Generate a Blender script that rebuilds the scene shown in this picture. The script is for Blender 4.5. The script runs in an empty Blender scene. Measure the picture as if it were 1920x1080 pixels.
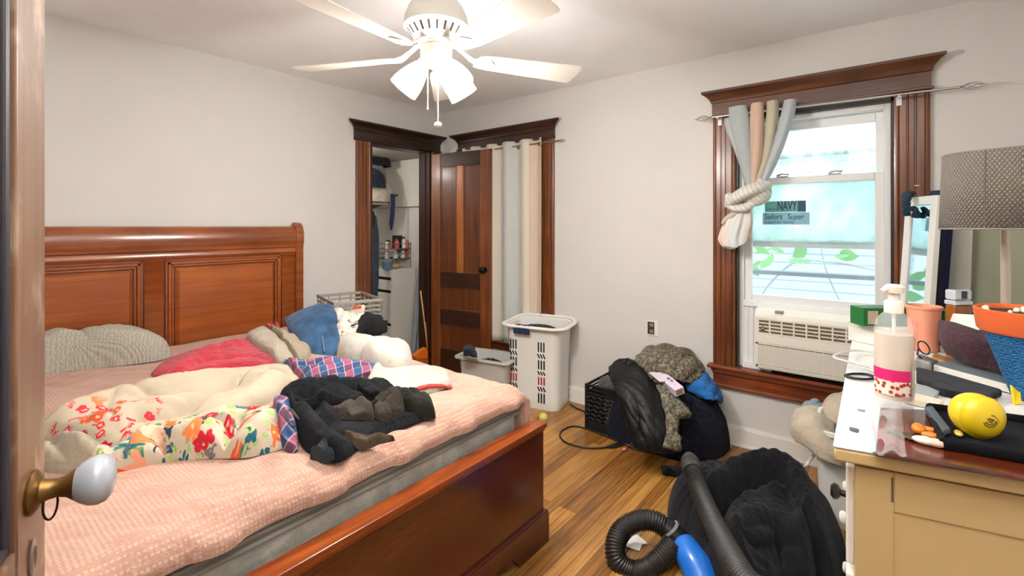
import bpy, math, random
import numpy as np
from mathutils import Vector, Matrix

random.seed(7)
C = bpy.context.scene.collection
PI = math.pi
R = math.radians

# ------------------------------------------------------------------ camera model (pixels of the 1920x1080 photo -> points in the room)
FPX, YAW, HOR = 890.0, R(38.5), 424.0
CAM = Vector((-3.17, -3.362, 1.353))
FW = Vector((math.cos(YAW), math.sin(YAW), 0)); RT = Vector((math.sin(YAW), -math.cos(YAW), 0))
def ray(px, py): return FW + RT*((px-960)/FPX) + Vector((0, 0, (HOR-py)/FPX))
def Pg(px, py, g): return CAM + ray(px, py)*g
def Pz(px, py, z): d = ray(px, py); return CAM + d*((z-CAM.z)/d.z)
def Px(px, py, x): d = ray(px, py); return CAM + d*((x-CAM.x)/d.x)
def Py(px, py, y): d = ray(px, py); return CAM + d*((y-CAM.y)/d.y)
def outl(pts): return [tuple(Pz(a, b, z)[:2]) for a, b, z in pts]

# ------------------------------------------------------------------ objects
ORG = {}
def worg(o):
    p = Vector((0, 0, 0))
    while o is not None:
        p += ORG.get(o.name, Vector((0, 0, 0))); o = o.parent
    return p
def T(name, label, cat, loc, group=None, kind=None):
    o = bpy.data.objects.new(name, None); C.objects.link(o); o.empty_display_size = .05
    o.location = loc; ORG[o.name] = Vector(loc); tag(o, label, cat, group, kind); return o
def tag(o, label=None, cat=None, group=None, kind=None):
    if label: o['label'] = label
    if cat: o['category'] = cat
    if group: o['group'] = group
    if kind: o['kind'] = kind
    return o
def S_(name, loc=(0, 0, 0)):                 # an Empty for a piece of the setting
    o = bpy.data.objects.new(name, None); C.objects.link(o); o.location = loc; ORG[o.name] = Vector(loc); o['kind'] = 'structure'; return o
def copy_tree(o, parent=None):
    c = o.copy(); C.objects.link(c); c.parent = parent; ORG[c.name] = ORG.get(o.name, Vector((0, 0, 0))).copy()
    for ch in list(o.children): copy_tree(ch, c)
    return c

class MB:
    def __init__(s): s.v = []; s.f = []; s.uv = []; s.has = False
    def add(s, vs, fs, uvs=None):
        n = len(s.v); s.v += [tuple(v) for v in vs]; s.f += [tuple(i+n for i in f) for f in fs]
        if uvs is not None: s.uv += list(uvs); s.has = True
        else: s.uv += [(0, 0)]*len(vs)
        return s
    def box(s, x0, x1, y0, y1, z0, z1, M=None):
        if x0 > x1: x0, x1 = x1, x0
        if y0 > y1: y0, y1 = y1, y0
        if z0 > z1: z0, z1 = z1, z0
        vs = [Vector(p) for p in ((x0,y0,z0),(x1,y0,z0),(x1,y1,z0),(x0,y1,z0),(x0,y0,z1),(x1,y0,z1),(x1,y1,z1),(x0,y1,z1))]
        if M is not None: vs = [M @ v for v in vs]
        return s.add(vs, [(0,3,2,1),(4,5,6,7),(0,1,5,4),(1,2,6,5),(2,3,7,6),(3,0,4,7)])
    def cbox(s, c, size, rz=0, M=None):
        m = Matrix.Translation(c) @ Matrix.Rotation(rz, 4, 'Z')
        if M is not None: m = M @ m
        a, b, d = [x/2 for x in size]; return s.box(-a, a, -b, b, -d, d, m)
    def prism(s, pts, vec):                  # pts: 3D polygon, extruded by vec
        n = len(pts); vec = Vector(vec); a = [Vector(p) for p in pts]
        return s.add(a + [p+vec for p in a], [tuple(range(n-1, -1, -1)), tuple(range(n, 2*n))] + [(i, (i+1) % n, (i+1) % n+n, i+n) for i in range(n)])
    def lathe(s, prof, M=None, seg=32, cap0=False, cap1=False, a0=0, a1=2*PI):
        vs = []; fs = []; uv = []; n = len(prof); w = seg+1
        for i in range(seg+1):
            a = a0+(a1-a0)*i/seg
            for j, (r, z) in enumerate(prof):
                vs.append(Vector((r*math.cos(a), r*math.sin(a), z))); uv.append((i/seg, j/(n-1)))
        for i in range(seg):
            for j in range(n-1): fs.append((i*n+j, (i+1)*n+j, (i+1)*n+j+1, i*n+j+1))
        if cap0: fs.append(tuple(i*n for i in range(seg))[::-1])
        if cap1: fs.append(tuple(i*n+n-1 for i in range(seg)))
        if M is not None: vs = [M @ v for v in vs]
        return s.add(vs, fs, uv)
    def tube(s, path, rad, seg=10, cap=True, flat=1.0, up=None, closed=False):
        P = [Vector(p) for p in path]; n = len(P); vs = []; fs = []; uv = []
        last = None
        for i, p in enumerate(P):
            a = P[(i-1) % n] if (closed or i > 0) else P[i]; b = P[(i+1) % n] if (closed or i < n-1) else P[i]
            t = (b-a).normalized() if (b-a).length > 1e-9 else Vector((0, 0, 1))
            ref = Vector(up) if up is not None else (last if last is not None else (Vector((0, 0, 1)) if abs(t.z) < .9 else Vector((1, 0, 0))))
            side = t.cross(ref)
            if side.length < 1e-6: side = t.cross(Vector((1, .3, .2)))
            side.normalize(); nn = side.cross(t).normalized(); last = nn
            r = rad[i] if isinstance(rad, (list, tuple)) else rad
            rw, rh = r if isinstance(r, (list, tuple)) else (r, r*flat)
            for k in range(seg):
                th = 2*PI*k/seg; vs.append(p + side*(rw*math.cos(th)) + nn*(rh*math.sin(th))); uv.append((i/max(1, n-1), k/seg))
        m = n if closed else n-1
        for i in range(m):
            for k in range(seg):
                a = i*seg+k; b = i*seg+(k+1) % seg; c = ((i+1) % n)*seg+(k+1) % seg; d = ((i+1) % n)*seg+k
                fs.append((a, b, c, d))
        if cap and not closed:
            fs.append(tuple(range(seg))[::-1]); fs.append(tuple((n-1)*seg+k for k in range(seg)))
        return s.add(vs, fs, uv)
    def sphere(s, c, r, seg=20, rings=12, M=None):
        if not isinstance(r, (tuple, list)): r = (r, r, r)
        prof = [(math.sin(PI*j/rings), -math.cos(PI*j/rings)) for j in range(rings+1)]
        m = Matrix.Translation(c) @ Matrix.Diagonal((r[0], r[1], r[2], 1))
        if M is not None: m = Matrix.Translation(c) @ M @ Matrix.Diagonal((r[0], r[1], r[2], 1))
        return s.lathe(prof, m, seg)
    def grid(s, rows, closed_u=False):       # rows: list of lists of points
        n = len(rows); m = len(rows[0]); vs = [p for r in rows for p in r]; fs = []
        uv = [(i/(n-1), j/(m-1)) for i in range(n) for j in range(m)]
        for i in range(n-1):
            for j in range(m if closed_u else m-1):
                k = (j+1) % m; fs.append((i*m+j, i*m+k, (i+1)*m+k, (i+1)*m+j))
        return s.add(vs, fs, uv)
    def build(s, name, mat, parent=None, bevel=0, seg=2, smooth=35, sub=0, solid=0, origin=None, weld=False):
        me = bpy.data.meshes.new(name); V = s.v
        if parent is not None: o0 = worg(parent)
        elif origin is not None: o0 = Vector(origin)
        else:
            xs = [v[0] for v in V]; ys = [v[1] for v in V]; zs = [v[2] for v in V]
            o0 = Vector(((min(xs)+max(xs))/2, (min(ys)+max(ys))/2, min(zs)))
        me.from_pydata([(v[0]-o0.x, v[1]-o0.y, v[2]-o0.z) for v in V], [], s.f)
        if s.has:
            ul = me.uv_layers.new(name='UVMap'); li = np.zeros(len(me.loops), dtype=np.int32); me.loops.foreach_get('vertex_index', li)
            ul.data.foreach_set('uv', np.array(s.uv, dtype=np.float32)[li].ravel())
        me.validate(); me.update()
        o = bpy.data.objects.new(name, me); C.objects.link(o)
        if parent is not None: o.parent = parent; ORG[o.name] = Vector((0, 0, 0))
        else: o.location = o0; ORG[o.name] = o0.copy()
        if mat is not None:
            for m in (mat if isinstance(mat, (list, tuple)) else [mat]): me.materials.append(m)
        if smooth:
            me.polygons.foreach_set('use_smooth', [True]*len(me.polygons))
            if smooth < 180: me.set_sharp_from_angle(angle=R(smooth))
        if weld: o.modifiers.new('w', 'WELD').merge_threshold = 1e-4
        if solid: m = o.modifiers.new('s', 'SOLIDIFY'); m.thickness = solid; m.offset = 0
        if bevel: m = o.modifiers.new('b', 'BEVEL'); m.width = bevel; m.segments = seg; m.limit_method = 'ANGLE'; m.angle_limit = R(40)
        if sub: m = o.modifiers.new('u', 'SUBSURF'); m.levels = sub; m.render_levels = sub
        return o
def one(name, mat, fn, parent=None, **k):
    b = MB(); fn(b); return b.build(name, mat, parent, **k)

def spline(pts, n=12, closed=False):
    P = [Vector(p) if len(p) == 3 else Vector((p[0], p[1], 0)) for p in pts]; out = []; m = len(P)
    for i in range(m if closed else m-1):
        g = (lambda k: P[k % m]) if closed else (lambda k: P[max(0, min(m-1, k))])
        a, b, c, d = g(i-1), g(i), g(i+1), g(i+2)
        for k in range(n):
            t = k/n; out.append(.5*((2*b)+(c-a)*t+(2*a-5*b+4*c-d)*t*t+(3*b-a-3*c+d)*t**3))
    if not closed: out.append(P[-1])
    return out

# ------------------------------------------------------------------ numpy value noise
def _h(ix, iy, s):
    n = (ix.astype(np.int64)*374761393 + iy.astype(np.int64)*668265263 + s*974711) & 0xffffffff
    n = ((n ^ (n >> 13))*1274126177) & 0xffffffff
    return ((n ^ (n >> 16)) & 0xffff)/65535.0
def vn(x, y, s=0):
    x = np.asarray(x, float); y = np.asarray(y, float); ix = np.floor(x); iy = np.floor(y); fx = x-ix; fy = y-iy
    fx = fx*fx*(3-2*fx); fy = fy*fy*(3-2*fy)
    a = _h(ix, iy, s); b = _h(ix+1, iy, s); c = _h(ix, iy+1, s); d = _h(ix+1, iy+1, s)
    return (a*(1-fx)+b*fx)*(1-fy)+(c*(1-fx)+d*fx)*fy
def fbm(x, y, s=0, o=3): return sum(vn(x*2**k, y*2**k, s+k*17)*.5**k for k in range(o))/sum(.5**k for k in range(o))
def folds(x, y, fl, seed):
    """rounded cloth folds: fl = [(direction in degrees, wavelength, height, waviness)]"""
    z = np.zeros_like(np.asarray(x, float))
    for k, (a, lam, amp, wv) in enumerate(fl):
        ca, sa = math.cos(R(a)), math.sin(R(a))
        u = (x*ca+y*sa)/lam + wv*(fbm(x/lam/3, y/lam/3, seed+31*k, 2)-.5)*2
        m = .25+.75*np.clip((vn(x/lam/1.7, y/lam/1.7, seed+91*k)-.25)*2, 0, 1)
        z = z + amp*m*(np.abs(np.sin(PI*u))-.45)
    return z

# ------------------------------------------------------------------ surface that carries things lying on the bed and floor
GX0, GY0, GD = -3.5, -4.0, .0125
NX, NY = int(3.6/GD), int(4.1/GD)
GXX, GYY = np.meshgrid(GX0+GD*np.arange(NX), GY0+GD*np.arange(NY), indexing='ij')
SURF = np.zeros((NX, NY))
def _blur(a, r):
    for ax in (0, 1):
        p = np.pad(a, [(r, r) if k == ax else (0, 0) for k in (0, 1)], mode='edge'); c = np.cumsum(np.insert(p, 0, 0, axis=ax), axis=ax)
        n = a.shape[ax]; w = 2*r+1
        a = (np.take(c, np.arange(w, n+w), axis=ax)-np.take(c, np.arange(0, n), axis=ax))/w
    return a
def samp(G, x, y):
    u = np.clip((np.asarray(x, float)-GX0)/GD, 0, NX-1.001); v = np.clip((np.asarray(y, float)-GY0)/GD, 0, NY-1.001)
    i = u.astype(int); j = v.astype(int); a = u-i; b = v-j
    return (G[i, j]*(1-a)+G[i+1, j]*a)*(1-b)+(G[i, j+1]*(1-a)+G[i+1, j+1]*a)*b
def block(x0, x1, y0, y1, z):
    m = (GXX > min(x0, x1)) & (GXX < max(x0, x1)) & (GYY > min(y0, y1)) & (GYY < max(y0, y1)); SURF[m] = np.maximum(SURF[m], z)

def heap(name, pts, mat, H=.06, p=3.0, q=2.0, t=.01, fl=(), bumps=None, cen=None, nth=150, nr=40, parent=None, seed=0, rag=.03,
         blur=3, lump=0, lumpsc=.12, base=None, stamp=True, sub=0, cre=(), micro=.006):
    """a heap of cloth: star-shaped outline in plan, dome profile, folds, lying on whatever is below it"""
    d = spline(pts, 14, closed=True); D = np.array([(v.x, v.y) for v in d])
    c = np.array(cen) if cen is not None else D.mean(axis=0)
    th = np.linspace(-PI, PI, 721); rad = np.zeros_like(th)
    A = D-c; B = np.roll(D, -1, axis=0)-c
    for k, a in enumerate(th):
        e = np.array((math.cos(a), math.sin(a))); w = B-A
        den = e[0]*w[:, 1]-e[1]*w[:, 0]; den = np.where(np.abs(den) < 1e-12, 1e-12, den)
        tt = (A[:, 0]*w[:, 1]-A[:, 1]*w[:, 0])/den; s = (A[:, 0]*e[1]-A[:, 1]*e[0])/den
        ok = (s >= -1e-6) & (s <= 1+1e-6) & (tt > 0); rad[k] = tt[ok].max() if ok.any() else .02
    rad = rad*(1+rag*2*(vn((np.cos(th)+2)*5, (np.sin(th)+2)*5, seed+5)-.5))
    segs = []
    for pl, w_, h_ in cre:                    # drawn ridges (h>0) and creases (h<0)
        segs.append((np.array([(v.x, v.y) for v in spline([tuple(g_)[:2] for g_ in pl], 6)]), w_, h_))
    Bz = SURF if blur == 0 else np.maximum(SURF, _blur(SURF, blur))
    def f(x, y):
        dx = x-c[0]; dy = y-c[1]; r = np.hypot(dx, dy); b = np.interp(np.arctan2(dy, dx), th, rad); rn = np.clip(r/b, 0, 1)
        env = np.clip(1-rn**p, 0, 1)**(1/q)
        hh = np.ones_like(rn)*H if bumps is None else np.zeros_like(rn)
        if bumps is not None:
            for bx, by, brx, bry, ba, bh in bumps:
                ca, sa = math.cos(R(ba)), math.sin(R(ba)); ux = ((x-bx)*ca+(y-by)*sa)/brx; uy = (-(x-bx)*sa+(y-by)*ca)/bry
                hh = np.maximum(hh, bh*np.clip(1-(ux*ux+uy*uy), 0, 1)**.6)
            hh = hh+H
        cz = np.zeros_like(rn)
        for ql, w_, h_ in segs:
            dm = np.full(rn.shape, 9.0); sd = np.zeros_like(rn)
            for i in range(len(ql)-1):
                a, e = ql[i], ql[i+1]-ql[i]; L2 = max(1e-12, e @ e); tt = np.clip(((x-a[0])*e[0]+(y-a[1])*e[1])/L2, 0, 1)
                dd = np.hypot(x-a[0]-tt*e[0], y-a[1]-tt*e[1]); k = dd < dm; dm = np.where(k, dd, dm)
            cz = cz+(h_*np.exp(-(dm/w_)**2) if h_ > 0 else h_*np.exp(-dm/w_))
        if micro: cz = cz+micro*folds(x, y, [(seed*37 % 180, .055, 1, 1.4), (seed*71 % 180+40, .034, .55, 1.6)], seed+7)
        zz = env*(hh+cz+folds(x, y, fl, seed)+(lump*(fbm(x/lumpsc, y/lumpsc, seed+3)-.5)*2 if lump else 0))
        b0 = samp(Bz, x, y) if base is None else base
        return b0+t*np.clip((1-rn)*14, 0, 1)+np.maximum(zz, 0), r/b
    a = np.linspace(-PI, PI, nth, endpoint=False); rr = 1-(1-np.linspace(0, 1, nr))**1.7
    AA, RR = np.meshgrid(a, rr, indexing='ij'); bb = np.interp(AA, th, rad)
    X = c[0]+np.cos(AA)*RR*bb; Y = c[1]+np.sin(AA)*RR*bb; Z, _ = f(X, Y)
    low = samp(SURF, X[:, -1], Y[:, -1]); Z[:, -1] = np.minimum(Z[:, -1], low+.002) if base is None else base
    vs = [(c[0], c[1], float(Z[0, 0]))]; fs = []
    for i in range(nth):
        for j in range(1, nr): vs.append((X[i, j], Y[i, j], Z[i, j]))
    w = nr-1
    for i in range(nth):
        k = (i+1) % nth; fs.append((0, 1+i*w, 1+k*w))
        for j in range(w-1): fs.append((1+i*w+j, 1+i*w+j+1, 1+k*w+j+1, 1+k*w+j))
    AL_ = np.concatenate([np.zeros((nth, 1)), np.cumsum(np.sqrt(np.diff(X, axis=1)**2+np.diff(Y, axis=1)**2+np.diff(Z, axis=1)**2), axis=1)], axis=1)
    uv = [(c[0], c[1])]+[(c[0]+math.cos(a[i])*AL_[i, j], c[1]+math.sin(a[i])*AL_[i, j]) for i in range(nth) for j in range(1, nr)]
    b = MB(); b.add(vs, fs, uv); o = b.build(name, mat, parent, smooth=180, sub=sub)
    if stamp:
        zz, rn = f(GXX, GYY); m = rn < 1; SURF[m] = np.maximum(SURF[m], zz[m])
    return o

def strip(name, path, mat, wid, thick=.02, parent=None, seed=0, on=True, n=10, seg=16, wr=.25, lift=0, ends=True):
    """a sleeve / strap / flattened roll of cloth following a path; on=True lets it lie on the surface below"""
    P = spline(path, n); W = wid if isinstance(wid, (list, tuple)) else [wid]*2
    rows = []; N = len(P)
    for i, p in enumerate(P):
        a = P[max(0, i-1)]; b = P[min(N-1, i+1)]; t = (b-a).normalized()
        s = t.cross(Vector((0, 0, 1))); s = s.normalized() if s.length > 1e-3 else Vector((1, 0, 0)); nn = s.cross(t).normalized()
        if nn.z < 0: nn = -nn
        u = i/(N-1)*(len(W)-1); k = min(int(u), len(W)-2); w = W[k]*(1-(u-k))+W[k+1]*(u-k)
        if on: p = Vector((p.x, p.y, float(samp(SURF, p.x, p.y))+thick*.5+lift))
        tt = thick*(.55+.45*min(1, min(i, N-1-i)/2)) if ends else thick
        row = []
        for q in range(seg):
            an = 2*PI*q/seg; rr = 1+wr*(float(vn(i*.45+seed, q*.9, seed+9))-.5)*2
            row.append(p+s*(w*math.cos(an)*rr)+nn*(tt*math.sin(an)*rr))
        rows.append(row)
    b = MB(); b.grid(rows, closed_u=True); n0 = len(rows)-1
    b.f.append(tuple(range(seg))[::-1]); b.f.append(tuple(n0*seg+k for k in range(seg)))
    return b.build(name, mat, parent, smooth=180)
# ------------------------------------------------------------------ materials
def lin(h):
    if isinstance(h, (tuple, list)): return tuple(h)[:3]
    h = h.lstrip('#'); return tuple(((c/255)/12.92 if c/255 <= .04045 else ((c/255+.055)/1.055)**2.4) for c in (int(h[i:i+2], 16) for i in (0, 2, 4)))
class N:
    def __init__(s, name):
        s.m = bpy.data.materials.new(name); s.m.use_nodes = True; s.t = s.m.node_tree; s.b = s.t.nodes['Principled BSDF']; s.out = s.t.nodes['Material Output']
        s._c = None
    def n(s, typ, **k):
        x = s.t.nodes.new(typ)
        for a, b in k.items():
            if a in x.inputs.keys() if isinstance(a, str) else False: x.inputs[a].default_value = b
            else: setattr(x, a, b)
        return x
    def l(s, a, b): s.t.links.new(a, b)
    def co(s, scale=(1, 1, 1), rot=(0, 0, 0), loc=(0, 0, 0), src='Object'):
        tc = s.t.nodes.new('ShaderNodeTexCoord'); mp = s.t.nodes.new('ShaderNodeMapping')
        mp.inputs['Scale'].default_value = scale; mp.inputs['Rotation'].default_value = rot; mp.inputs['Location'].default_value = loc
        s.l(tc.outputs[src], mp.inputs['Vector']); return mp.outputs['Vector']
    def noise(s, vec, scale=5, detail=3, rough=.5, dist=0):
        x = s.t.nodes.new('ShaderNodeTexNoise'); x.inputs['Scale'].default_value = scale; x.inputs['Detail'].default_value = detail
        x.inputs['Roughness'].default_value = rough; x.inputs['Distortion'].default_value = dist
        if vec is not None: s.l(vec, x.inputs['Vector'])
        return x
    def vor(s, vec, scale=5, feat='F1', rnd=1, dim='3D'):
        x = s.t.nodes.new('ShaderNodeTexVoronoi'); x.voronoi_dimensions = dim; x.inputs['Scale'].default_value = scale; x.feature = feat; x.inputs['Randomness'].default_value = rnd
        if vec is not None: s.l(vec, x.inputs['Vector'])
        return x
    def wave(s, vec, scale=5, dist=0, dscale=1, direction='X', typ='BANDS', prof='SIN'):
        x = s.t.nodes.new('ShaderNodeTexWave'); x.wave_type = typ; x.wave_profile = prof
        if typ == 'BANDS': x.bands_direction = direction
        x.inputs['Scale'].default_value = scale; x.inputs['Distortion'].default_value = dist; x.inputs['Detail Scale'].default_value = dscale
        s.l(vec, x.inputs['Vector']); return x
    def ramp(s, fac, stops, interp='LINEAR'):
        x = s.t.nodes.new('ShaderNodeValToRGB'); x.color_ramp.interpolation = interp; e = x.color_ramp.elements
        while len(e) < len(stops): e.new(.5)
        for i, (p, c) in enumerate(stops):
            e[i].position = p; c = lin(c) if not isinstance(c, (int, float)) else (c, c, c); e[i].color = (*c, 1)
        s.l(fac, x.inputs['Fac']); return x.outputs['Color']
    def math(s, op, a, b=None, clamp=False):
        x = s.t.nodes.new('ShaderNodeMath'); x.operation = op; x.use_clamp = clamp
        for i, v in enumerate((a, b)):
            if v is None: continue
            if isinstance(v, (int, float)): x.inputs[i].default_value = v
            else: s.l(v, x.inputs[i])
        return x.outputs[0]
    def mix(s, fac, a, b, blend='MIX'):
        x = s.t.nodes.new('ShaderNodeMix'); x.data_type = 'RGBA'; x.blend_type = blend
        for sock, v in ((x.inputs[0], fac), (x.inputs[6], a), (x.inputs[7], b)):
            if isinstance(v, (int, float)): sock.default_value = v
            elif isinstance(v, (str, tuple, list)): sock.default_value = (*lin(v), 1)
            else: s.l(v, sock)
        return x.outputs[2]
    def col(s, c):
        if isinstance(c, (str, tuple, list)): s.b.inputs['Base Color'].default_value = (*lin(c), 1)
        else: s.l(c, s.b.inputs['Base Color'])
        s._c = c
    def set(s, rough=.5, spec=.5, metal=0, coat=0, sheen=0, trans=0, alpha=None, ior=None, coatr=.1):
        b = s.b.inputs; b['Roughness'].default_value = rough; b['Specular IOR Level'].default_value = spec; b['Metallic'].default_value = metal
        b['Coat Weight'].default_value = coat; b['Coat Roughness'].default_value = coatr; b['Sheen Weight'].default_value = sheen; b['Transmission Weight'].default_value = trans
        if alpha is not None: b['Alpha'].default_value = alpha
        if ior: b['IOR'].default_value = ior
    def bump(s, h, strength=.3, dist=.01):
        x = s.t.nodes.new('ShaderNodeBump'); x.inputs['Strength'].default_value = strength; x.inputs['Distance'].default_value = dist
        s.l(h, x.inputs['Height']); s.l(x.outputs['Normal'], s.b.inputs['Normal'])
def mk(name, c, rough=.5, spec=.5, metal=0, coat=0, sheen=0, var=0, vscale=6, bmp=0, bscale=60, bd=.003, c2=None, **k):
    x = N(name); co = x.co()
    if var or c2:
        nz = x.noise(co, vscale, 4); f = x.ramp(nz.outputs['Fac'], [(.35, 0.0), (.65, 1.0)])
        cc = lin(c); d = lin(c2) if c2 else tuple(v*(1-var) for v in cc)
        x.col(x.mix(f, cc, d))
    else: x.col(c)
    x.set(rough, spec, metal, coat, sheen, **k)
    if bmp: x.bump(x.noise(co, bscale, 3).outputs['Fac'], bmp, bd)
    return x.m
def emis(name, c, st):
    x = N(name); x.col(c); x.b.inputs['Emission Color'].default_value = (*lin(c), 1); x.b.inputs['Emission Strength'].default_value = st; return x.m
def wood(name, dark, light, axis='X', rough=.32, coat=.25, sc=1.0, mid=None, wear=None, cont=(.3, .72)):
    x = N(name); s = {'X': (1.2, 22, 22), 'Y': (22, 1.2, 22), 'Z': (22, 22, 1.2)}[axis]
    co = x.co(tuple(v*sc for v in s)); a = x.noise(co, 1.6, 6, .62, .6)
    f = x.ramp(a.outputs['Fac'], [(cont[0], dark), (.5, mid or light), (cont[1], light)] if mid else [(cont[0], dark), (cont[1], light)])
    big = x.noise(x.co((3, 3, 3)), 1.3, 3); f = x.mix(x.ramp(big.outputs['Fac'], [(.35, .0), (.7, .55)]), f, lin(dark), 'MIX')
    if wear:
        w = x.noise(x.co((9, 9, 5)), 1.5, 5, .6); f = x.mix(x.ramp(w.outputs['Fac'], [(.52, 0.0), (.68, .8)]), f, wear)
    x.col(f); x.set(rough, .5, 0, coat, coatr=.2); x.bump(a.outputs['Fac'], .1, .002)
    return x.m
def wrinkle(x, co, w=.5, sc=7):
    r = x.t.nodes.new('ShaderNodeTexNoise'); r.noise_type = 'RIDGED_MULTIFRACTAL'; x.l(co, r.inputs['Vector'])
    for k, v in (('Scale', sc), ('Detail', 5), ('Roughness', .45), ('Lacunarity', 2.1), ('Distortion', .6)): r.inputs[k].default_value = v
    return x.math('MULTIPLY', r.outputs['Fac'], w)
def cloth(name, c, c2=None, rough=.92, weave=700, bs=.45, var=.15, vscale=9, sheen=.12, speck=None, spec=.2, wr=1.0):
    x = N(name); co = x.co(); cc = lin(c)
    n1 = x.noise(co, vscale, 4); f = x.ramp(n1.outputs['Fac'], [(.35, 0.0), (.68, 1.0)])
    col = x.mix(f, cc, lin(c2) if c2 else tuple(v*(1-var) for v in cc))
    if speck:
        n2 = x.noise(co, 260, 2, .7); col = x.mix(x.ramp(n2.outputs['Fac'], [(.63, 0.0), (.74, .6)]), col, speck)
    x.col(col); x.set(rough, spec, 0, 0, sheen); n3 = x.noise(co, weave, 2); n4 = x.noise(co, 45, 4)
    x.bump(x.math('ADD', x.math('MULTIPLY', n3.outputs['Fac'], .25), x.math('ADD', n4.outputs['Fac'], wrinkle(x, co, 2.2*wr))), min(1, bs*1.8), .02); return x.m

WALL = mk('wall_paint', '#d6d2cc', .8, .25, var=.03, vscale=2.5, bmp=.05, bscale=180)
CEIL = mk('ceiling_paint', '#faf9f8', .9, .2, var=.03, vscale=3, bmp=.12, bscale=90)
WHITE = mk('white_gloss_paint', '#e9e5dc', .35, .5, var=.02)
VINYL = mk('white_vinyl', '#e8e8e6', .4, .5)
TRIMX = wood('stained_trim_x', '#2c1206', '#5c2c12', 'X', .38, .35)
TRIMY = wood('stained_trim_y', '#3c1c0c', '#73401c', 'Y', .38, .35)
TRIMZ = wood('stained_trim_z', '#4a2410', '#965220', 'Z', .36, .4)
TRIMR = wood('stained_trim_red', '#4a1a08', '#9a4a1e', 'Y', .4, .3)
DOORW = wood('door_brown', '#5c2e13', '#985424', 'Z', .42, .25)
DOORP = wood('door_panel_shaded', '#46210d', '#80431a', 'Z', .45, .2)  # recess shade put into a darker panel colour
DOORD = wood('door_rail_dark', '#261107', '#4a2610', 'X', .5, .1)
ENTRY = wood('worn_entry_door', '#5f3f2a', '#8d6a50', 'Z', .42, .35, .8, wear='#ab937d')
BEDW = wood('cherry_bed_wood', '#6a3012', '#aa5e26', 'X', .28, .8, .7, mid='#8f4a1c')
BEDP = wood('cherry_panel', '#7c3a14', '#ae6026', 'X', .3, .45, .6, mid='#9a4f1c')
BEDF = wood('cherry_foot', '#3a1409', '#5f2411', 'X', .24, .5, .7, mid='#4e1c0d')
BEDD = wood('cherry_dark', '#30110a', '#5f2711', 'X', .3, .4, .8)
def floor_mat():
    x = N('oak_strip_floor'); co = x.co()
    b = x.t.nodes.new('ShaderNodeTexBrick'); b.offset = .37; b.offset_frequency = 3
    for k, v in (('Scale', 1), ('Brick Width', 1.1), ('Row Height', .05), ('Mortar Size', .0012), ('Mortar Smooth', .3), ('Bias', 0)): b.inputs[k].default_value = v
    b.inputs['Color1'].default_value = (0, 0, 0, 1); b.inputs['Color2'].default_value = (1, 1, 1, 1); b.inputs['Mortar'].default_value = (.5, .5, .5, 1); x.l(co, b.inputs['Vector'])
    g = x.noise(x.co((2.0, 60, 1)), 1.5, 7, .72, .4); big = x.noise(co, 2.2, 4)
    f = x.math('ADD', x.math('MULTIPLY', g.outputs['Fac'], .8), x.math('MULTIPLY', b.outputs['Color'], .2))
    c = x.ramp(f, [(.3, '#4f2e12'), (.42, '#85561f'), (.55, '#ad7a38'), (.72, '#c99a55')])
    c = x.mix(x.ramp(big.outputs['Fac'], [(.42, 0.0), (.75, .55)]), c, '#6a3d1c')
    c = x.mix(b.outputs['Fac'], c, '#2a1408'); x.col(c); x.set(.34, .5, 0, .15, coatr=.25)
    x.bump(x.math('SUBTRACT', g.outputs['Fac'], b.outputs['Fac']), .15, .002); return x.m
FLOOR = floor_mat()
def sheet_mat():
    x = N('pink_dotted_sheet'); co = x.co(); v = x.vor(co, 95, rnd=.0)
    m = x.ramp(v.outputs['Distance'], [(.28, 1.0), (.42, 0.0)]); n1 = x.noise(co, 4, 3)
    c = x.mix(x.ramp(n1.outputs['Fac'], [(.3, 0.0), (.7, 1.0)]), '#b9917f', '#ab826f')
    x.col(x.mix(x.math('MULTIPLY', m, .5), c, '#d6b5a3')); x.set(.85, .2, 0, 0, .2); x.bump(x.math('ADD', x.noise(co, 60, 4).outputs['Fac'], wrinkle(x, x.co((1, 1.6, 1), (0, 0, .9)), 1.6, 5)), .5, .012); return x.m
SHEET = sheet_mat()
def mattress_mat():
    x = N('grey_quilted_ticking'); co = x.co(); v = x.vor(co, 7, 'SMOOTH_F1'); n1 = x.noise(co, 14, 3)
    x.col(x.mix(x.ramp(n1.outputs['Fac'], [(.4, 0.0), (.6, 1.0)]), '#c2beb2', '#a9a598')); x.set(.7, .3, 0, 0, .2)
    x.bump(x.math('ADD', x.math('MULTIPLY', v.outputs['Distance'], 1.6), x.math('MULTIPLY', x.noise(co, 40, 2, .5, 1).outputs['Fac'], .4)), .6, .02); return x.m
MATT = mattress_mat()
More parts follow.
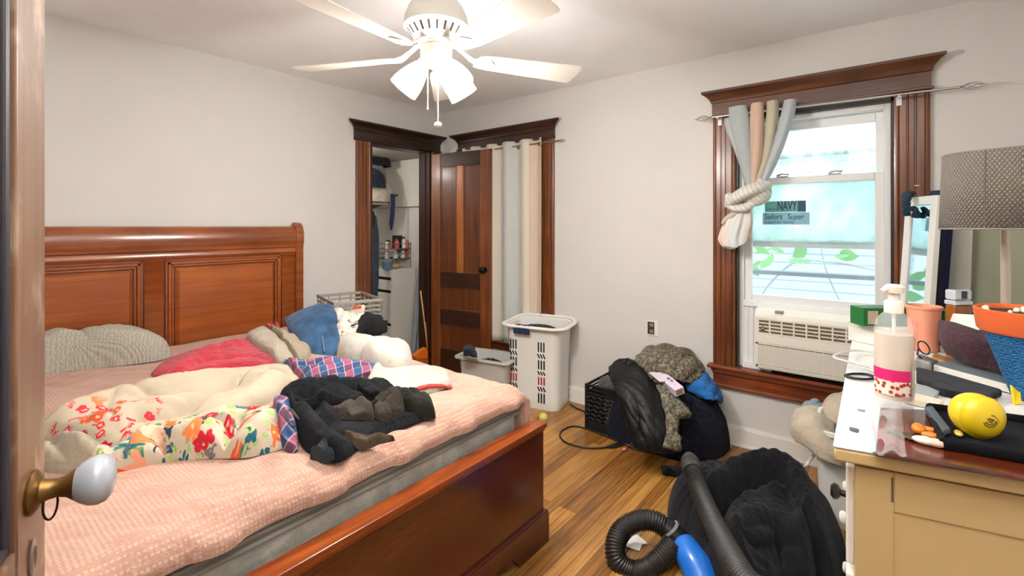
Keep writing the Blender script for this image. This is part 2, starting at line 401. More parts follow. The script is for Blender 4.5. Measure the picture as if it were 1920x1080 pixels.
def floral(name, base, mask=None, sc=9):
    x = N(name); co = x.co(src='UV'); nz = x.noise(co, 22, 2)
    wv = x.t.nodes.new('ShaderNodeMix'); wv.data_type = 'VECTOR'; wv.inputs[0].default_value = .03
    x.l(co, wv.inputs[4]); x.l(nz.outputs['Color'], wv.inputs[5]); cv = wv.outputs[1]; mk_ = None
    if mask:
        cxy = x.t.nodes.new('ShaderNodeVectorMath'); cxy.operation = 'DISTANCE'; x.l(co, cxy.inputs[0]); cxy.inputs[1].default_value = (mask[0][0], mask[0][1], 0)
        mk_ = x.ramp(x.math('ADD', cxy.outputs['Value'], x.math('MULTIPLY', nz.outputs['Fac'], .05)), [(mask[1]-.01, 1.0), (mask[1]+.01, 0.0)])
    def layer(scale, thr, pal, off, prev, prob, petal=.3, centre='#f0c9a0'):
        mp = x.t.nodes.new('ShaderNodeMapping'); mp.inputs['Location'].default_value = (off, off*.7, 0); x.l(cv, mp.inputs['Vector'])
        v = x.vor(mp.outputs['Vector'], scale, dim='2D'); sep = x.t.nodes.new('ShaderNodeSeparateColor'); x.l(v.outputs['Color'], sep.inputs['Color'])
        pc = x.ramp(sep.outputs[0], [(i/len(pal), p) for i, p in enumerate(pal)], 'CONSTANT')
        v2 = x.vor(mp.outputs['Vector'], scale*3.6, dim='2D'); d = x.math('ADD', v.outputs['Distance'], x.math('MULTIPLY', v2.outputs['Distance'], petal))
        f = x.math('MULTIPLY', x.ramp(d, [(thr-.03, 1.0), (thr+.03, 0.0)]), x.ramp(sep.outputs[1], [(prob-.01, 1.0), (prob+.01, 0.0)]))
        if mk_ is not None: f = x.math('MULTIPLY', f, mk_)
        return x.mix(f, prev, x.mix(x.ramp(d, [(thr*.36, .85), (thr*.5, 0.0)]), pc, centre))
    c = x.mix(x.ramp(x.noise(co, 5, 3).outputs['Fac'], [(.35, 0.0), (.7, 1.0)]), base, tuple(v*.9 for v in lin(base)))
    if mask:
        c = layer(sc*2.2, .46, ['#c8353a', '#d9562c', '#b81f2f', '#cc3540'], 1.7, c, .75)
        c = layer(sc*1.1, .42, ['#e07a4a', '#d9562c'], .4, c, .35)
    else:
        c = layer(sc*3.0, .42, ['#8fae5a', '#a9bf6a', '#7f9c4a', '#9ab56a'], 3.1, c, .5, .25, '#c9cf9a')
        c = layer(sc*1.5, .46, ['#1f5a68', '#24606a', '#2c3f4a', '#2f6f78'], 1.7, c, .75, .5, '#6fa0a0')
        c = layer(sc*1.0, .46, ['#c8202c', '#d9562c', '#e2824a', '#b81f2f', '#e29a7a', '#dd6a3a', '#cc3540'], .4, c, .9, .45)
    x.col(c); x.set(.85, .2, 0, 0, .1); x.bump(wrinkle(x, x.co(), 2.2, 6), .8, .02); return x.m
def plaid_mat(name='blue_red_plaid', rot=.4):
    x = N(name); co = x.co((1, 1, 1), (0, 0, rot), src='UV'); w1 = x.wave(co, 4.2, .4, 1, 'X'); w2 = x.wave(co, 4.2, .4, 1, 'Y'); t1 = x.wave(co, 8.4, .4, 1, 'X'); t2 = x.wave(co, 8.4, .4, 1, 'Y')
    c = x.mix(x.ramp(w1.outputs['Fac'], [(.45, 0.0), (.55, .7)]), '#38547d', '#a84a56')
    c = x.mix(x.ramp(w2.outputs['Fac'], [(.45, 0.0), (.55, .55)]), c, '#27304e')
    c = x.mix(x.ramp(t1.outputs['Fac'], [(.95, 0.0), (.98, .4)]), c, '#d9ccd0'); c = x.mix(x.ramp(t2.outputs['Fac'], [(.95, 0.0), (.98, .35)]), c, '#c9a8b0')
    x.col(c); x.set(.9, .2, 0, 0, .1); x.bump(wrinkle(x, x.co(), 2.2, 9), .8, .02); return x.m
def fuzzy(name, cols, scale=40, bs=.8, stretch=(1, 1, 1), rough=.95, bd=.02, sheen=.3):
    x = N(name); co = x.co(stretch); n1 = x.noise(co, scale, 4, .7, 1.2); n2 = x.noise(x.co(), scale*5, 3, .7)
    x.col(x.ramp(x.math('ADD', x.math('MULTIPLY', n1.outputs['Fac'], .75), x.math('MULTIPLY', n2.outputs['Fac'], .25)), cols))
    x.set(rough, .2, 0, 0, sheen); x.bump(x.math('ADD', n1.outputs['Fac'], n2.outputs['Fac']), bs, bd); return x.m
def glass(name, tint=(.9, .97, 1), haze=.08, gl=.07, rough=.02):
    x = N(name); t = x.t; tr = t.nodes.new('ShaderNodeBsdfTransparent'); tr.inputs[0].default_value = (*tint, 1)
    g = t.nodes.new('ShaderNodeBsdfGlossy'); g.inputs['Roughness'].default_value = rough; tl = t.nodes.new('ShaderNodeBsdfTranslucent'); tl.inputs[0].default_value = (.9, .95, .97, 1)
    m1 = t.nodes.new('ShaderNodeMixShader'); m2 = t.nodes.new('ShaderNodeMixShader'); m2.inputs[0].default_value = gl
    if haze > .1:
        n1 = x.noise(x.co((1, 1, .5)), 6 if haze > .3 else 16, 5, .65); x.l(x.ramp(n1.outputs['Fac'], [(.3, max(0, haze-.25)), (.7, min(1., haze+.25))]), m1.inputs[0]); n2 = x.noise(x.co((1, 1, 1)), 4.5, 3); x.l(x.ramp(n2.outputs['Fac'], [(.4, '#eef2f4'), (.65, '#d9e8e3')]), tl.inputs[0]); x.l(x.ramp(n2.outputs['Fac'], [(.4, '#f6fbfb'), (.65, '#e6f1ed')]), tr.inputs[0])
    else: m1.inputs[0].default_value = haze
    x.l(tr.outputs[0], m1.inputs[1]); x.l(tl.outputs[0], m1.inputs[2]); x.l(m1.outputs[0], m2.inputs[1]); x.l(g.outputs[0], m2.inputs[2]); x.l(m2.outputs[0], x.out.inputs[0]); return x.m
def curtain_mat(name, c, trl=.3):
    x = N(name); t = x.t; x.col(c); x.set(.85, .2, 0, 0, .2); x.bump(x.noise(x.co(), 300, 2).outputs['Fac'], .1, .002)
    tl = t.nodes.new('ShaderNodeBsdfTranslucent'); tl.inputs[0].default_value = (*lin(c), 1); m = t.nodes.new('ShaderNodeMixShader'); m.inputs[0].default_value = trl
    x.l(x.b.outputs[0], m.inputs[1]); x.l(tl.outputs[0], m.inputs[2]); x.l(m.outputs[0], x.out.inputs[0]); return x.m
METAL = mk('brushed_nickel', '#b9b4ac', .28, .5, 1)
DARKM = mk('dark_metal', '#2a2825', .35, .5, .9)
BRASS = mk('aged_brass', '#8a6a3c', .35, .5, .9, var=.3, vscale=40)
BLKP = mk('black_plastic', '#141416', .42, .5, bmp=.05)
BLKC = mk('black_crate_plastic', '#17171a', .5, .4)
GREYP = mk('grey_plastic', '#c9c6bf', .45, .4, var=.04)
WPLAS = mk('white_plastic', '#e6e3dc', .42, .45)
BULB_W, HALL_FILL_W, SKY, WIN_W, EXPO, CLOSET_FILL_W, FILL_SPOT_W = 10, 2, 1.15, 45, 0.85, 7, 190
# ------------------------------------------------------------------ the setting
H = 2.44; XW, YS = -3.40, -3.90
def struct(o): o['kind'] = 'structure'; return o
struct(one('floor', FLOOR, lambda b: b.box(XW-1.4, .14, YS-.12, 1.6, -.06, 0), smooth=0))
struct(one('ceiling', CEIL, lambda b: b.box(XW-1.4, .14, YS-.12, .12, H, H+.08), smooth=0))
CX0, CX1, CZ = -.833, -.17, 2.055           # closet opening
def wn(b):
    b.box(XW-.12, CX0, 0, .12, 0, H); b.box(CX1, .14, 0, .12, 0, H); b.box(CX0, CX1, 0, .12, CZ, H)
struct(one('wall_north', WALL, wn, smooth=0))
W1 = (-2.616, -3.38, .47, 2.04); W2 = (-.28, -1.145, .36, 2.04)
def we(b):
    b.box(0, .14, YS-.12, W1[1], 0, H); b.box(0, .14, W1[1], W1[0], 0, W1[2]); b.box(0, .14, W1[1], W1[0], W1[3], H)
    b.box(0, .14, W1[0], W2[1], 0, H); b.box(0, .14, W2[1], W2[0], 0, W2[2]); b.box(0, .14, W2[1], W2[0], W2[3], H); b.box(0, .14, W2[0], 0, 0, H)
struct(one('wall_east', WALL, we, smooth=0))
struct(one('wall_south', WALL, lambda b: b.box(XW-.12, .14, YS-.12, YS, 0, H), smooth=0))
def ww(b):
    b.box(XW-.12, XW, -3.06, .12, 0, H); b.box(XW-.12, XW, YS, -3.06, 2.06, H)
struct(one('wall_west', WALL, ww, smooth=0))
def wh(b):                                  # the hall outside the open entry door
    b.box(XW-1.32, XW-1.2, YS-.12, -2.2, 0, H); b.box(XW-1.2, XW-.12, -2.3, -2.2, 0, H); b.box(XW-1.2, XW-.12, YS-.12, YS, 0, H)
struct(one('wall_hall', WALL, wh, smooth=0))
def wc(b):                                  # closet
    b.box(.1, .14, .12, 1.5, 0, 2.2); b.box(-1.3, .1, 1.4, 1.5, 0, 2.2); b.box(-1.4, -1.3, .12, 1.5, 0, 2.2)
    b.box(.06, .1, .14, 1.4, 1.56, 1.63)
struct(one('wall_closet', mk('closet_paint', '#dcd8cf', .8, .2), wc, smooth=0))
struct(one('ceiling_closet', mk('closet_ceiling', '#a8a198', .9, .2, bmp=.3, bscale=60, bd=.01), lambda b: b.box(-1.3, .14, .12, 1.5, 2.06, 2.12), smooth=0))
# baseboards
def bb(b):
    for y0, y1 in ((-1.28, YS),):
        b.box(-.018, 0, y1, y0, 0, .105); b.box(-.024, 0, y1, y0, .0, .012); b.box(-.011, 0, y1, y0, .105, .118)
struct(one('baseboard_east', WHITE, bb, smooth=0))
def bbn(b): b.box(XW, -.97, -.018, 0, 0, .105); b.box(XW, -.97, -.011, 0, .105, .118)
struct(one('baseboard_north', WHITE, bbn, smooth=0))
struct(one('baseboard_south', WHITE, lambda b: b.box(XW, 0, YS, YS+.018, 0, .11), smooth=0))

# crown-topped head casing on a wall; along = axis of the wall, a..b = run of the flat board, depth into the room is negative
def head(b, axis, a0, a1, z0, z1, fa=1.05, fb=1.05):
    prof = [(.0, z0), (.024, z0), (.034, z0+.004), (.034, z0+.014), (.024, z0+.018), (.024, z1-.075), (.03, z1-.07), (.036, z1-.05), (.052, z1-.03), (.07, z1-.018), (.075, z1-.014), (.075, z1), (0, z1)]
    n = len(prof); vs = []
    for e, s, fk in ((a0, -1, fa), (a1, 1, fb)):
        for d, z in prof:
            k = e+s*max(0, d-.024)*fk
            vs.append((k, -d, z) if axis == 'X' else (-d, k, z))
    fs = [tuple(range(n)), tuple(range(2*n-1, n-1, -1))]+[(i, (i+1) % n+0, (i+1) % n+n, i+n) for i in range(n)]
    b.add(vs, [f[::-1] for f in fs])
def casing(b, axis, a0, a1, z0, z1, d=.024):
    """fluted side casing"""
    w = a1-a0; u = [0, .08, .1, .14, .16, .36, .38, .42, .44, .46, .56, .58, .62, .64, .66, .84, .86, .9, .92, 1]
    e = [.8, 1, 1, .82, 1, 1, .8, .8, 1.1, 1.1, 1.1, 1.1, .8, .8, 1, 1, .82, 1, 1, .8]
    prof = [(a0, 0)]+[(a0+w*uu, d*ee) for uu, ee in zip(u, e)]+[(a1, 0)]
    if axis == 'X': b.prism([(k, -x, z0) for k, x in prof], (0, 0, z1-z0))
    else: b.prism([(-x, k, z0) for k, x in prof], (0, 0, z1-z0))

# closet door opening: trim_1
t1 = S_('trim_1', (-.5, 0, 0))
one('casing', TRIMZ, lambda b: casing(b, 'X', CX0-.135, CX0, 0, 2.06), t1, smooth=25)
one('casing', TRIMZ, lambda b: casing(b, 'X', CX1, CX1+.1, 0, 2.06), t1, smooth=25)
one('head_casing', wood('head_dark', '#170c07', '#3a2212', 'X', .42, .2), lambda b: head(b, 'X', CX0-.15, CX1+.104, 2.045, 2.195, 1.7, .7), t1, smooth=25)
def jm(b):
    b.box(CX0-.001, CX0+.02, -.01, .125, 0, CZ); b.box(CX1-.02, CX1+.001, -.01, .125, 0, CZ); b.box(CX0, CX1, -.01, .125, CZ-.02, CZ)
    b.box(CX0+.02, CX0+.032, .04, .125, 0, CZ-.02); b.box(CX1-.032, CX1-.02, .04, .125, 0, CZ-.02)
one('jamb', wood('jamb_dark', '#1f0d06', '#44200e', 'Z', .45, .2), jm, t1, smooth=0)

# open closet door
def leaf(parent, hx, hy, ang, w, h, th, stile, rails, panels_v, mats, mull=None):
    """frame-and-panel door leaf; local x along the leaf from the hinge, y through the thickness"""
    M = Matrix.Translation((hx, hy, .012)) @ Matrix.Rotation(ang, 4, 'Z'); md, mr, mp = mats
    def st(b): b.box(0, stile, -th/2, th/2, 0, h, M); b.box(w-stile, w, -th/2, th/2, 0, h, M)
    one('stile', md, st, parent, bevel=.003, smooth=0)
    for z0, z1, m in rails: one('rail', m, lambda b: b.box(stile, w-stile, -th/2+.0015, th/2-.0015, z0, z1, M), parent, bevel=.002, smooth=0)
    for z0, z1, n in panels_v:
        mw = .075; tot = w-2*stile; pw = (tot-(n-1)*mw)/n
        for i in range(n):
            x0 = stile+i*(pw+mw)
            def pn(b):
                b.box(x0, x0+pw, -.006, .006, z0, z1, M)
                for s in (-1, 1):              # ogee bead round the panel
                    y = s*(th/2-.006)
                    for p in ((x0, x0+.014, z0, z1), (x0+pw-.014, x0+pw, z0, z1), (x0, x0+pw, z0, z0+.014), (x0, x0+pw, z1-.014, z1)): b.box(p[0], p[1], min(0, y), max(0, y), p[2], p[3], M)
            one('panel', mp, pn, parent, bevel=.004, smooth=0)
            if i: one('mullion', mull or md, lambda b: b.box(x0-mw, x0, -th/2+.0015, th/2-.0015, z0, z1, M), parent, bevel=.006, smooth=0)
    return M
d1 = S_('door_1', (CX1, -.03, 0))
a1 = math.atan2(-.655, .085)
M1 = leaf(d1, CX1, -.03, a1, .655, 2.005, .035, .105, [(0, .22, DOORD), (.45, .58, DOORD), (.79, .92, DOORD), (1.885, 2.005, DOORD)],
          [(.22, .45, 1), (.58, .79, 1), (.92, 1.885, 2)], (DOORW, DOORD, DOORP), mull=wood('mull', '#94521f', '#c07a3c', 'Z', .4, .3))  # lighter mullion wood carries its highlight in the colour
KB = mk('black_knob', '#1b1512', .25, .5, .2)
def knob1(b):
    for s in (1, -1):
        m = M1 @ Matrix.Translation((.655-.055, 0, .965)) @ Matrix.Rotation(s*PI/2, 4, 'X')
        b.lathe([(.0, .018), (.026, .018), (.026, .022), (.011, .024), (.011, .045), (.022, .05), (.028, .06), (.026, .071), (.014, .078), (0, .079)], m, 20)
struct(one('door_knob', KB, knob1, d1))

# foreground entry door, swung into the room
d2 = S_('door_2', (-3.33, -3.08, 0))
edge = Pg(85, 424, .74); e2 = Vector((edge.x, edge.y, 0)); ph = R(69); dv = Vector((math.cos(ph), math.sin(ph), 0)); hg = e2-dv*.80
nrm = Vector((dv.y, -dv.x, 0)); hc = hg-nrm*.019
M2 = leaf(d2, hc.x, hc.y, ph, .80, 2.03, .038, .112, [(0, .22, ENTRY), (.75, .9, ENTRY), (1.9, 2.03, ENTRY)], [(.22, .75, 2), (.9, 1.9, 2)], (ENTRY, ENTRY, wood('entry_panel_shaded', '#23232c', '#3a3438', 'Z', .5, .1)))  # shade of the recessed panels put into their dark colour
kz = .955; kx = .80-.062; MK = M2 @ Matrix.Translation((kx, -.019, kz)) @ Matrix.Rotation(PI/2, 4, 'X')
dk = struct(one('door_handle', BRASS, lambda b: b.lathe([(0, 0), (.03, 0), (.031, .004), (.026, .008), (.017, .012), (.014, .02), (.013, .03), (.016, .04), (.024, .05), (.027, .056), (0, .057)], MK, 28), d2))
PORC = mk('white_porcelain', '#a9adb4', .12, .6, 0, .5)
one('porcelain_knob', PORC, lambda b: b.lathe([(.024, .05), (.029, .056), (.0345, .066), (.036, .076), (.033, .086), (.024, .093), (.01, .096), (0, .0965)], MK, 32), dk, smooth=180)
def ring(b): b.tube([MK @ Vector((.009*math.cos(a)+.012, -.028+.022*math.sin(a)*1.0, .018+.006*math.cos(a))) for a in [2*PI*i/24 for i in range(24)]], .0016, 6, closed=True)
one('key_ring', DARKM, ring, dk)
one('keyhole_plate', mk('worn_plate', '#a09a92', .3, .5, .8), lambda b: (b.lathe([(0, 0), (.013, 0), (.014, .003), (.009, .0045), (.006, .002), (0, .002)], M2 @ Matrix.Translation((kx, -.019, kz-.095)) @ Matrix.Rotation(PI/2, 4, 'X') @ Matrix.Diagonal((1, 2.0, 1, 1)), 24)), dk)

# ---------------------------------------------------------------- window 1 (bare, with the air conditioner)
w1 = S_('window_1', (0, -3.0, .47))
y0, y1 = W1[0], W1[1]
for a in ((y0, y0+.13), (y1-.141, y1)): one('casing', TRIMZ, lambda b: casing(b, 'Y', a[0], a[1], .48, 2.05), w1, smooth=25)
one('head_casing', TRIMY, lambda b: head(b, 'Y', y1-.145, y0+.135, 2.035, 2.2), w1, smooth=25)
def stool(b):
    b.box(-.055, .06, y1-.17, y0+.16, .46, .484); b.box(-.026, 0, y1-.14, y0+.13, .355, .46); b.box(-.04, 0, y1-.14, y0+.13, .43, .46); b.box(-.034, 0, y1-.14, y0+.13, .345, .366)
one('sill', TRIMR, stool, w1, bevel=.008, seg=3, smooth=0)
DKJ = wood('window_jamb', '#1a0e08', '#33190d', 'Z', .5, .1)
def wj(b):
    b.box(-.005, .14, y0-.012, y0, .48, 2.04); b.box(-.005, .14, y1, y1+.012, .48, 2.04); b.box(-.005, .14, y1, y0, 2.005, 2.04)
one('jamb', DKJ, wj, w1, smooth=0)
def vf(b, ya, yb, za, zb, xa, xb, w, wb=None, wt=None):   # rectangular sash frame
    wb = wb or w; wt = wt or w
    b.box(xa, xb, ya-w, ya, za, zb); b.box(xa, xb, yb, yb+w, za, zb); b.box(xa, xb, yb+w, ya-w, za, za+wb); b.box(xa, xb, yb+w, ya-w, zb-wt, zb)
ya, yb = y0-.012, y1+.012
one('vinyl_frame', VINYL, lambda b: (vf(b, ya, yb, .484, 2.005, .035, .13, .026), vf(b, ya-.026, yb+.026, .5, 1.98, .058, .066, .006)), w1, bevel=.003, smooth=0)
ys, ye = ya-.026, yb+.026
one('upper_sash', VINYL, lambda b: vf(b, ys, ye, 1.225, 1.975, .09, .118, .04, .045, .05), w1, bevel=.004, smooth=0)
ls = one('lower_sash', VINYL, lambda b: vf(b, ys, ye, .885, 1.645, .05, .082, .042, .05, .042), w1, bevel=.004, smooth=0)
GL1 = glass('clear_glass', (.93, .97, .98), haze=.05); GL2 = glass('fogged_glass', (.93, .97, .975), haze=.42, gl=.05, rough=.1)
GL3 = glass('streaked_glass', (.94, .98, 1), haze=.28, gl=.05)
one('pane', GL3, lambda b: b.box(.102, .106, ye+.04, ys-.04, 1.27, 1.925), w1, smooth=0)
one('pane', GL2, lambda b: b.box(.063, .067, ye+.042, ys-.042, 1.26, 1.603), w1, smooth=0)
one('pane', GL1, lambda b: b.box(.063, .067, ye+.042, ys-.042, .935, 1.26), w1, smooth=0)
STO = mk('storm_grey', '#8ea0aa', .5); sz = [Px(1600, y, .134).z for y in (284, 520)]
for z_ in sz: one('storm_rail', STO, lambda b: b.box(.128, .139, ye, ys, z_-.012, z_+.012), w1, smooth=0)
for yy in (-2.86, -3.12):
    one('latch', METAL, lambda b: (b.box(.045, .085, yy-.03, yy+.03, 1.645, 1.651), b.tube([(.055, yy+.03, 1.655), (.055, yy, 1.665), (.06, yy-.035, 1.66)], .006, 8)), w1, bevel=.002)
    one('latch', METAL, lambda b: b.box(.085, .1, yy-.03, yy+.03, 1.265, 1.272), w1, bevel=.002)
def mull(b): vf(b, ys, ye, .5, .885, .05, .07, .006); 
# recruiting stickers on the fogged pane
NAVYC = mk('sticker_navy', '#1d3f5c', .6); STG = curtain_mat('sticker_grey', '#a9c0ba', .75); STB = curtain_mat('sticker_blue', '#6f93b2', .65)
st1 = T('window_sticker', 'rectangular recruiting sticker with bold NAVY lettering on the window pane', 'sticker', (.06, -2.93, 1.435), 'stickers on the window pane')
def onp(px, py): return Px(px, py, .061)
def quad(b, x0, y0_, x1, y1_, th=.001, sl=0.0):
    a, c = onp(x0, y0_), onp(x1, y1_); b.box(.0605-th, .0605, min(a.y, c.y), max(a.y, c.y), min(a.z, c.z), max(a.z, c.z))
one('backing', STG, lambda b: quad(b, 1434, 378, 1511, 397), st1, smooth=0)
one('emblem', STB, lambda b: (quad(b, 1496, 377, 1511, 397, .0016),), st1, smooth=0)
def text(body, size, loc, mat, parent, name, bold=0, sx=1.0, rz=None, shear=0):
    cu = bpy.data.curves.new(name, 'FONT'); cu.body = body; cu.size = size; cu.extrude = .0004; cu.offset = bold; cu.align_x = 'LEFT'; cu.shear = shear
    o = bpy.data.objects.new(name, cu); C.objects.link(o); dg = bpy.context.evaluated_depsgraph_get(); me = bpy.data.meshes.new_from_object(o.evaluated_get(dg)); bpy.data.objects.remove(o)
    Mx = Matrix(((0, 0, -1, 0), (-sx, 0, 0, 0), (0, 1, 0, 0), (0, 0, 0, 1))) if rz is None else rz
    me.transform(Mx); me.name = name; o = bpy.data.objects.new(name, me); C.objects.link(o); o.parent = parent; o.location = Vector(loc)-worg(parent); ORG[o.name] = o.location.copy(); me.materials.append(mat); return o
p = onp(1437, 394); text("america's", .02, (.0588, p.y, p.z), STB, st1, 'lettering', .0002, .8)
p = onp(1457, 394.5); text('NAVY', .078, (.0588, p.y, p.z), NAVYC, st1, 'lettering', .0014, .5)
st2 = T('window_sticker', 'pale sticker with two lines of small serif lettering below the NAVY sticker', 'sticker', (.06, -2.93, 1.38), 'stickers on the window pane')
one('backing', curtain_mat('sticker_pale', '#bccdd2', .75), lambda b: quad(b, 1430, 399, 1518, 421), st2, smooth=0)
p = onp(1433, 411); text('Sailors', .046, (.0588, p.y, p.z), NAVYC, st2, 'lettering', .0004, .8, shear=.15)
p = onp(1476, 411); text('Super', .046, (.0588, p.y, p.z), NAVYC, st2, 'lettering', .0004, .8, shear=.15)
p = onp(1433, 419); text('supporter family', .028, (.0588, p.y, p.z), STB, st2, 'lettering', .0002, .85)

# ---------------------------------------------------------------- window 2 (behind the closet door)
w2 = S_('window_2', (0, -.7, .36))
one('casing', TRIMZ, lambda b: casing(b, 'Y', W2[1]-.13, W2[1], .36, 2.05), w2, smooth=25)
one('casing', TRIMZ, lambda b: casing(b, 'Y', W2[0], W2[0]+.12, .36, 2.05), w2, smooth=25)
one('head_casing', wood('head_dark2', '#1f100a', '#4a2412', 'Y', .4, .3), lambda b: head(b, 'Y', W2[1]-.135, W2[0]+.065, 2.05, 2.195, 1.6, 1.25), w2, smooth=25)
one('sill', TRIMR, lambda b: (b.box(-.05, .06, W2[1]-.16, W2[0]+.14, .345, .365), b.box(-.025, 0, W2[1]-.13, W2[0]+.12, .29, .345)), w2, bevel=.006, smooth=0)
one('sash', VINYL, lambda b: (vf(b, W2[0], W2[1], .365, 1.22, .05, .08, .05), vf(b, W2[0], W2[1], 1.18, 2.04, .085, .115, .05)), w2, bevel=.004, smooth=0)
one('pane', GL1, lambda b: (b.box(.063, .067, W2[1]+.05, W2[0]-.05, .41, 1.18), b.box(.098, .102, W2[1]+.05, W2[0]-.05, 1.22, 2.0)), w2, smooth=0)

# wall outlet with its dark receptacle
ot = T('wall_outlet', 'uncovered electrical outlet on the bare wall beside the large window', 'outlet', (-.004, -2.085, .6))
a, c = Px(1214, 600, 0), Px(1236, 631, 0)
one('plate', WPLAS, lambda b: b.box(-.006, 0, c.y, a.y, c.z, a.z), ot, bevel=.002, smooth=0)
def rc(b):
    ym = (a.y+c.y)/2+.012
    b.box(-.009, -.005, ym-.022, ym+.026, c.z+.01, a.z-.008)
one('receptacle', mk('dark_receptacle', '#3b342c', .5), rc, ot, bevel=.002, smooth=0)
def rc2(b):
    ym = (a.y+c.y)/2+.008
    b.box(-.012, -.008, ym-.012, ym+.014, (a.z+c.z)/2+sk_-.012, (a.z+c.z)/2+sk_+.012)
SKT = mk('socket_tan', '#8f8064', .5)
for sk_ in (-.022, .022): one('socket', SKT, rc2, ot, bevel=.003, smooth=0)

# outside: neighbouring house and leaves
SID = N('white_clapboard'); sco = SID.co(); wv = SID.wave(sco, 2.6, 0, 1, 'Z', prof='SAW'); SID.col(SID.mix(SID.ramp(wv.outputs['Fac'], [(.84, 0.0), (.97, .8)]), '#d3dde2', '#7d929d')); SID.set(.7, .2)  # shade under each board lap painted as a grey band
nh = T('neighbour_house', 'pale clapboard house wall seen through the large window', 'house', (4.2, -3.0, -3.0))
one('siding', SID.m, lambda b: b.box(4.2, 4.3, -8.5, 3.5, -3, 5.0), nh, smooth=0)
one('eave', VINYL, lambda b: b.box(3.9, 4.3, -8.5, 3.5, 5.0, 5.2), nh, smooth=0)
LEAF = curtain_mat('leaf_green', '#8cc47a', .6); LEAF2 = curtain_mat('leaf_yellow', '#d2bd62', .5); BARK = mk('bark', '#bcc4c6', .8, var=.3)
tr = T('tree_branch', 'leafy tree branches outside the large window', 'tree', (1.6, -3.0, -1.5))
def br(b):
    b.tube(spline([(1.7, -2.2, -1.5), (1.6, -2.5, .3), (1.5, -2.75, .95), (1.45, -3.0, 1.06), (1.4, -3.4, .98)], 8), [.05]*5+[.03]*10+[.018]*40, 8) if False else b.tube(spline([(1.7, -2.0, -1.5), (1.6, -2.3, .3), (1.5, -2.65, .98), (1.45, -3.0, 1.06), (1.4, -3.5, .96)], 8), .009, 8)
    b.tube(spline([(1.55, -3.1, .6), (1.5, -2.95, 1.0), (1.5, -2.9, 1.35)], 6), .006, 6)
one('branch', BARK, br, tr)
def leaves(b, n, box, sz, seed):
    rnd = random.Random(seed)
    for _ in range(n):
        c = Vector([rnd.uniform(*r) for r in box]); m = Matrix.Translation(c) @ Matrix.Rotation(rnd.uniform(0, 6.28), 4, 'Z') @ Matrix.Rotation(rnd.uniform(-1, 1), 4, 'X') @ Matrix.Rotation(rnd.uniform(0, 6), 4, 'Y')
        s = sz*rnd.uniform(.6, 1.2); pts = [(0, -1, 0), (.42, -.45, .06), (.5, .1, .08), (.28, .6, .05), (0, 1, 0), (-.28, .6, .05), (-.5, .1, .08), (-.42, -.45, .06)]
        n0 = len(b.v); b.add([m @ (Vector(p)*s) for p in pts]+[m @ (Vector((0, 0, -.02))*s)], [(i, (i+1) % 8, 8) for i in range(8)])
def lv(b):
    leaves(b, 60, ((1.2, 1.7), (-2.62, -2.2), (1.65, 2.7)), .11, 1); leaves(b, 16, ((1.2, 1.7), (-2.8, -2.3), (.95, 1.3)), .11, 2); leaves(b, 3, ((1.2, 1.4), (-3.12, -3.05), (1.1, 1.16)), .09, 3)
    leaves(b, 12, ((1.3, 1.9), (-3.2, -2.7), (1.3, 1.6)), .1, 5); leaves(b, 70, ((1.3, 1.9), (-1.5, -.2), (.5, 2.2)), .12, 8)
lvo = one('leaves', LEAF, lv, tr); lvo['kind'] = 'stuff'
def lv2(b): leaves(b, 5, ((.9, 1.2), (-3.36, -3.12), (1.72, 1.98)), .045, 4)
lv2o = one('leaves', LEAF2, lv2, tr); lv2o['kind'] = 'stuff'; lv2o['label'] = 'yellowed leaves'
# ------------------------------------------------------------------ ceiling fan
FX, FY = -1.803, -1.867
FANW = mk('fan_white', '#b9b2a8', .4, .5); FANG = mk('fan_blade_white', '#cfc7bb', .4, .5)
fan = T('ceiling_fan', 'white five-blade ceiling fan with lit glass shades', 'ceiling fan', (FX, FY, 2.06))
FM = Matrix.Translation((FX, FY, 0))
one('canopy', FANW, lambda b: b.lathe([(0, 2.44), (.07, 2.44), (.068, 2.41), (.045, 2.385), (.013, 2.375), (.013, 2.29), (0, 2.29)], FM, 32), fan)
mh = one('motor_housing', FANW, lambda b: b.lathe([(.013, 2.318), (.05, 2.315), (.09, 2.298), (.115, 2.268), (.13, 2.23), (.135, 2.195), (.137, 2.187), (.13, 2.18), (.125, 2.178), (.095, 2.14), (.082, 2.128), (.078, 2.122), (.0, 2.122)], FM, 48), fan)
VENT = mk('vent_shadow', '#3a362f', .8)
def vents(b):
    for i in range(22):
        a = 2*PI*i/22; m = FM @ Matrix.Rotation(a, 4, 'Z'); p0, p1 = Vector((.121, 0, 2.1735)), Vector((.1, 0, 2.1455)); t = (p1-p0); n = Vector((t.z, 0, -t.x)).normalized()*-1
        s = Vector((0, .0045, 0)); q = [p0-s, p0+s, p1+s*.8, p1-s*.8]; b.prism([m @ (v-n*.001) for v in q], (m.to_3x3() @ n)*.0022)
one('vent', VENT, vents, mh, smooth=0)
lk = one('light_kit', mk('light_kit_cream', '#a89f92', .4, .5), lambda b: b.lathe([(.07, 2.124), (.07, 2.112), (.063, 2.108), (.066, 2.105), (.066, 2.06), (.058, 2.05), (.04, 2.045), (.03, 2.02), (.02, 2.012), (0, 2.01)], FM, 40), fan)
def blade_shape(x, w):                       # half widths along the blade
    return w
AL = [0+258+72*k for k in range(5)]
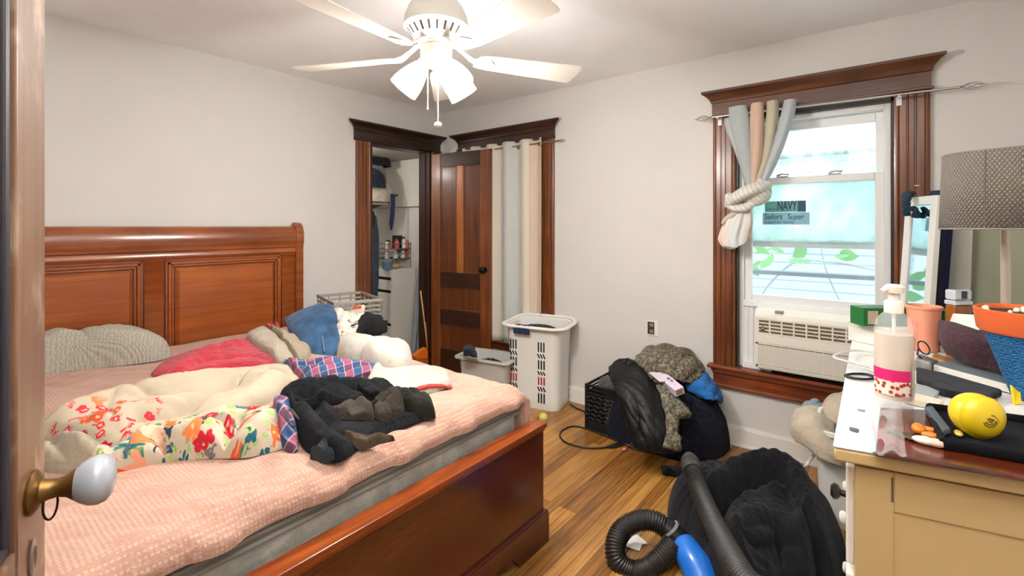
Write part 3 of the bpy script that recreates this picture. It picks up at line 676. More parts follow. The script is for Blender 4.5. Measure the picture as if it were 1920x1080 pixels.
def mk_blade(b):
    st = [(.18, .034), (.2, .048), (.24, .055), (.32, .06), (.45, .067), (.56, .073), (.63, .077), (.652, .0775), (.66, .073), (.668, .05), (.672, .0)]
    up = []; tilt = R(-12); m = Matrix.Rotation(tilt, 4, 'X')
    for x, w in st: up.append(Vector((x, w, 0)))
    lo = [Vector((x, -w*1.0, 0)) for x, w in st[-2::-1]]
    b.prism([m @ (v+Vector((0, 0, .003))) for v in up+lo], m.to_3x3() @ Vector((0, 0, -.006)))
def mk_arm(b):
    m = Matrix.Rotation(R(-12), 4, 'X')
    b.tube([(.06, 0, .055), (.09, 0, .05), (.12, 0, .028), (.155, 0, .004), (.185, 0, -.004)], [(.02, .006), (.017, .006), (.015, .006), (.022, .005), (.03, .004)], 12)
    b.prism([m @ Vector(p) for p in ((.17, .03, -.0035), (.2, .04, -.0035), (.235, .034, -.0035), (.262, 0, -.0035), (.235, -.034, -.0035), (.2, -.04, -.0035), (.17, -.03, -.0035))], (0, 0, -.004))
b0 = None
for k, a in enumerate(AL):
    if k == 0:
        bm = MB(); mk_blade(bm); bl = bm.build('blade', FANG, None, bevel=.002, origin=(0, 0, 0), smooth=30); bm = MB(); mk_arm(bm); ar = bm.build('blade_arm', FANW, bl, smooth=40)
        bl.parent = fan; bl.location = (0, 0, .008); b0 = bl; o = bl
    else: o = copy_tree(b0, fan)
    o.rotation_euler = (0, 0, R(a))
SHD = N('lit_glass_shade'); SHD.col('#fff4e4'); SHD.set(.3, .4); SHD.b.inputs['Emission Color'].default_value = (1, .99, .97, 1); SHD.b.inputs['Emission Strength'].default_value = 34.0
rdir = math.atan2(RT.y, RT.x)
LAMPS = []
sh0 = None
for k, off in enumerate((180, 60, -58)):       # one to the left, two to the right of the hub
    a = rdir+R((186, -40, 38)[k])
    m = Matrix.Rotation(R(-38), 4, 'Y')
    if sh0 is None:
        bm = MB(); bm.lathe([(.022, 0), (.027, -.006), (.034, -.02), (.046, -.05), (.056, -.085), (.061, -.115), (.0625, -.14), (.0605, -.139), (.054, -.085), (.044, -.05), (.03, -.018), (.02, -.004)], Matrix.Translation((.052, 0, 2.035)) @ m, 32)
        bm2 = MB(); bm2.lathe([(.0, .03), (.018, .028), (.026, .02), (.029, .0), (.027, -.012), (0, -.012)], Matrix.Translation((.052, 0, 2.035)) @ m, 24)
        s = bm.build('glass_shade', SHD.m, None, origin=(0, 0, 2.035), smooth=180); f2 = bm2.build('socket_cup', FANW, s)
        s.parent = fan; s.location = (0, 0, 2.035-2.06); sh0 = s; o = s
    else: o = copy_tree(sh0, fan)
    o.rotation_euler = (0, 0, a); LAMPS.append(a)
def ch(px, y0_, y1_, dg):
    g = 2.0-dg; p0, p1 = Pg(px, y0_, g), Pg(px, y1_, g); return p0, p1
CH = mk('pull_chain', '#e9e2d4', .4)
p0, p1 = ch(802, 108, 204, .05); one('pull_chain', CH, lambda b: (b.tube([p0, p1], .0018, 6), b.sphere(p1, .004, 8, 6)), fan)
p0, p1 = ch(821, 112, 230, .06)
pc = one('pull_chain', CH, lambda b: b.tube([p0, p1], .0018, 6), fan); q1 = p1
one('pull_ball', CH, lambda b: b.sphere(q1-Vector((0, 0, .008)), (.0155, .0155, .012), 16, 10), pc, smooth=180)

# ------------------------------------------------------------------ bed
BX0, BX1 = -3.19, -1.45                     # headboard run
bed = T('sleigh_bed', 'cherry wood sleigh bed with panelled headboard and low foot', 'bed', (-2.32, -1.2, 0))
prof = [(-.075, .30), (-.075, 1.155), (-.082, 1.165), (-.088, 1.175), (-.083, 1.185), (-.083, 1.2), (-.092, 1.21), (-.092, 1.222), (-.097, 1.235), (-.102, 1.26), (-.1, 1.29), (-.09, 1.32), (-.074, 1.342), (-.055, 1.352), (-.04, 1.35), (-.028, 1.335), (-.025, 1.3), (-.03, .3)]
hb = one('headboard', BEDW, lambda b: b.prism([(BX0+.05, y, z) for y, z in prof], (BX1-BX0-.1, 0, 0)), bed, smooth=40)
for x0, x1 in ((-3.04, -2.374), (-2.266, -1.6)):
    def pan(b):
        def fr(a, d, y0_, y1_):
            b.box(x0+a, x0+a+d, y0_, y1_, .42, 1.155-a); b.box(x1-a-d, x1-a, y0_, y1_, .42, 1.155-a); b.box(x0+a, x1-a, y0_, y1_, 1.155-a-d, 1.155-a)
        fr(.0, .01, -.078, -.074); fr(.012, .014, -.086, -.074); fr(.03, .01, -.08, -.074)
        b.prism([(x0+.062, -.092, .42), (x1-.062, -.092, .42), (x1-.062, -.092, 1.093), (x0+.062, -.092, 1.093)], (0, .02, 0))
        b.add([(x0+.046, -.075, .42), (x1-.046, -.075, .42), (x1-.046, -.075, 1.109), (x0+.046, -.075, 1.109), (x0+.064, -.0921, .42), (x1-.064, -.0921, .42), (x1-.064, -.0921, 1.091), (x0+.064, -.0921, 1.091)], [(3, 2, 6, 7), (2, 1, 5, 6), (0, 3, 7, 4)])
    one('panel', BEDP, pan, hb, bevel=.003, smooth=0)
    one('panel_groove', BEDD, lambda b: [b.box(x0+e, x0+e+.006, -.0765, -.07, .42, 1.155-e) or 0 for e in (.0,)] and None or [b.box(x0+.036, x0+.046, -.0765, -.07, .42, 1.115), b.box(x1-.046, x1-.036, -.0765, -.07, .42, 1.115), b.box(x0+.036, x1-.036, -.0765, -.07, 1.108, 1.118), b.box(x0-.008, x0, -.0765, -.07, .42, 1.16), b.box(x1, x1+.008, -.0765, -.07, .42, 1.16), b.box(x0-.008, x1+.008, -.0765, -.07, 1.155, 1.162)], hb, smooth=0)
def post(x0, x1):
    pr = [(-.1, 0), (-.1, 1.2), (-.108, 1.24), (-.112, 1.28), (-.106, 1.325), (-.09, 1.355), (-.066, 1.376), (-.04, 1.38), (-.018, 1.366), (-.012, 1.33), (-.014, 1.25), (-.014, 0)]
    return lambda b: b.prism([(x0, y, z) for y, z in pr], (x1-x0, 0, 0))
for a in ((BX0, BX0+.06), (BX1-.052, BX1)): one('post', BEDW, post(*a), bed, bevel=.005, smooth=40)
FT = .512; FX0, FX1, FYo = -3.17, -1.49, -2.2
def foot(b):
    b.box(FX0, FX1, FYo, FYo+.05, .1, FT-.02)
fb = one('footboard', BEDF, foot, bed, bevel=.004, smooth=0)
one('cap_rail', wood('cherry_rim', '#6a2a0e', '#a8541f', 'X', .22, .6, .8), lambda b: (b.box(FX0-.008, FX1+.008, FYo-.012, FYo+.056, FT-.022, FT), b.box(FX0, FX1+.002, FYo-.006, FYo, FT-.034, FT-.022)), fb, bevel=.006, seg=3, smooth=30)
def plinth(b):
    z1 = .128; prx = [(FX1+.016, 0), (FX1+.016, z1), (FX0, z1), (FX0, 0), (FX0+.2, 0), (FX0+.24, .045), (FX0+.3, .06), (FX1-.38, .06), (FX1-.3, .058), (FX1-.26, .035), (FX1-.235, .05), (FX1-.21, .03), (FX1-.19, .0)]
    b.prism([(x, FYo-.018, z) for x, z in prx], (0, .03, 0))
    b.box(FX0, FX1+.016, FYo-.012, FYo+.05, z1-.004, z1+.006); b.box(FX1-.02, FX1+.0152, FYo+.0125, FYo+.07, 0, z1-.005)
one('plinth', BEDF, plinth, fb, bevel=.003, smooth=0)
for xx in ((FX0, FX0+.03), (FX1-.035, FX1-.005)): one('side_rail', BEDF, lambda b: b.box(xx[0], xx[1], FYo+.05, -.09, .14, .4), bed, bevel=.004, smooth=0)
one('slat_base', BEDD, lambda b: b.box(FX0+.03, FX1-.035, FYo+.05, -.1, .2, .3), bed, smooth=0)
# mattress with piping along its edges
MX0, MX1, MY0, MY1, MZ = -3.12, -1.545, -2.1, -.125, .64
mt = one('mattress', MATT, lambda b: b.box(MX0, MX1, MY0, MY1, .305, MZ), None, bevel=.035, seg=4, smooth=60)
tag(mt, 'grey quilted mattress on the sleigh bed', 'mattress')
PIP = mk('mattress_piping', '#8e8b82', .7); 
def pip(b):
    for z in (.568, .545): b.tube([(MX0-.003, MY0-.003, z), (MX1+.003, MY0-.003, z), (MX1+.003, MY1, z)], .007, 8)
one('piping', PIP, pip, mt)
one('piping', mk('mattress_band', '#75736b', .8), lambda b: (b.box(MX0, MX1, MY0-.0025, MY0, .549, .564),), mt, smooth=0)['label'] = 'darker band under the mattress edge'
# fitted sheet
def sheet():
    R0 = .05; TX, TY = (MX0-.008, MX1+.012), (MY0-.012, MY1-.0); ZT = MZ+.022
    us = np.linspace(-.16, (TX[1]-TX[0])+.2, 230); vs_ = np.linspace(-.05, TY[1]-TY[0], 200); rows = []
    L = PI*R0/2
    def wrap(d):                              # d>0: distance past the start of the rounded edge -> (outward, down)
        if d <= 0: return d, 0
        if d < L: a = d/R0; return R0*math.sin(a), R0*(1-math.cos(a))
        return R0, R0+(d-L)
    for u in us:
        row = []
        for v in vs_:
            x = TX[0]+u; y = TY[0]+v
            # right edge
            ox, dx = wrap(x-(TX[1]-R0)); X = TX[1]-R0+ox if x > TX[1]-R0 else x
            if x < TX[0]+R0: o_, d_ = wrap((TX[0]+R0)-x); X = TX[0]+R0-o_; dx = d_
            oy, dy = wrap((TY[0]+R0)-y); Y = TY[0]+R0-oy if y < TY[0]+R0 else y
            z = ZT-max(dx, dy)-(min(dx, dy)*.15)
            row.append([X, Y, z, dx, dy])
        rows.append(row)
    A = np.array(rows); X, Y, Z, DX, DY = [A[:, :, i] for i in range(5)]
    w = np.clip(1-np.maximum(DX, DY)/.03, 0, 1)
    top = folds(X, Y, [(70, .19, .008, .9), (20, .3, .007, 1.0)], 3)+.006*(fbm(X/.3, Y/.3, 5)-.5)
    nearf = np.exp(-np.maximum(0, Y-MY0)/.28); top += nearf*folds(X, Y, [(55, .11, .016, .6), (20, .07, .006, .8)], 8)
    near_head = np.exp(-np.maximum(0, -.15-Y)/.25)*np.clip((X+2.6)/-.3+1.0, 0, 1); top += near_head*folds(X, Y, [(100, .09, .015, .8)], 12)
    Z = Z+top*(.35+.65*w)
    s1 = np.clip(DY/.05, 0, 1); Y = Y-s1*(.012+.018*np.maximum(0, np.sin(X*23+3*fbm(X*4, X*0, 2)))+.016*(fbm(X*9, Z*4, 4)-.3))
    s2 = np.clip(DX/.05, 0, 1)*(X > -2.3); X = X+s2*(.01+.016*np.sin(Y*19))
    hem = np.clip((DY-.06)/.07, 0, 1); Z = Z+hem*.05*(fbm(X*2.2, X*0+.5, 9)-.55)
    cor = np.clip(DX/.06, 0, 1)*np.clip(DY/.06, 0, 1); X = X+cor*.03; Y = Y-cor*.01
    b = MB(); b.grid([[tuple(p) for p in np.stack([X[i], Y[i], Z[i]], 1)] for i in range(len(us))])
    o = b.build('fitted_sheet', SHEET, None, smooth=180); 
    return o, ZT
shs, ZT = sheet(); tag(shs, 'pink dotted fitted sheet stretched over the mattress', 'bed sheet')
block(MX0, MX1+.03, MY0-.07, MY1, ZT+.004)
# ------------------------------------------------------------------ things on the bed
B = ZT
def hp(name, label, cat, pts, mat, group=None, **k):
    o = heap(name, outl(pts), mat, **k); tag(o, label, cat, group); return o
# grey pillow at the headboard
PILG = N('grey_hatched_pillowcase'); co = PILG.co((1, 1, 1), (0, 0, .5)); wv = PILG.wave(co, 22, 6, 3, 'X'); wv2 = PILG.wave(co, 90, 3, 2, 'Y')
PILG.col(PILG.mix(PILG.math('MULTIPLY', PILG.math('ADD', wv.outputs['Fac'], wv2.outputs['Fac']), .5), '#8e887b', '#b7b1a3')); PILG.set(.9, .2, 0, 0, .2); PILG.bump(PILG.noise(co, 300, 2).outputs['Fac'], .2, .003); PILG = PILG.m
pg = heap('pillow', [(-3.1, -.13), (-3.12, -.3), (-2.95, -.36), (-2.72, -.33), (-2.5, -.42), (-2.4, -.44), (-2.33, -.4), (-2.335, -.27), (-2.37, -.14), (-2.7, -.125)], PILG, H=.175, p=2.6, q=2.1, t=.01,
          fl=[(20, .3, .012, .5)], cre=[([(-2.62, -.40), (-2.66, -.3), (-2.68, -.16)], .01, -.02), ([(-2.78, -.36), (-2.82, -.25), (-2.84, -.15)], .01, -.02), ([(-2.9, -.36), (-2.97, -.25), (-3.0, -.18)], .012, -.03), ([(-2.72, -.38), (-2.75, -.25)], .04, .02)], seed=4, rag=.008)
tag(pg, 'grey hatched pillow against the headboard beside the entry door', 'pillow', 'pillows on the bed')
# jeans draped at the far corner, in front of the wire crate (built after the crate)
def cr(pts, z, w, h): return ([tuple(Pz(x, y, z)) for x, y in pts], w, h)
# red and cream blanket behind the comforter
RED = cloth('red_fleece', '#d3243f', '#b81a33', sheen=.3, var=.2, wr=.5)
CREAM = cloth('cream_cotton', '#bdaf98', '#b0a188', var=.1, vscale=5)
IVORY = cloth('ivory_cotton', '#cdc3b2', '#bfb29c', var=.1, vscale=5)
bk = T('blanket', 'red blanket with cream lining crumpled behind the floral comforter', 'blanket', tuple(Pz(450, 665, B)))
o = heap('red_side', outl([(283, 705, B), (330, 668, B+.03), (400, 634, B+.08), (470, 619, B+.08), (520, 606, B+.08), (545, 618, B+.06), (560, 650, B), (520, 690, B), (420, 700, B), (340, 712, B)]), RED, H=.045, p=3.6, q=2, fl=[(70, .3, .014, .5)], cre=[cr([(330, 690), (400, 668), (480, 662), (530, 680)], B+.06, .016, -.04), cr([(310, 690), (380, 655), (450, 640)], B+.08, .04, .03), cr([(420, 660), (410, 640), (415, 625)], B+.08, .014, -.015)], parent=bk, seed=6, rag=.012)
o = heap('lining', outl([(462, 640, B+.04), (480, 612, B+.08), (500, 622, B+.06), (520, 645, B+.05), (552, 680, B), (560, 700, B), (528, 694, B), (498, 680, B), (470, 668, B)]), IVORY, H=.04, p=3.4, q=2, fl=[(40, .12, .016, .6)], parent=bk, seed=9)
o = heap('lining', outl([(505, 618, B+.1), (530, 628, B+.1), (556, 610, B+.13), (578, 642, B+.06), (582, 668, B), (566, 690, B), (545, 672, B+.02), (520, 650, B+.03)]), CREAM, H=.05, p=3.4, q=2, fl=[(110, .13, .018, .5)], parent=bk, seed=11)
o = heap('fleece_corner', outl([(498, 612, B+.09), (520, 602, B+.12), (540, 608, B+.12), (542, 622, B+.09), (520, 630, B+.08)]), cloth('pink_fleece', '#e0506a', '#cf3a58'), H=.035, p=2.6, parent=bk, seed=12)

# comforter: cream lining turned up behind, printed face bunched in front
def cr(pts, z, w, h): return ([tuple(Pz(x, y, z)) for x, y in pts], w, h)
bird = Pz(178, 792, B+.06)
LIN = floral('comforter_lining', '#bbad96', mask=((bird.x-.01, bird.y-.03), .19), sc=11)
FLO = floral('comforter_print', '#c4b69f', sc=9)
cf = T('comforter', 'cream comforter with red and teal floral print bunched across the bed', 'comforter', tuple(Pz(320, 800, B)))
o = heap('lining', outl([(60, 815, B+.02), (60, 775, B+.10), (110, 748, B+.11), (160, 728, B+.11), (230, 712, B+.10), (310, 696, B+.09), (400, 682, B+.08), (480, 674, B+.08), (540, 682, B+.05), (562, 700, B+.03), (545, 735, B), (500, 760, B), (430, 790, B), (340, 808, B), (260, 835, B), (190, 850, B), (110, 840, B)]), LIN, H=.06, p=5, q=2.0,
         fl=[(70, .3, .02, .6), (30, .2, .01, .8)], cre=[cr([(120, 765), (220, 738), (330, 718), (440, 700), (530, 695)], B+.09, .05, .05), cr([(545, 690), (478, 700), (400, 742), (330, 770), (262, 786)], B+.06, .02, -.07), cr([(545, 705), (470, 720), (420, 735), (352, 772)], B+.05, .015, -.045),
            cr([(90, 800), (180, 790), (300, 765), (380, 745)], B+.07, .045, .035), cr([(230, 716), (250, 726), (300, 730)], B+.1, .014, -.02), cr([(560, 705), (520, 735), (460, 760)], B+.04, .02, .03), cr([(210, 770), (200, 750), (215, 735)], B+.1, .014, -.02)], parent=cf, seed=21, nth=240, nr=64, rag=.012)
o = heap('lining', outl([(60, 880, B), (60, 812, B+.07), (100, 803, B+.08), (150, 812, B+.08), (185, 830, B+.06), (200, 855, B+.02), (185, 888, B), (120, 893, B)]), CREAM, H=.06, p=3.5, q=2, fl=[(35, .2, .02, .7)], cre=[cr([(90, 820), (120, 845), (150, 880)], B+.06, .02, -.04), cr([(110, 815), (150, 835), (178, 870)], B+.07, .03, .03)], parent=cf, seed=23, rag=.015)
o = heap('printed_face', outl([(165, 893, B), (176, 846, B+.06), (200, 824, B+.07), (240, 802, B+.07), (290, 786, B+.07), (360, 770, B+.07), (430, 752, B+.07), (490, 748, B+.07), (536, 758, B+.06), (558, 775, B+.05), (560, 812, B+.02), (545, 838, B), (470, 860, B), (400, 863, B), (320, 868, B), (250, 884, B), (205, 894, B)]), FLO, H=.062, p=4.2, q=2.0,
         fl=[(70, .26, .022, .6), (20, .18, .014, .7)], cre=[cr([(232, 890), (228, 860), (242, 835), (262, 815)], B+.05, .016, -.05), cr([(240, 828), (290, 808), (360, 806), (420, 790)], B+.08, .03, .04), cr([(300, 834), (345, 848), (380, 858), (400, 850), (442, 806), (450, 790)], B+.05, .014, -.06), cr([(262, 812), (330, 812), (400, 800), (440, 800)], B+.07, .014, -.035),
            cr([(250, 860), (330, 850), (390, 830)], B+.06, .035, .03), cr([(440, 840), (480, 810), (520, 790)], B+.06, .04, .04), cr([(560, 800), (520, 815), (490, 825)], B+.05, .012, -.03), cr([(200, 880), (205, 850), (215, 830)], B+.06, .018, -.04)], parent=cf, seed=25, nth=260, nr=64, rag=.015)
# plaid shirt under the dark clothes
PLA = plaid_mat()
ps = T('plaid_shirt', 'blue and red plaid shirt crumpled under the dark clothes on the bed', 'shirt', tuple(Pz(600, 720, B)))
heap('body', outl([(525, 700, B), (545, 680, B+.05), (565, 663, B+.09), (600, 662, B+.08), (650, 668, B+.09), (675, 655, B+.11), (705, 652, B+.11), (716, 675, B+.07), (715, 715, B), (660, 720, B), (580, 722, B)]), PLA, H=.05, p=3.4, q=2, fl=[(60, .09, .022, .8), (10, .12, .02, .8)], parent=ps, seed=31, rag=.03)
heap('tail', outl([(512, 778, B+.02), (535, 770, B+.04), (550, 790, B+.02), (560, 830, B), (556, 852, B), (530, 845, B), (518, 815, B+.02)]), plaid_mat('red_plaid', 1.1), H=.03, p=2.4, q=2, fl=[(60, .08, .02, .7)], parent=ps, seed=33)
# folded white cloth with a red edge
fw = T('pillowcase', 'folded white pillowcase with a coral red edge near the right side of the bed', 'pillowcase', tuple(Pz(780, 710, B)))
WC = cloth('white_cotton', '#cfc8be', '#c2b9ac', var=.08)
heap('folded_cloth', outl([(690, 712, B+.02), (720, 694, B+.03), (790, 690, B+.02), (835, 700, B+.01), (846, 720, B+.005), (840, 730, B), (780, 745, B), (720, 752, B), (690, 735, B)]), WC, H=.028, p=6, q=2.6, fl=[(40, .22, .012, .6)], parent=fw, seed=41, rag=.02)
strip('red_edge', [tuple(Pz(x, y, B)) for x, y in ((745, 751), (780, 744), (815, 736), (846, 729))], cloth('coral_edge', '#c9463e', '#b53a34'), .012, .008, parent=fw)
# white printed pillow at the right of the bed
WP = N('white_printed_pillowcase'); co = WP.co(); v = WP.vor(co, 22); wn_ = WP.noise(co, 30, 3)
WP.col(WP.mix(WP.ramp(WP.math('ADD', v.outputs['Distance'], WP.math('MULTIPLY', wn_.outputs['Fac'], .4)), [(.36, .45), (.42, 0.0)]), '#bdb6aa', '#8f8b84')); WP.set(.9, .2, 0, 0, .2); WP.bump(WP.noise(co, 40, 3).outputs['Fac'], .2, .004)
pw = T('pillow', 'white pillow with a faint grey leaf print at the far right of the bed', 'pillow', tuple(Pz(700, 670, B)), 'pillows on the bed')
heap('case', outl([(634, 655, B+.02), (634, 634, B+.12), (660, 622, B+.17), (720, 616, B+.17), (757, 622, B+.15), (772, 660, B+.04), (768, 695, B), (740, 703, B), (690, 700, B), (645, 690, B)]), WP.m, H=.125, p=3.2, q=2.0, fl=[(120, .2, .014, .6), (70, .1, .01, .7)], cre=[cr([(768, 680), (745, 670), (735, 650)], B+.06, .014, -.02), cr([(690, 700), (700, 685), (715, 675)], B+.05, .014, -.02)], parent=pw, seed=44, rag=.012)
# black hoodie
SLATE = cloth('black_sweat', '#15161a', '#0e0f14', rough=.95, var=.3, sheen=.03, speck='#2c2c32')
hd = T('black_hoodie', 'large black hooded sweatshirt spread over the bed clothes toward the front', 'hoodie', tuple(Pz(640, 800, B)))
hz = outl([(514, 740, B+.05), (535, 722, B+.06), (580, 705, B+.07), (630, 700, B+.07), (690, 706, B+.06), (760, 735, B+.04), (800, 762, B+.02), (815, 778, B+.005), (775, 798, B), (715, 822, B), (675, 845, B), (638, 866, B+.005), (605, 864, B+.005), (578, 848, B+.01), (556, 818, B+.02), (535, 785, B+.03)])
heap('body', hz, SLATE, H=.035, p=5, q=2.2, fl=[(62, .24, .02, .7), (20, .16, .012, .8)], cre=[cr([(520, 745), (580, 735), (650, 722), (700, 722)], B+.07, .04, .045), cr([(550, 770), (600, 748), (660, 735)], B+.06, .016, -.04), cr([(575, 795), (600, 822), (640, 842), (700, 838), (770, 805)], B+.04, .045, .05), cr([(600, 790), (630, 815), (680, 822)], B+.04, .02, -.035), cr([(560, 800), (590, 850)], B+.04, .03, .025), cr([(600, 760), (625, 790)], B+.05, .02, .03), cr([(640, 855), (690, 845), (740, 815)], B+.03, .012, -.02)], parent=hd, seed=51, nth=260, nr=64, rag=.012, micro=.004)
heap('hood', outl([(516, 746, B+.07), (545, 722, B+.09), (600, 706, B+.1), (655, 714, B+.1), (685, 732, B+.08), (640, 750, B+.07), (590, 766, B+.06), (540, 775, B+.05)]), SLATE, H=.02, p=3.5, q=2, fl=[(66, .12, .016, .5)], cre=[cr([(525, 758), (580, 742), (650, 738)], B+.08, .012, -.03), cr([(540, 765), (600, 752), (650, 745)], B+.08, .016, .02)], parent=hd, seed=53, rag=.01)
heap('cuff', outl([(576, 846, B+.03), (592, 842, B+.04), (615, 852, B+.03), (628, 862, B+.015), (608, 866, B+.01), (588, 860, B+.01)]), cloth('slate_cuff', '#333d42', '#2a3338', sheen=.05), H=.014, p=4, parent=hd, seed=5, fl=[(40, .03, .006, .5)])
dr = spline([tuple(Pz(x, y, B+.115)) for x, y in ((560, 786), (545, 768), (539, 775), (542, 792), (551, 800))], 6)
one('drawstring', cloth('slate_cord', '#39424a'), lambda b: b.tube(dr, .004, 6), hd, smooth=180)
# taupe shirt lying on the hoodie
TAU = cloth('taupe_knit', '#544a42', '#40382f', var=.2, sheen=.05)
tp = hp('taupe_shirt', 'taupe shirt lying in the middle of the black hoodie', 'shirt', [(622, 755, B+.11), (640, 722, B+.15), (668, 708, B+.16), (690, 715, B+.15), (703, 738, B+.13), (690, 758, B+.1), (660, 758, B+.1)], TAU, H=.022, p=3.5, q=2, fl=[(40, .1, .012, .6)], cre=[cr([(640, 745), (665, 728), (695, 735)], B+.13, .02, .025), cr([(668, 712), (660, 735), (640, 752)], B+.14, .012, -.02)], seed=61, rag=.02)
tg = T('brown_shorts', 'crumpled brown gathered cloth at the front of the dark clothes heap', 'shorts', tuple(Pz(700, 800, B)))
heap('gathered_cloth', outl([(640, 818, B+.05), (665, 800, B+.08), (690, 785, B+.1), (715, 776, B+.1), (752, 786, B+.07), (750, 798, B+.05), (710, 812, B+.04), (670, 828, B+.03)]), cloth('brown_twill', '#5f4e3e', '#3f3329', var=.3, sheen=.05), H=.022, p=3, q=2, fl=[(120, .06, .028, .8), (60, .08, .016, .8)], parent=tg, seed=63, rag=.05)
# dark olive bundle
OLV = cloth('olive_jersey', '#2c2b25', '#1c1b16', var=.3, sheen=.04)
ob = T('olive_shirt', 'dark olive long sleeved shirt bunched on the right of the dark clothes heap', 'shirt', tuple(Pz(750, 750, B)))
heap('body', outl([(700, 745, B+.08), (712, 715, B+.13), (735, 698, B+.15), (762, 705, B+.13), (785, 730, B+.09), (808, 758, B+.04), (816, 778, B+.02), (780, 792, B), (735, 790, B+.01), (706, 775, B+.05)]), OLV, H=.05, p=3.2, q=2, fl=[(135, .075, .022, .7), (60, .06, .012, .9)], cre=[cr([(715, 740), (745, 722), (775, 732)], B+.1, .014, -.03), cr([(718, 762), (750, 745), (790, 752)], B+.08, .014, -.03), cr([(730, 780), (765, 765), (800, 768)], B+.06, .012, -.025), cr([(722, 752), (750, 735), (780, 740)], B+.1, .02, .02)], parent=ob, seed=65, rag=.03, nth=180, nr=50)
heap('collar', outl([(700, 720, B+.16), (718, 700, B+.18), (742, 694, B+.18), (758, 710, B+.16), (740, 728, B+.14), (715, 735, B+.14)]), cloth('brown_olive', '#473c33', '#332b24', sheen=.05), H=.022, p=2.2, q=2, fl=[(130, .06, .024, .8)], parent=ob, seed=67)
heap('black_cloth', outl([(670, 705, B+.12), (688, 690, B+.15), (708, 692, B+.15), (712, 715, B+.12), (690, 725, B+.1)]), SLATE, H=.03, p=2.4, fl=[(60, .07, .02, .8)], parent=ob, seed=68)

# ------------------------------------------------------------------ nightstand, wire crate and clothes behind the bed corner
def drape(name, rows, mat, parent=None, thick=.008, fl=(), nu=60, nv=60, seed=0, amp=1.0, bulge=0, edge=True):
    """a hanging piece of cloth lofted through rows of points"""
    P = [spline(r, 20) for r in rows]; n = min(len(p) for p in P)
    def rs(p):
        k = np.linspace(0, len(p)-1, nu); return [p[int(a)].lerp(p[min(int(a)+1, len(p)-1)], a-int(a)) for a in k]
    P = [rs(p) for p in P]; cols = [spline([r[i] for r in P], 14) for i in range(nu)]
    G = []
    for c in cols:
        k = np.linspace(0, len(c)-1, nv); G.append([c[int(a)].lerp(c[min(int(a)+1, len(c)-1)], a-int(a)) for a in k])
    A = np.array([[tuple(p) for p in r] for r in G]); du = np.gradient(A, axis=0); dv = np.gradient(A, axis=1); nn = np.cross(du, dv)
    nn /= np.maximum(1e-9, np.linalg.norm(nn, axis=2, keepdims=True)); toc = np.array(tuple(CAM))-A
    if (nn*toc).sum() < 0: nn = -nn
    lu = np.cumsum(np.concatenate([[0], np.linalg.norm(np.diff(A.mean(axis=1), axis=0), axis=1)])); lv = np.cumsum(np.concatenate([[0], np.linalg.norm(np.diff(A.mean(axis=0), axis=0), axis=1)]))
    U, V = np.meshgrid(lu, lv, indexing='ij'); d = folds(U, V, fl, seed) if fl else 0*U
    su = np.sin(PI*np.linspace(0, 1, nu))[:, None]; sv = np.sin(PI*np.linspace(0, 1, nv))[None, :]
    A = A+nn*(d*amp+bulge*su*sv)[:, :, None]
    b = MB(); b.grid([[tuple(p) for p in r] for r in A]); b.uv = [(u, v) for u, v in zip(U.ravel(), V.ravel())]
    return b.build(name, mat, parent, smooth=180, solid=thick)
NX_, NY_ = -1.32, -.46
ns = T('nightstand', 'low dark nightstand under the grey slatted crate beside the bed', 'nightstand', (NX_, NY_, 0))
NSW = wood('nightstand_wood', '#1e100a', '#3a2114', 'X', .5)
one('cabinet', NSW, lambda b: b.box(-1.47, -1.1, -.7, -.2, .05, .545), ns, bevel=.004, smooth=0)
one('top', NSW, lambda b: b.box(-1.48, -1.08, -.72, -.18, .545, .57), ns, bevel=.004, smooth=0)
one('drawer', NSW, lambda b: b.box(-1.1, -1.09, -.67, -.23, .3, .5), ns, bevel=.003, smooth=0)
for lx in (-1.45, -1.12):
    for ly in (-.67, -.23): one('foot', NSW, lambda b: b.box(lx-.015, lx+.015, ly-.015, ly+.015, 0, .05), ns, smooth=0)
GW = mk('grey_crate_plastic', '#98938a', .5, .4)
def crate(name, label, cx, cy, sx, sy, z0, z1, mat, slats, cat='crate', rot=0, nx=5, ny=6):
    t = T(name, label, cat, (cx, cy, z0)); x0, x1, y0, y1 = cx-sx/2, cx+sx/2, cy-sy/2, cy+sy/2
    one('base', mat, lambda b: b.box(x0, x1, y0, y1, z0, z0+.012), t, smooth=0)
    def rim(b):
        for a in ((x0-.004, x1+.004, y0-.004, y0+.008), (x0-.004, x1+.004, y1-.008, y1+.004)): b.box(a[0], a[1], a[2], a[3], z1-.02, z1)
        for a in ((x0-.004, x0+.008), (x1-.008, x1+.004)): b.box(a[0], a[1], y0, y1, z1-.02, z1)
    one('rim', mat, rim, t, bevel=.003, smooth=0)
    def sl(b):
        for z, h in slats:
            for a in ((x0, x1, y0, y0+.005), (x0, x1, y1-.005, y1)): b.box(a[0], a[1], a[2], a[3], z, z+h)
            for a in ((x0, x0+.005), (x1-.005, x1)): b.box(a[0], a[1], y0, y1, z, z+h)
        for x in np.linspace(x0, x1, nx):
            for a in ((y0, y0+.007), (y1-.007, y1)): b.box(max(x0, x-.004), min(x1, x+.004), a[0], a[1], z0, z1)
        for y in np.linspace(y0, y1, ny):
            for a in ((x0, x0+.007), (x1-.007, x1)): b.box(a[0], a[1], max(y0, y-.004), min(y1, y+.004), z0, z1)
    one('slats', mat, sl, t, smooth=0); t.rotation_euler = (0, 0, rot); return t
crate('slatted_crate', 'grey slatted plastic crate standing between the headboard and the closet doorway', NX_, NY_, .31, .43, .572, .872, GW, [(.59+.029*k, .012) for k in range(9)], rot=R(-16))
rim0 = Pz(645, 560, .8)
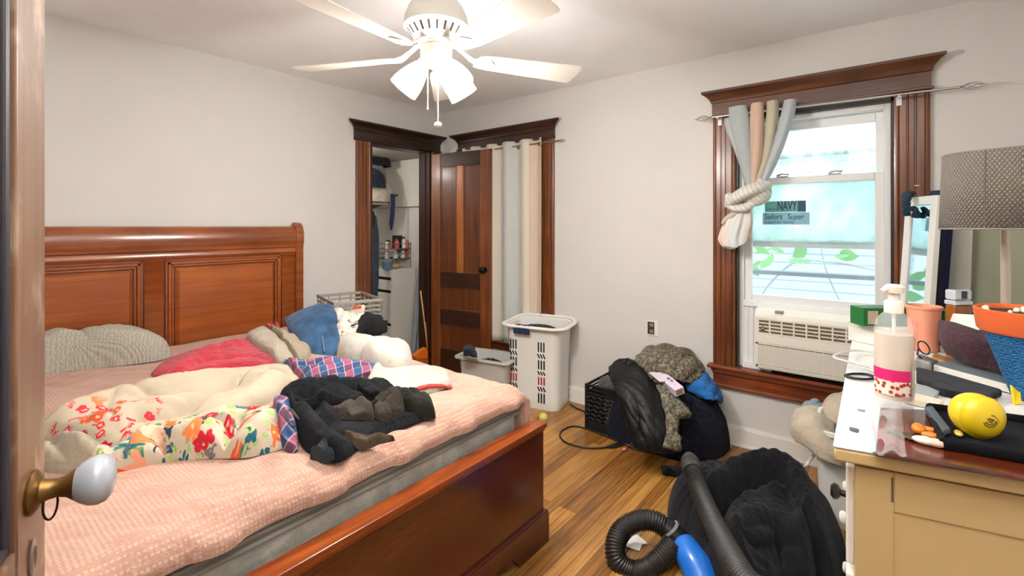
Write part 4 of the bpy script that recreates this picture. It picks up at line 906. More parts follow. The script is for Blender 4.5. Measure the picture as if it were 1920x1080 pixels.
ob2 = T('snack_pack', 'white and orange snack packet tucked in the side of the grey slatted crate', 'packet', (rim0.x, rim0.y, .74))
fa = [Pg(x, y, 3.02) for x, y in ((652, 590), (660, 575), (680, 572), (684, 577), (681, 590))]
one('wrapper', mk('packet_white', '#e9dfd2', .4, c2='#d8cfc2'), lambda b: b.prism(fa, FW*.02), ob2, bevel=.004)
fa2 = [Pg(x, y, 3.017) for x, y in ((658, 580), (663, 574), (678, 573), (677, 578))]
one('print', mk('packet_orange', '#e2622c', .4, c2='#c8481f'), lambda b: b.prism(fa2, FW*.004), ob2, smooth=0)
block(-1.5, -1.15, -.7, -.2, .57)
# jeans
DEN = N('denim_blue'); co = DEN.co(); n1 = DEN.noise(co, 14, 4); n2 = DEN.noise(DEN.co((1, 1, .2)), 300, 2)
DEN.col(DEN.mix(DEN.ramp(DEN.math('ADD', DEN.math('MULTIPLY', n1.outputs['Fac'], .8), DEN.math('MULTIPLY', n2.outputs['Fac'], .2)), [(.35, 0.0), (.65, 1.0)]), '#26405f', '#3d6288')); DEN.set(.9, .2, 0, 0, .2); DEN.bump(n2.outputs['Fac'], .2, .002); DEN = DEN.m
jn = T('jeans', 'blue denim jeans draped from the grey crate down onto the bed', 'jeans', tuple(Pz(600, 660, B)))
one_rows = [[Pg(x, y, g) for x, y, g in r] for r in (
    ((536, 600, 2.95), (556, 588, 2.95), (590, 575, 2.96), (612, 574, 2.96), (626, 578, 2.95)),
    ((538, 606, 2.88), (560, 600, 2.86), (590, 592, 2.86), (614, 592, 2.85), (630, 594, 2.86)),
    ((546, 622, 2.8), (566, 622, 2.76), (596, 622, 2.75), (618, 622, 2.74), (632, 622, 2.76)),
    ((562, 645, 2.72), (578, 648, 2.66), (602, 650, 2.64), (622, 648, 2.64), (635, 646, 2.67)),
    ((574, 668, 2.6), (590, 672, 2.55), (610, 674, 2.53), (626, 670, 2.54), (637, 664, 2.57)))]
drape('leg', one_rows, DEN, jn, thick=.02, fl=[(10, .13, .010, .7), (70, .16, .009, .9)], seed=71, bulge=.03)
sm = spline([Pg(594, 577, 2.93), Pg(598, 600, 2.80), Pg(604, 630, 2.67), Pg(608, 660, 2.55)], 8)
one('seam', cloth('denim_seam', '#5f80a0'), lambda b: b.tube(sm, .006, 6), jn, smooth=180)
# white printed top and black trousers hanging in front of the crate
wt = T('printed_top', 'white top with black print hanging beside the jeans below the grey crate', 'top', tuple(Pg(650, 640, 2.75)))
PRT = fuzzy('white_black_print', [(.38, '#33302c'), (.44, '#d9d0c0'), (.7, '#ece5d8')], 14, .3, rough=.9)
drape('body', [[Pg(x, y, g) for x, y, g in r] for r in (((626, 579, 2.95), (640, 580, 2.93), (652, 588, 2.92), (700, 592, 2.96)), ((630, 600, 2.86), (648, 604, 2.82), (660, 606, 2.84), (696, 604, 2.92)), ((632, 620, 2.8), (645, 622, 2.76), (658, 622, 2.78), (664, 618, 2.84)), ((632, 640, 2.74), (640, 638, 2.72), (650, 634, 2.74), (662, 626, 2.8)))], PRT, wt, thick=.014, fl=[(20, .06, .022, .8), (80, .05, .012, .9)], seed=73, bulge=.02)
bt = T('black_trousers', 'black trousers heaped under the right corner of the grey crate', 'trousers', tuple(Pg(700, 625, 2.9)))
drape('leg', [[Pg(x, y, g) for x, y, g in r] for r in (((664, 608, 2.95), (680, 596, 2.96), (690, 591, 2.98), (706, 594, 3.0), (722, 606, 3.05)), ((662, 614, 2.88), (680, 606, 2.86), (696, 602, 2.86), (710, 606, 2.9), (724, 614, 2.98)), ((660, 620, 2.84), (678, 620, 2.8), (694, 622, 2.78), (708, 620, 2.84), (724, 620, 2.92)), ((662, 624, 2.8), (676, 626, 2.77), (692, 628, 2.76), (700, 622, 2.82), (722, 622, 2.9)))], SLATE, bt, thick=.02, fl=[(30, .07, .02, .8)], seed=75, bulge=.03)
# ------------------------------------------------------------------ things along the window wall
# grey bin
gb = T('storage_bin', 'grey plastic bin between the open closet door and the white laundry hamper', 'bin', (-.3, -.83, 0))
def bin_(b, cx, cy, sx, sy, h, tap=.82, rz=0, th=.006, rim=.02):
    def ringp(w, d, z, r=.04, n=6):
        out = []
        for qx, qy, a0 in ((1, 1, 0), (-1, 1, 90), (-1, -1, 180), (1, -1, 270)):
            for k in range(n+1):
                a = R(a0+90*k/n); out.append(Vector((cx, cy, z))+Matrix.Rotation(rz, 3, 'Z') @ Vector((qx*(w/2-r)+r*math.cos(a), qy*(d/2-r)+r*math.sin(a), 0)))
        return out
    st = [(tap, 0), (tap+(1-tap)*.9, h*.93), (1.0, h*.95), (1.0+rim/sx*2, h*.955), (1.0+rim/sx*2, h), (1.0-th/sx, h), (tap+(1-tap)*.9-.03, h*.92), (tap-.03, .01)]
    rows = [ringp(sx*s, sy*(1-(1-s)*sx/sy*.9 if s < 1 else 1+(s-1)), z) for s, z in st]; n0 = len(b.v)
    b.grid(rows, closed_u=True); m = len(rows[0]); b.f.append(tuple(n0+k for k in range(m))[::-1]); b.f.append(tuple(n0+(len(rows)-1)*m+k for k in range(m)))
BINC = (-.36, -.9)
one('bin_body', GREYP, lambda b: bin_(b, BINC[0], BINC[1], .27, .42, .34, rz=R(12)), gb, smooth=40)
# navy cloth hanging in the bin
nb = T('dark_sock', 'black sock hanging over the back edge of the grey bin', 'sock', tuple(Pg(880, 665, 3.72)))
drape('sock_body', [[Pg(x, y, g) for x, y, g in r] for r in (((868, 652, 3.62), (878, 646, 3.66), (888, 650, 3.66)), ((869, 658, 3.56), (880, 656, 3.55), (892, 660, 3.57)), ((870, 668, 3.54), (882, 668, 3.52), (894, 671, 3.53)))], cloth('navy_black', '#0e1018', '#161826'), nb, thick=.012, fl=[(20, .05, .008, .5)], seed=3)
nb2 = T('dark_cloth', 'black cloth lying low inside the grey bin', 'cloth', (BINC[0]-.02, BINC[1]-.1, .25))
heap('cloth_body', [(BINC[0]-.07, BINC[1]-.13), (BINC[0]+.06, BINC[1]-.13), (BINC[0]+.07, BINC[1]+.1), (BINC[0]-.06, BINC[1]+.1)], cloth('navy_black2', '#0e1018', '#161826'), H=.07, base=.22, fl=[(30, .07, .02, .7)], parent=nb2, seed=4, stamp=False)

# white laundry hamper with slotted sides
HM = T('laundry_hamper', 'tall white laundry hamper with slotted columns beside the curtain', 'hamper', (-.22, -1.27, 0))
hq = [(-.345, -1.46), (-.06, -1.5), (-.04, -1.06), (-.2, -1.02)]
hcx, hcy, hrz = -.19, -1.26, R(11)
def hring(w, d, z, r=.06, n=7, cx=hcx, cy=hcy):
    out = []
    for qx, qy, a0 in ((1, 1, 0), (-1, 1, 90), (-1, -1, 180), (1, -1, 270)):
        for k in range(n+1):
            a = R(a0+90*k/n); out.append(Vector((cx, cy, z))+Matrix.Rotation(hrz, 3, 'Z') @ Vector((qx*(w/2-r)+r*math.cos(a), qy*(d/2-r)+r*math.sin(a), 0)))
    return out
def rim_z(v): # raised handle ends, dipped long sides
    l = Matrix.Rotation(-hrz, 3, 'Z') @ (v-Vector((hcx, hcy, 0))); return .605+.03*min(1, abs(l.x)/.16)**2*(1 if l.x > 0 else .0)-.022*max(0, 1-abs(l.y)/.2)*(1 if l.x < 0 else -.6)
HW, HD = .29, .46
def hbody(b):
    n0 = len(b.v); st = [(.86, .86, .0), (.88, .88, .02), (.885, .885, .06), (.88, .88, .065), (.9, .9, .3), (.955, .95, .555)]
    rows = [hring(HW*a, HD*c_, z) for a, c_, z in st]
    top = hring(HW, HD, 0); rows.append([Vector((p.x, p.y, rim_z(p)-.02)) for p in top]); rows.append([Vector((p.x, p.y, rim_z(p))) for p in top])
    inn = hring(HW*.94, HD*.96, 0); rows.append([Vector((p.x, p.y, rim_z(p)-.004)) for p in inn]); rows.append(hring(HW*.9, HD*.92, .5)); rows.append(hring(HW*.84, HD*.84, .02))
    b.grid(rows, closed_u=True); m = len(rows[0]); b.f.append(tuple(n0+k for k in range(m))[::-1]); b.f.append(tuple(n0+(len(rows)-1)*m+k for k in range(m)))
hbo = one('basket_body', WPLAS, hbody, HM, smooth=40)
def hrim(b):
    top = hring(HW+.035, HD+.045, 0, .08); b.tube([Vector((p.x, p.y, rim_z(p)+.002)) for p in top], [(.02, .012)]*len(top), 10, closed=True, up=(0, 0, 1))
one('rim', WPLAS, hrim, HM, smooth=180)
SLOT = mk('slot_dark', '#161312', .9); SLR = mk('slot_red_cloth', '#b02c34', .9)
Mh = Matrix.Translation((hcx, hcy, 0)) @ Matrix.Rotation(hrz, 4, 'Z')
def face_pt(side, u, z):                     # side 0: long face toward the room, 1: narrow face; u along the face
    s = .9 if z < .3 else .9+.05*(z-.3)/.255
    if side == 0: return Mh @ Vector((-HW*s/2-.0008, u, z))
    return Mh @ Vector((u, -HD*s/2-.0008, z))
def slots(b, side, us, zsel):
    # alternating long and wavy slots in the column
    z = .50
    pat = [(1, .075), (0, .035), (1, .07), (0, .03), (2, .06), (0, .035), (1, .075)]
    for kind, h in pat:
        z1 = z-h
        if zsel(kind):
            for u in us:
                off = .0 if kind != 0 else .006
                w = .0055
                def q(du, zz): return face_pt(side, u+du, zz)
                pts = [q(-w+off, z-.006), q(-w*.4+off, z), q(w*.4+off, z), q(w+off, z-.006), q(w-off, z1+.006), q(w*.4-off, z1), q(-w*.4-off, z1), q(-w-off, z1+.006)]
                nrm_ = (Mh.to_3x3() @ (Vector((-1, 0, 0)) if side == 0 else Vector((0, -1, 0)))); b.prism([p+nrm_*.0012 for p in pts], nrm_*-.003)
        z = z1-.012
for side, cols in ((0, (-.075, .155)), (1, ())):
    for c0 in cols:
        us = [c0+d for d in (-.022, 0, .022)]
        one('slot_column', SLOT, lambda b: slots(b, side, us, lambda k: k != 2), hbo, smooth=0)
        o = one('slot_column', SLR, lambda b: slots(b, side, us, lambda k: k == 2), hbo, smooth=0); o['label'] = 'slots showing red cloth'
bc = T('blue_cloth', 'dark blue cloth hanging over the front rim of the white laundry hamper', 'cloth', tuple(Pg(995, 640, 2.85)))
rz_ = [Mh @ Vector((-HW/2-.02, u, 0)) for u in (.13, .06, .0)]
drape('cloth_body', [[Vector((p.x+d, p.y, z)) for p in rz_] for d, z in ((.06, .58), (.025, .612), (-.006, .608), (-.012, .57), (-.006, .555))], cloth('royal_blue', '#23365f', '#1a2848'), bc, thick=.008, fl=[(0, .06, .008, .5)], seed=5)
hc_ = T('dark_clothes', 'dark clothes filling the white laundry hamper', 'clothes', (hcx, hcy, .5))
heap('cloth_body', [tuple((Mh @ Vector((a, c_, 0)))[:2]) for a, c_ in ((-.085, -.15), (.085, -.15), (.085, .15), (-.085, .15))], cloth('charcoal', '#26262a', '#17171b'), H=.1, base=.47, fl=[(40, .09, .03, .7)], parent=hc_, seed=7, stamp=False)

# curtain rod and curtain on window 2
CR2 = T('curtain_rod', 'thin curtain rod over the covered window behind the closet door', 'curtain rod', (-.075, -.75, 2.02))
ry0, ry1, rz2 = Px(1045, 264, -.045), Px(900, 290, -.045), 2.02
rodm = mk('rod_grey', '#8d877d', .35, .5, .7)
one('rod', rodm, lambda b: b.tube([(-.045, -.2, ry0.z), (-.045, ry0.y, ry0.z)], .006, 10), CR2)
def fin(b, p, d, sc_=1):
    p = Vector(p); L = .085*sc_
    for k in range(5):
        a0 = 2*PI*k/5; pts = [p+Vector((0, d*(.012+L*t), 0))+Vector((math.cos(a0+2.6*t), 0, math.sin(a0+2.6*t)))*(.017*sc_*math.sin(PI*t)) for t in [i/14 for i in range(15)]]
        b.tube(pts, .0018, 6)
    b.sphere(p+Vector((0, d*.006, 0)), .008, 10, 8); b.sphere(p+Vector((0, d*(L+.014), 0)), .0045, 8, 6)
one('finial', rodm, lambda b: fin(b, (-.045, ry0.y, ry0.z), -1, .55), CR2)
one('bracket', rodm, lambda b: b.box(-.05, -.024, -1.19, -1.18, ry0.z-.012, ry0.z+.005), CR2, smooth=0)
cz1, cz0 = ry0.z+.045, .37
cur2 = T('curtain', 'pale striped curtain with white stars for daylit cut-outs covering the window behind the closet door', 'curtain', (-.075, -.8, .37), 'pastel striped curtains')
bands = [('#dcd6c4', .36, .64), ('#e4ddd0', .64, .86), ('#c9d2d6', .86, .99), ('#dcd6cc', .99, 1.13)]
def c2x(y, z): u = (y+.4); return -.045+.024*math.sin(u*2*PI/.19)+.004*math.sin(u*9+z*1.3)
cmats = ['#dcd4bc', '#dfd6c4', '#cbcdc8', '#e2d8c8', '#dcc6b0']; segs = [-.3, -.62, -.76, -.94, -1.06, -1.185]
for i in range(5):
    ya_, yb_ = segs[i], segs[i+1]
    rows = [[(c2x(y, z)-.0*(z), y+.0*z, z) for z in np.linspace(cz0+.01*math.sin(y*20), cz1, 30)] for y in np.linspace(ya_, yb_, 26)]
    one('drape', curtain_mat('curtain2_%d' % i, cmats[i], .1), lambda b: b.grid(rows), cur2, smooth=180, solid=.003)
STARM = mk('star_daylight_white', '#ffffff', .6)  # solid white stars painted in for daylight through holes in the cloth
for px, py in ((989, 315), (989, 342), (945, 334), (926, 376), (983, 382), (947, 430), (928, 470), (985, 480), (960, 400), (1000, 440)):
    p = Px(px, py, -.06); x_ = c2x(p.y, p.z)-.004
    q_ = [Vector((x_, p.y+.008*(1 if k % 2 == 0 else .45)*math.sin(k*PI/5), p.z+.008*(1 if k % 2 == 0 else .45)*math.cos(k*PI/5))) for k in range(10)]
    one('star_daylight', STARM, lambda b: b.prism(q_, (.002, 0, 0)), cur2, smooth=0)
gro = mk('grommet', '#3b372f', .4, .5, .8)
for px, py in ((922, 282), (969, 276), (1012, 270)):
    p = Px(px, py, -.055)
    one('grommet', gro, lambda b: b.lathe([(.008, -.003), (.015, -.004), (.016, 0), (.015, .004), (.008, .003)], Matrix.Translation((c2x(p.y, p.z)-.004, p.y, p.z)) @ Matrix.Rotation(PI/2, 4, 'Y'), 20), cur2)

# ------------------------------------------------------------------ pile by the window wall
kx0, kx1, ky0, ky1 = -.375, -.04, -2.12, -1.775
bcr = T('milk_crate', 'black plastic milk crate under the pile of jackets by the window wall', 'crate', ((kx0+kx1)/2, (ky0+ky1)/2, 0))
kh = .30
def kb(b):
    b.box(kx0, kx1, ky0, ky1, 0, .012)
    for z0, z1 in ((0, .06), (.235, .25), (.262, .272), (kh-.016, kh)):
        b.box(kx0-.004, kx0+.004, ky0-.004, ky1+.004, z0, z1); b.box(kx1-.004, kx1+.004, ky0-.004, ky1+.004, z0, z1); b.box(kx0, kx1, ky0-.004, ky0+.004, z0, z1); b.box(kx0, kx1, ky1-.004, ky1+.004, z0, z1)
    for x in (kx0, kx1):
        for y in (ky0, ky1): b.box(x-.008, x+.008, y-.008, y+.008, 0, kh)
one('frame', BLKC, kb, bcr, smooth=0)
def lat(b):
    for k in range(8):
        y = ky0+(ky1-ky0)*(k+.5)/8; x = kx0+(kx1-kx0)*(k+.5)/8
        for z0, z1 in ((.06, .235),):
            b.box(kx0-.003, kx0+.001, y-.004, y+.004, z0, z1); b.box(x-.004, x+.004, ky1-.001, ky1+.003, z0, z1)
    for k in range(6):
        z = .075+k*.029
        pts = [Vector((kx0-.004, ky0+(ky1-ky0)*i/48, z+.006*math.sin(i*.9+k*1.5))) for i in range(49)]; b.tube(pts, .005, 6)
        b.box(kx0, kx1, ky1-.002, ky1+.004, z-.004, z+.004)
one('lattice', BLKC, lat, bcr, smooth=30)
one('inner_panel', mk('crate_inner', '#0d0d0f', .8), lambda b: (b.box(kx0+.012, kx0+.016, ky0+.01, ky1-.01, .012, .26), b.box(kx0+.01, kx1-.01, ky1-.016, ky1-.012, .012, .26)), bcr, smooth=0)
block(kx0, kx1, ky0, ky1, .27)
gcl = T('grey_jumper', 'taupe grey folded jumper on top of the black milk crate', 'jumper', tuple(Pg(1150, 705, 3.0)))
heap('folded_cloth', outl([(1122, 722, .29), (1125, 702, .33), (1150, 697, .34), (1172, 700, .34), (1185, 715, .32), (1170, 735, .3), (1140, 732, .29)]), cloth('taupe_grey', '#5b554c', '#47423b'), H=.05, p=3, fl=[(60, .09, .02, .6)], parent=gcl, seed=81)
NAV = fuzzy('navy_fuzzy', [(.34, '#05060d'), (.5, '#0e1126'), (.62, '#1e2446'), (.78, '#4a527a')], 42, .9, bd=.03, sheen=.05)
nvy = T('navy_blanket', 'navy fuzzy blanket heaped on the floor against the window wall', 'blanket', (-.2, -2.3, 0))
heap('heap', [(-.40, -1.95), (-.42, -2.12), (-.44, -2.32), (-.42, -2.47), (-.32, -2.57), (-.16, -2.61), (-.03, -2.56), (-.022, -2.3), (-.022, -2.0), (-.1, -1.93), (-.3, -1.92)], NAV, H=.0, p=5, q=2.2, bumps=[(-.16, -2.2, .34, .4, 0, .40), (-.18, -2.45, .32, .34, 0, .34), (-.24, -2.05, .3, .3, 0, .36)], fl=[(85, .16, .045, .7), (20, .2, .03, .8), (50, .05, .012, 1.2)], parent=nvy, seed=83, nth=320, nr=90, rag=.03, lump=.028, lumpsc=.03, base=0.0, micro=.012)
BLJ = N('black_nylon'); co = BLJ.co(); BLJ.col('#0a0a0c'); BLJ.set(.5, .3, 0, 0, 0); BLJ.bump(BLJ.math('ADD', BLJ.noise(co, 30, 4, .6, .6).outputs['Fac'], wrinkle(BLJ, co, 1.5, 8)), .5, .01); BLJ = BLJ.m
bj = T('black_jacket', 'black padded jacket slung over the milk crate and hanging to the floor', 'jacket', tuple(Pz(1230, 840, 0)))
drape('body', [[Pg(x, y, g) for x, y, g in r] for r in (
    ((1142, 690, 3.0), (1158, 682, 2.98), (1180, 684, 2.96), (1205, 696, 2.95), (1228, 716, 2.94)),
    ((1146, 712, 2.84), (1170, 708, 2.82), (1195, 712, 2.80), (1218, 722, 2.80), (1244, 742, 2.80)),
    ((1160, 742, 2.74), (1182, 742, 2.71), (1208, 746, 2.68), (1232, 756, 2.68), (1256, 772, 2.68)),
    ((1172, 780, 2.67), (1194, 782, 2.63), (1218, 788, 2.60), (1240, 796, 2.59), (1262, 804, 2.60)),
    ((1180, 815, 2.62), (1204, 820, 2.57), (1226, 826, 2.54), (1246, 833, 2.53), (1264, 838, 2.54)),
    ((1186, 838, 2.585), (1208, 844, 2.55), (1228, 849, 2.525), (1246, 850, 2.52), (1264, 850, 2.52)))], BLJ, bj, thick=.02, fl=[(15, .13, .016, .9), (60, .17, .014, 1.0), (-30, .06, .005, 1.0)], seed=85, bulge=.015, nu=110, nv=110)
strip('sleeve', [Pg(x, y, g) for x, y, g in ((1150, 695, 2.98), (1158, 683, 2.98), (1176, 679, 2.97), (1192, 690, 2.95), (1200, 712, 2.9))], BLJ, [.02, .034, .036, .036, .03], .024, parent=bj, on=False, seed=7)
OLF = N('olive_fringed_knit'); co = OLF.co((1, 1, .7)); n1 = OLF.noise(co, 70, 4, .7, 2.2); n2 = OLF.vor(co, 60)
OLF.col(OLF.ramp(OLF.math('ADD', OLF.math('MULTIPLY', n1.outputs['Fac'], .8), OLF.math('MULTIPLY', n2.outputs['Distance'], .3)), [(.44, '#17120a'), (.5, '#4a3e28'), (.57, '#83734f'), (.7, '#b5a57f')])); OLF.set(.95, .15, 0, 0, .3); OLF.bump(n1.outputs['Fac'], 1.0, .02); OLF = OLF.m
ol = T('olive_knit', 'olive and black flecked knit garment on top of the pile with sleeves hanging down', 'knitwear', tuple(Pg(1260, 700, 2.95)))
def blob(name, rows, mat, par, **k): return drape(name, [[Pg(x, y, g) for x, y, g in r] for r in rows], mat, par, **k)
blob('body', (((1196, 672, 3.12), (1215, 655, 3.14), (1245, 650, 3.14), (1280, 656, 3.10), (1300, 668, 3.06), (1316, 690, 3.02)),
              ((1193, 682, 3.02), (1215, 672, 3.0), (1245, 668, 2.98), (1278, 672, 2.98), (1300, 684, 2.98), (1316, 698, 3.0)),
              ((1200, 692, 2.98), (1220, 690, 2.94), (1246, 690, 2.9), (1276, 694, 2.88), (1296, 702, 2.88), (1312, 706, 2.92)),
              ((1216, 704, 2.95), (1232, 708, 2.9), (1250, 710, 2.85), (1272, 714, 2.82), (1285, 716, 2.84), (1300, 711, 2.88))), OLF, ol, thick=.03, fl=[(30, .1, .035, .8)], seed=87, bulge=.02, nu=80, nv=60)
strip('sleeve', [Pg(x, y, g) for x, y, g in ((1236, 706, 2.9), (1254, 735, 2.76), (1272, 765, 2.66), (1284, 780, 2.6))], OLF, [.04, .042, .042, .046], .03, parent=ol, on=False, seed=9, wr=.35)
strip('sleeve', [Pg(x, y, g) for x, y, g in ((1240, 725, 2.8), (1254, 770, 2.64), (1260, 810, 2.56), (1258, 843, 2.5))], OLF, [.036, .036, .038, .044], .03, parent=ol, on=False, seed=11, wr=.35)
strip('shoulder', [Pg(x, y, g) for x, y, g in ((1278, 680, 3.0), (1296, 690, 2.97), (1312, 704, 2.94))], OLF, [.05, .06, .045], .05, parent=ol, on=False, seed=12, wr=.3)
bs = T('blue_shirt', 'bright blue shirt tucked under the olive knit at the right of the pile', 'shirt', tuple(Pg(1320, 720, 2.9)))
BLS = cloth('bright_blue', '#2478c4', '#1c63a8', var=.2, sheen=.1)
blob('body', (((1285, 706, 2.98), (1300, 702, 3.0), (1318, 700, 2.99), (1332, 712, 2.97)), ((1288, 722, 2.9), (1305, 718, 2.88), (1325, 720, 2.9), (1345, 732, 2.95)), ((1292, 733, 2.84), (1312, 735, 2.82), (1332, 738, 2.84), (1352, 750, 2.92)), ((1312, 740, 2.8), (1326, 750, 2.77), (1340, 752, 2.78), (1352, 754, 2.86))), BLS, bs, thick=.02, fl=[(40, .07, .018, .8), (100, .09, .014, .8)], seed=89, bulge=.03)
# lilac box on the pile
lb = T('lilac_box', 'long pale lilac carton lying on the olive knit', 'box', tuple(Pg(1255, 715, 2.84)))
LIL = mk('lilac_card', '#d9c9da', .5, .4)
pA, pB = Pg(1229, 697, 2.93), Pg(1275, 735, 2.68); ax = (pB-pA).normalized(); sd = ax.cross(Vector((-.35, 0, .94))).normalized(); up_ = sd.cross(ax).normalized(); L_ = (pB-pA).length
ML = Matrix((( *[ax[0], sd[0], up_[0]], pA.x), (*[ax[1], sd[1], up_[1]], pA.y), (*[ax[2], sd[2], up_[2]], pA.z), (0, 0, 0, 1)))
one('carton', LIL, lambda b: b.box(0, L_, -.028, .03, -.02, .022, ML), lb, bevel=.002, smooth=0)
one('label_patch', mk('box_print', '#3c3640', .5), lambda b: b.box(.022, .042, -.012, .008, .0215, .0226, ML), lb, smooth=0)
one('end_label', mk('kraft_label', '#8f7a5f', .6), lambda b: b.box(L_-.0005, L_+.0008, -.018, .022, -.014, .016, ML), lb, smooth=0)
one('open_flap', LIL, lambda b: b.box(.04, .16, .03, .068, .018, .022, ML @ Matrix.Rotation(R(14), 4, 'X')), lb, smooth=0)
one('printed_line', mk('box_line', '#6a5c70', .6), lambda b: [b.box(.13+.03*k, .152+.03*k, -.015, .002-.004*k, .0215, .0224, ML) for k in range(2)], lb, smooth=0)

# cable on the floor, plug, ball, scraps
cb = T('power_cable', 'black power cord looping across the floor in front of the milk crate', 'cord', tuple(Pz(1100, 825, 0)))
cp = spline([tuple(Pz(x, y, .006)) for x, y in ((1098, 803), (1075, 799), (1056, 806), (1050, 817), (1062, 830), (1095, 839), (1125, 840), (1150, 836), (1162, 832))], 10)
one('cable', BLKP, lambda b: b.tube(cp, .0055, 8), cb, smooth=180)
cp2 = spline([tuple(Pz(x, y, .006)) for x, y in ((1098, 803), (1130, 815), (1165, 830), (1190, 842), (1230, 850), (1290, 858))], 10)
one('cable', BLKP, lambda b: b.tube(cp2, .005, 8), cb, smooth=180)
pgp = [Pz(x, y, .012) for x, y in ((1140, 838), (1150, 836.5), (1162, 833), (1166, 831.5))]
one('plug', BLKP, lambda b: b.tube(pgp, [.008, .013, .014, .011], 12), cb, smooth=60)
one('prong', METAL, lambda b: b.tube([pgp[-1], Pz(1171, 829.5, .012)], [.007, .006], 8), cb)
wc_ = T('power_cable', 'dark cord running from behind the white hamper to the milk crate', 'cord', tuple(Pz(1090, 775, 0)))
one('cable', BLKP, lambda b: b.tube(spline([tuple(Pz(x, y, .008)) for x, y in ((1070, 758), (1082, 766), (1092, 770), (1102, 775), (1108, 778))], 8), .006, 8), wc_, smooth=180)
bp = Pz(1019, 791, 0); TB = mk('tennis_felt', '#d8cf6e', .95, .1, var=.12, bmp=.5, bscale=300)
tb = tag(one('ball', TB, lambda b: b.sphere((bp.x, bp.y, .031), .031, 24, 14), None, smooth=180), 'small pale yellow ball on the floor by the foot of the bed', 'ball')
pk = Pz(1170, 845, .0); tag(one('pink_scrap', mk('pink_plastic', '#e68aa8', .4), lambda b: b.sphere((pk.x, pk.y, .008), (.016, .012, .008), 12, 8), None, smooth=180), 'tiny pink scrap on the floor beside the cord plug', 'scrap')
def scrap(name, poly, label, cat, mat, z=.003, curl=.006):
    q = [Pz(x, y, z) for x, y in poly]; q = [Vector((p.x, p.y, z+curl*((i*7) % 3)/2)) for i, p in enumerate(q)]
    c_ = sum(q, Vector())/len(q); b = MB(); n = len(q); b.add([*q, c_+Vector((0, 0, curl*.4))], [(i, (i+1) % n, n) for i in range(n)]); o = b.build(name, mat, None, smooth=0, solid=.0012); tag(o, label, cat); return o
PAP = mk('white_paper', '#f0ede8', .7)
scrap('paper_scrap', [(1171, 1019), (1180, 1008), (1195, 1005), (1205, 1011), (1214, 1020), (1204, 1024), (1199, 1033), (1186, 1030), (1174, 1027)], 'torn white paper scrap on the floor inside the vacuum hose loop', 'paper', PAP)
for k, (x, y, s) in enumerate(((1173, 897, 2), (1093, 897, 1.6), (1130, 950, 1.5), (1085, 1000, 1.5), (1045, 925, 1.4))):
    pass
# black sock on the floor
skp = [tuple(Pz(x, y, .02)) for x, y in ((1241, 881), (1255, 882), (1275, 884), (1300, 886))]
sk = strip('sock', skp, cloth('black_sock', '#0d0f16', '#151824'), [.03, .034, .032, .028], .02, on=False, wr=.3); tag(sk, 'black sock on the floor poking out from under the vacuum hose', 'sock')

# ------------------------------------------------------------------ vacuum, hose and the coat thrown over it
VB = mk('vacuum_blue', '#1f6fd0', .3, .5, 0, .3)
vc = T('vacuum_cleaner', 'blue canister vacuum with black ribbed hose under a dark coat', 'vacuum cleaner', (-1.2, -2.78, 0))
VXC = (-1.08, -2.92)
one('canister', VB, lambda b: b.lathe([(0, .03), (.12, .03), (.135, .05), (.14, .09), (.135, .13), (.11, .17), (.07, .19), (0, .195)], Matrix.Translation((*VXC, 0)), 40), vc, smooth=60)
one('wheel_base', BLKP, lambda b: b.lathe([(0, .0), (.11, .0), (.13, .012), (.13, .035), (0, .035)], Matrix.Translation((*VXC, 0)), 40), vc)
cuff0, cuff1 = Pg(1283, 1018, 1.93), Pg(1250, 990, 1.95)
# blue neck rising to the cuff
nk = spline([(VXC[0], VXC[1], .1), Pg(1338, 1120, 1.76), Pg(1308, 1066, 1.82), Pg(1280, 1020, 1.915)], 8)
one('inlet_neck', VB, lambda b: b.tube(nk, [.085-.035*i/(len(nk)-1) for i in range(len(nk))], 24), vc, smooth=180)
def ribbed(b, path, r, pitch=.009, seg=18):
    P = path; L = [0]
    for i in range(1, len(P)): L.append(L[-1]+(P[i]-P[i-1]).length)
    n = int(L[-1]/pitch*4); out = []; rad = []
    j = 0
    for k in range(n+1):
        s = L[-1]*k/n
        while j < len(L)-2 and L[j+1] < s: j += 1
        t = (s-L[j])/max(1e-9, L[j+1]-L[j]); out.append(P[j].lerp(P[j+1], t)); rad.append(r*(1 if k % 4 in (0, 1) else .86))
    b.tube(out, rad, seg)
RIB = mk('ribbed_black_hose', '#211f1d', .4, .5)
hz_ = spline([Pg(1243, 985, 1.955), Pg(1222, 976, 1.97), Pg(1195, 977, 1.98), Pg(1168, 992, 1.97), Pg(1154, 1020, 1.93), Pg(1158, 1052, 1.89), Pg(1185, 1072, 1.87), Pg(1215, 1066, 1.87), Pg(1245, 1040, 1.88), Pg(1262, 1020, 1.9)], 14)
one('hose', RIB, lambda b: ribbed(b, hz_, .042, .010), vc, smooth=70)
one('hose_cuff', BLKP, lambda b: b.tube([Pg(1242, 985, 1.956), Pg(1252, 992, 1.95), Pg(1262, 1003, 1.94), Pg(1278, 1020, 1.925), Pg(1286, 1032, 1.91)], [.036, .042, .046, .05, .046], 20), vc, smooth=60)
one('cuff_band', mk('grey_band', '#8d8d8a', .4), lambda b: b.tube([Pg(1254, 990, 1.948), Pg(1257, 994, 1.945)], [.0445, .0452], 20), vc, smooth=60)
COAT = fuzzy('black_fleece_coat', [(.3, '#07070b'), (.5, '#0d0e13'), (.68, '#15161c'), (.85, '#303138')], 30, .6, bd=.01, sheen=.07)
ct = T('black_coat', 'black fleece coat heaped over the vacuum between the bed and the dresser', 'coat', tuple(Pz(1420, 960, 0)))
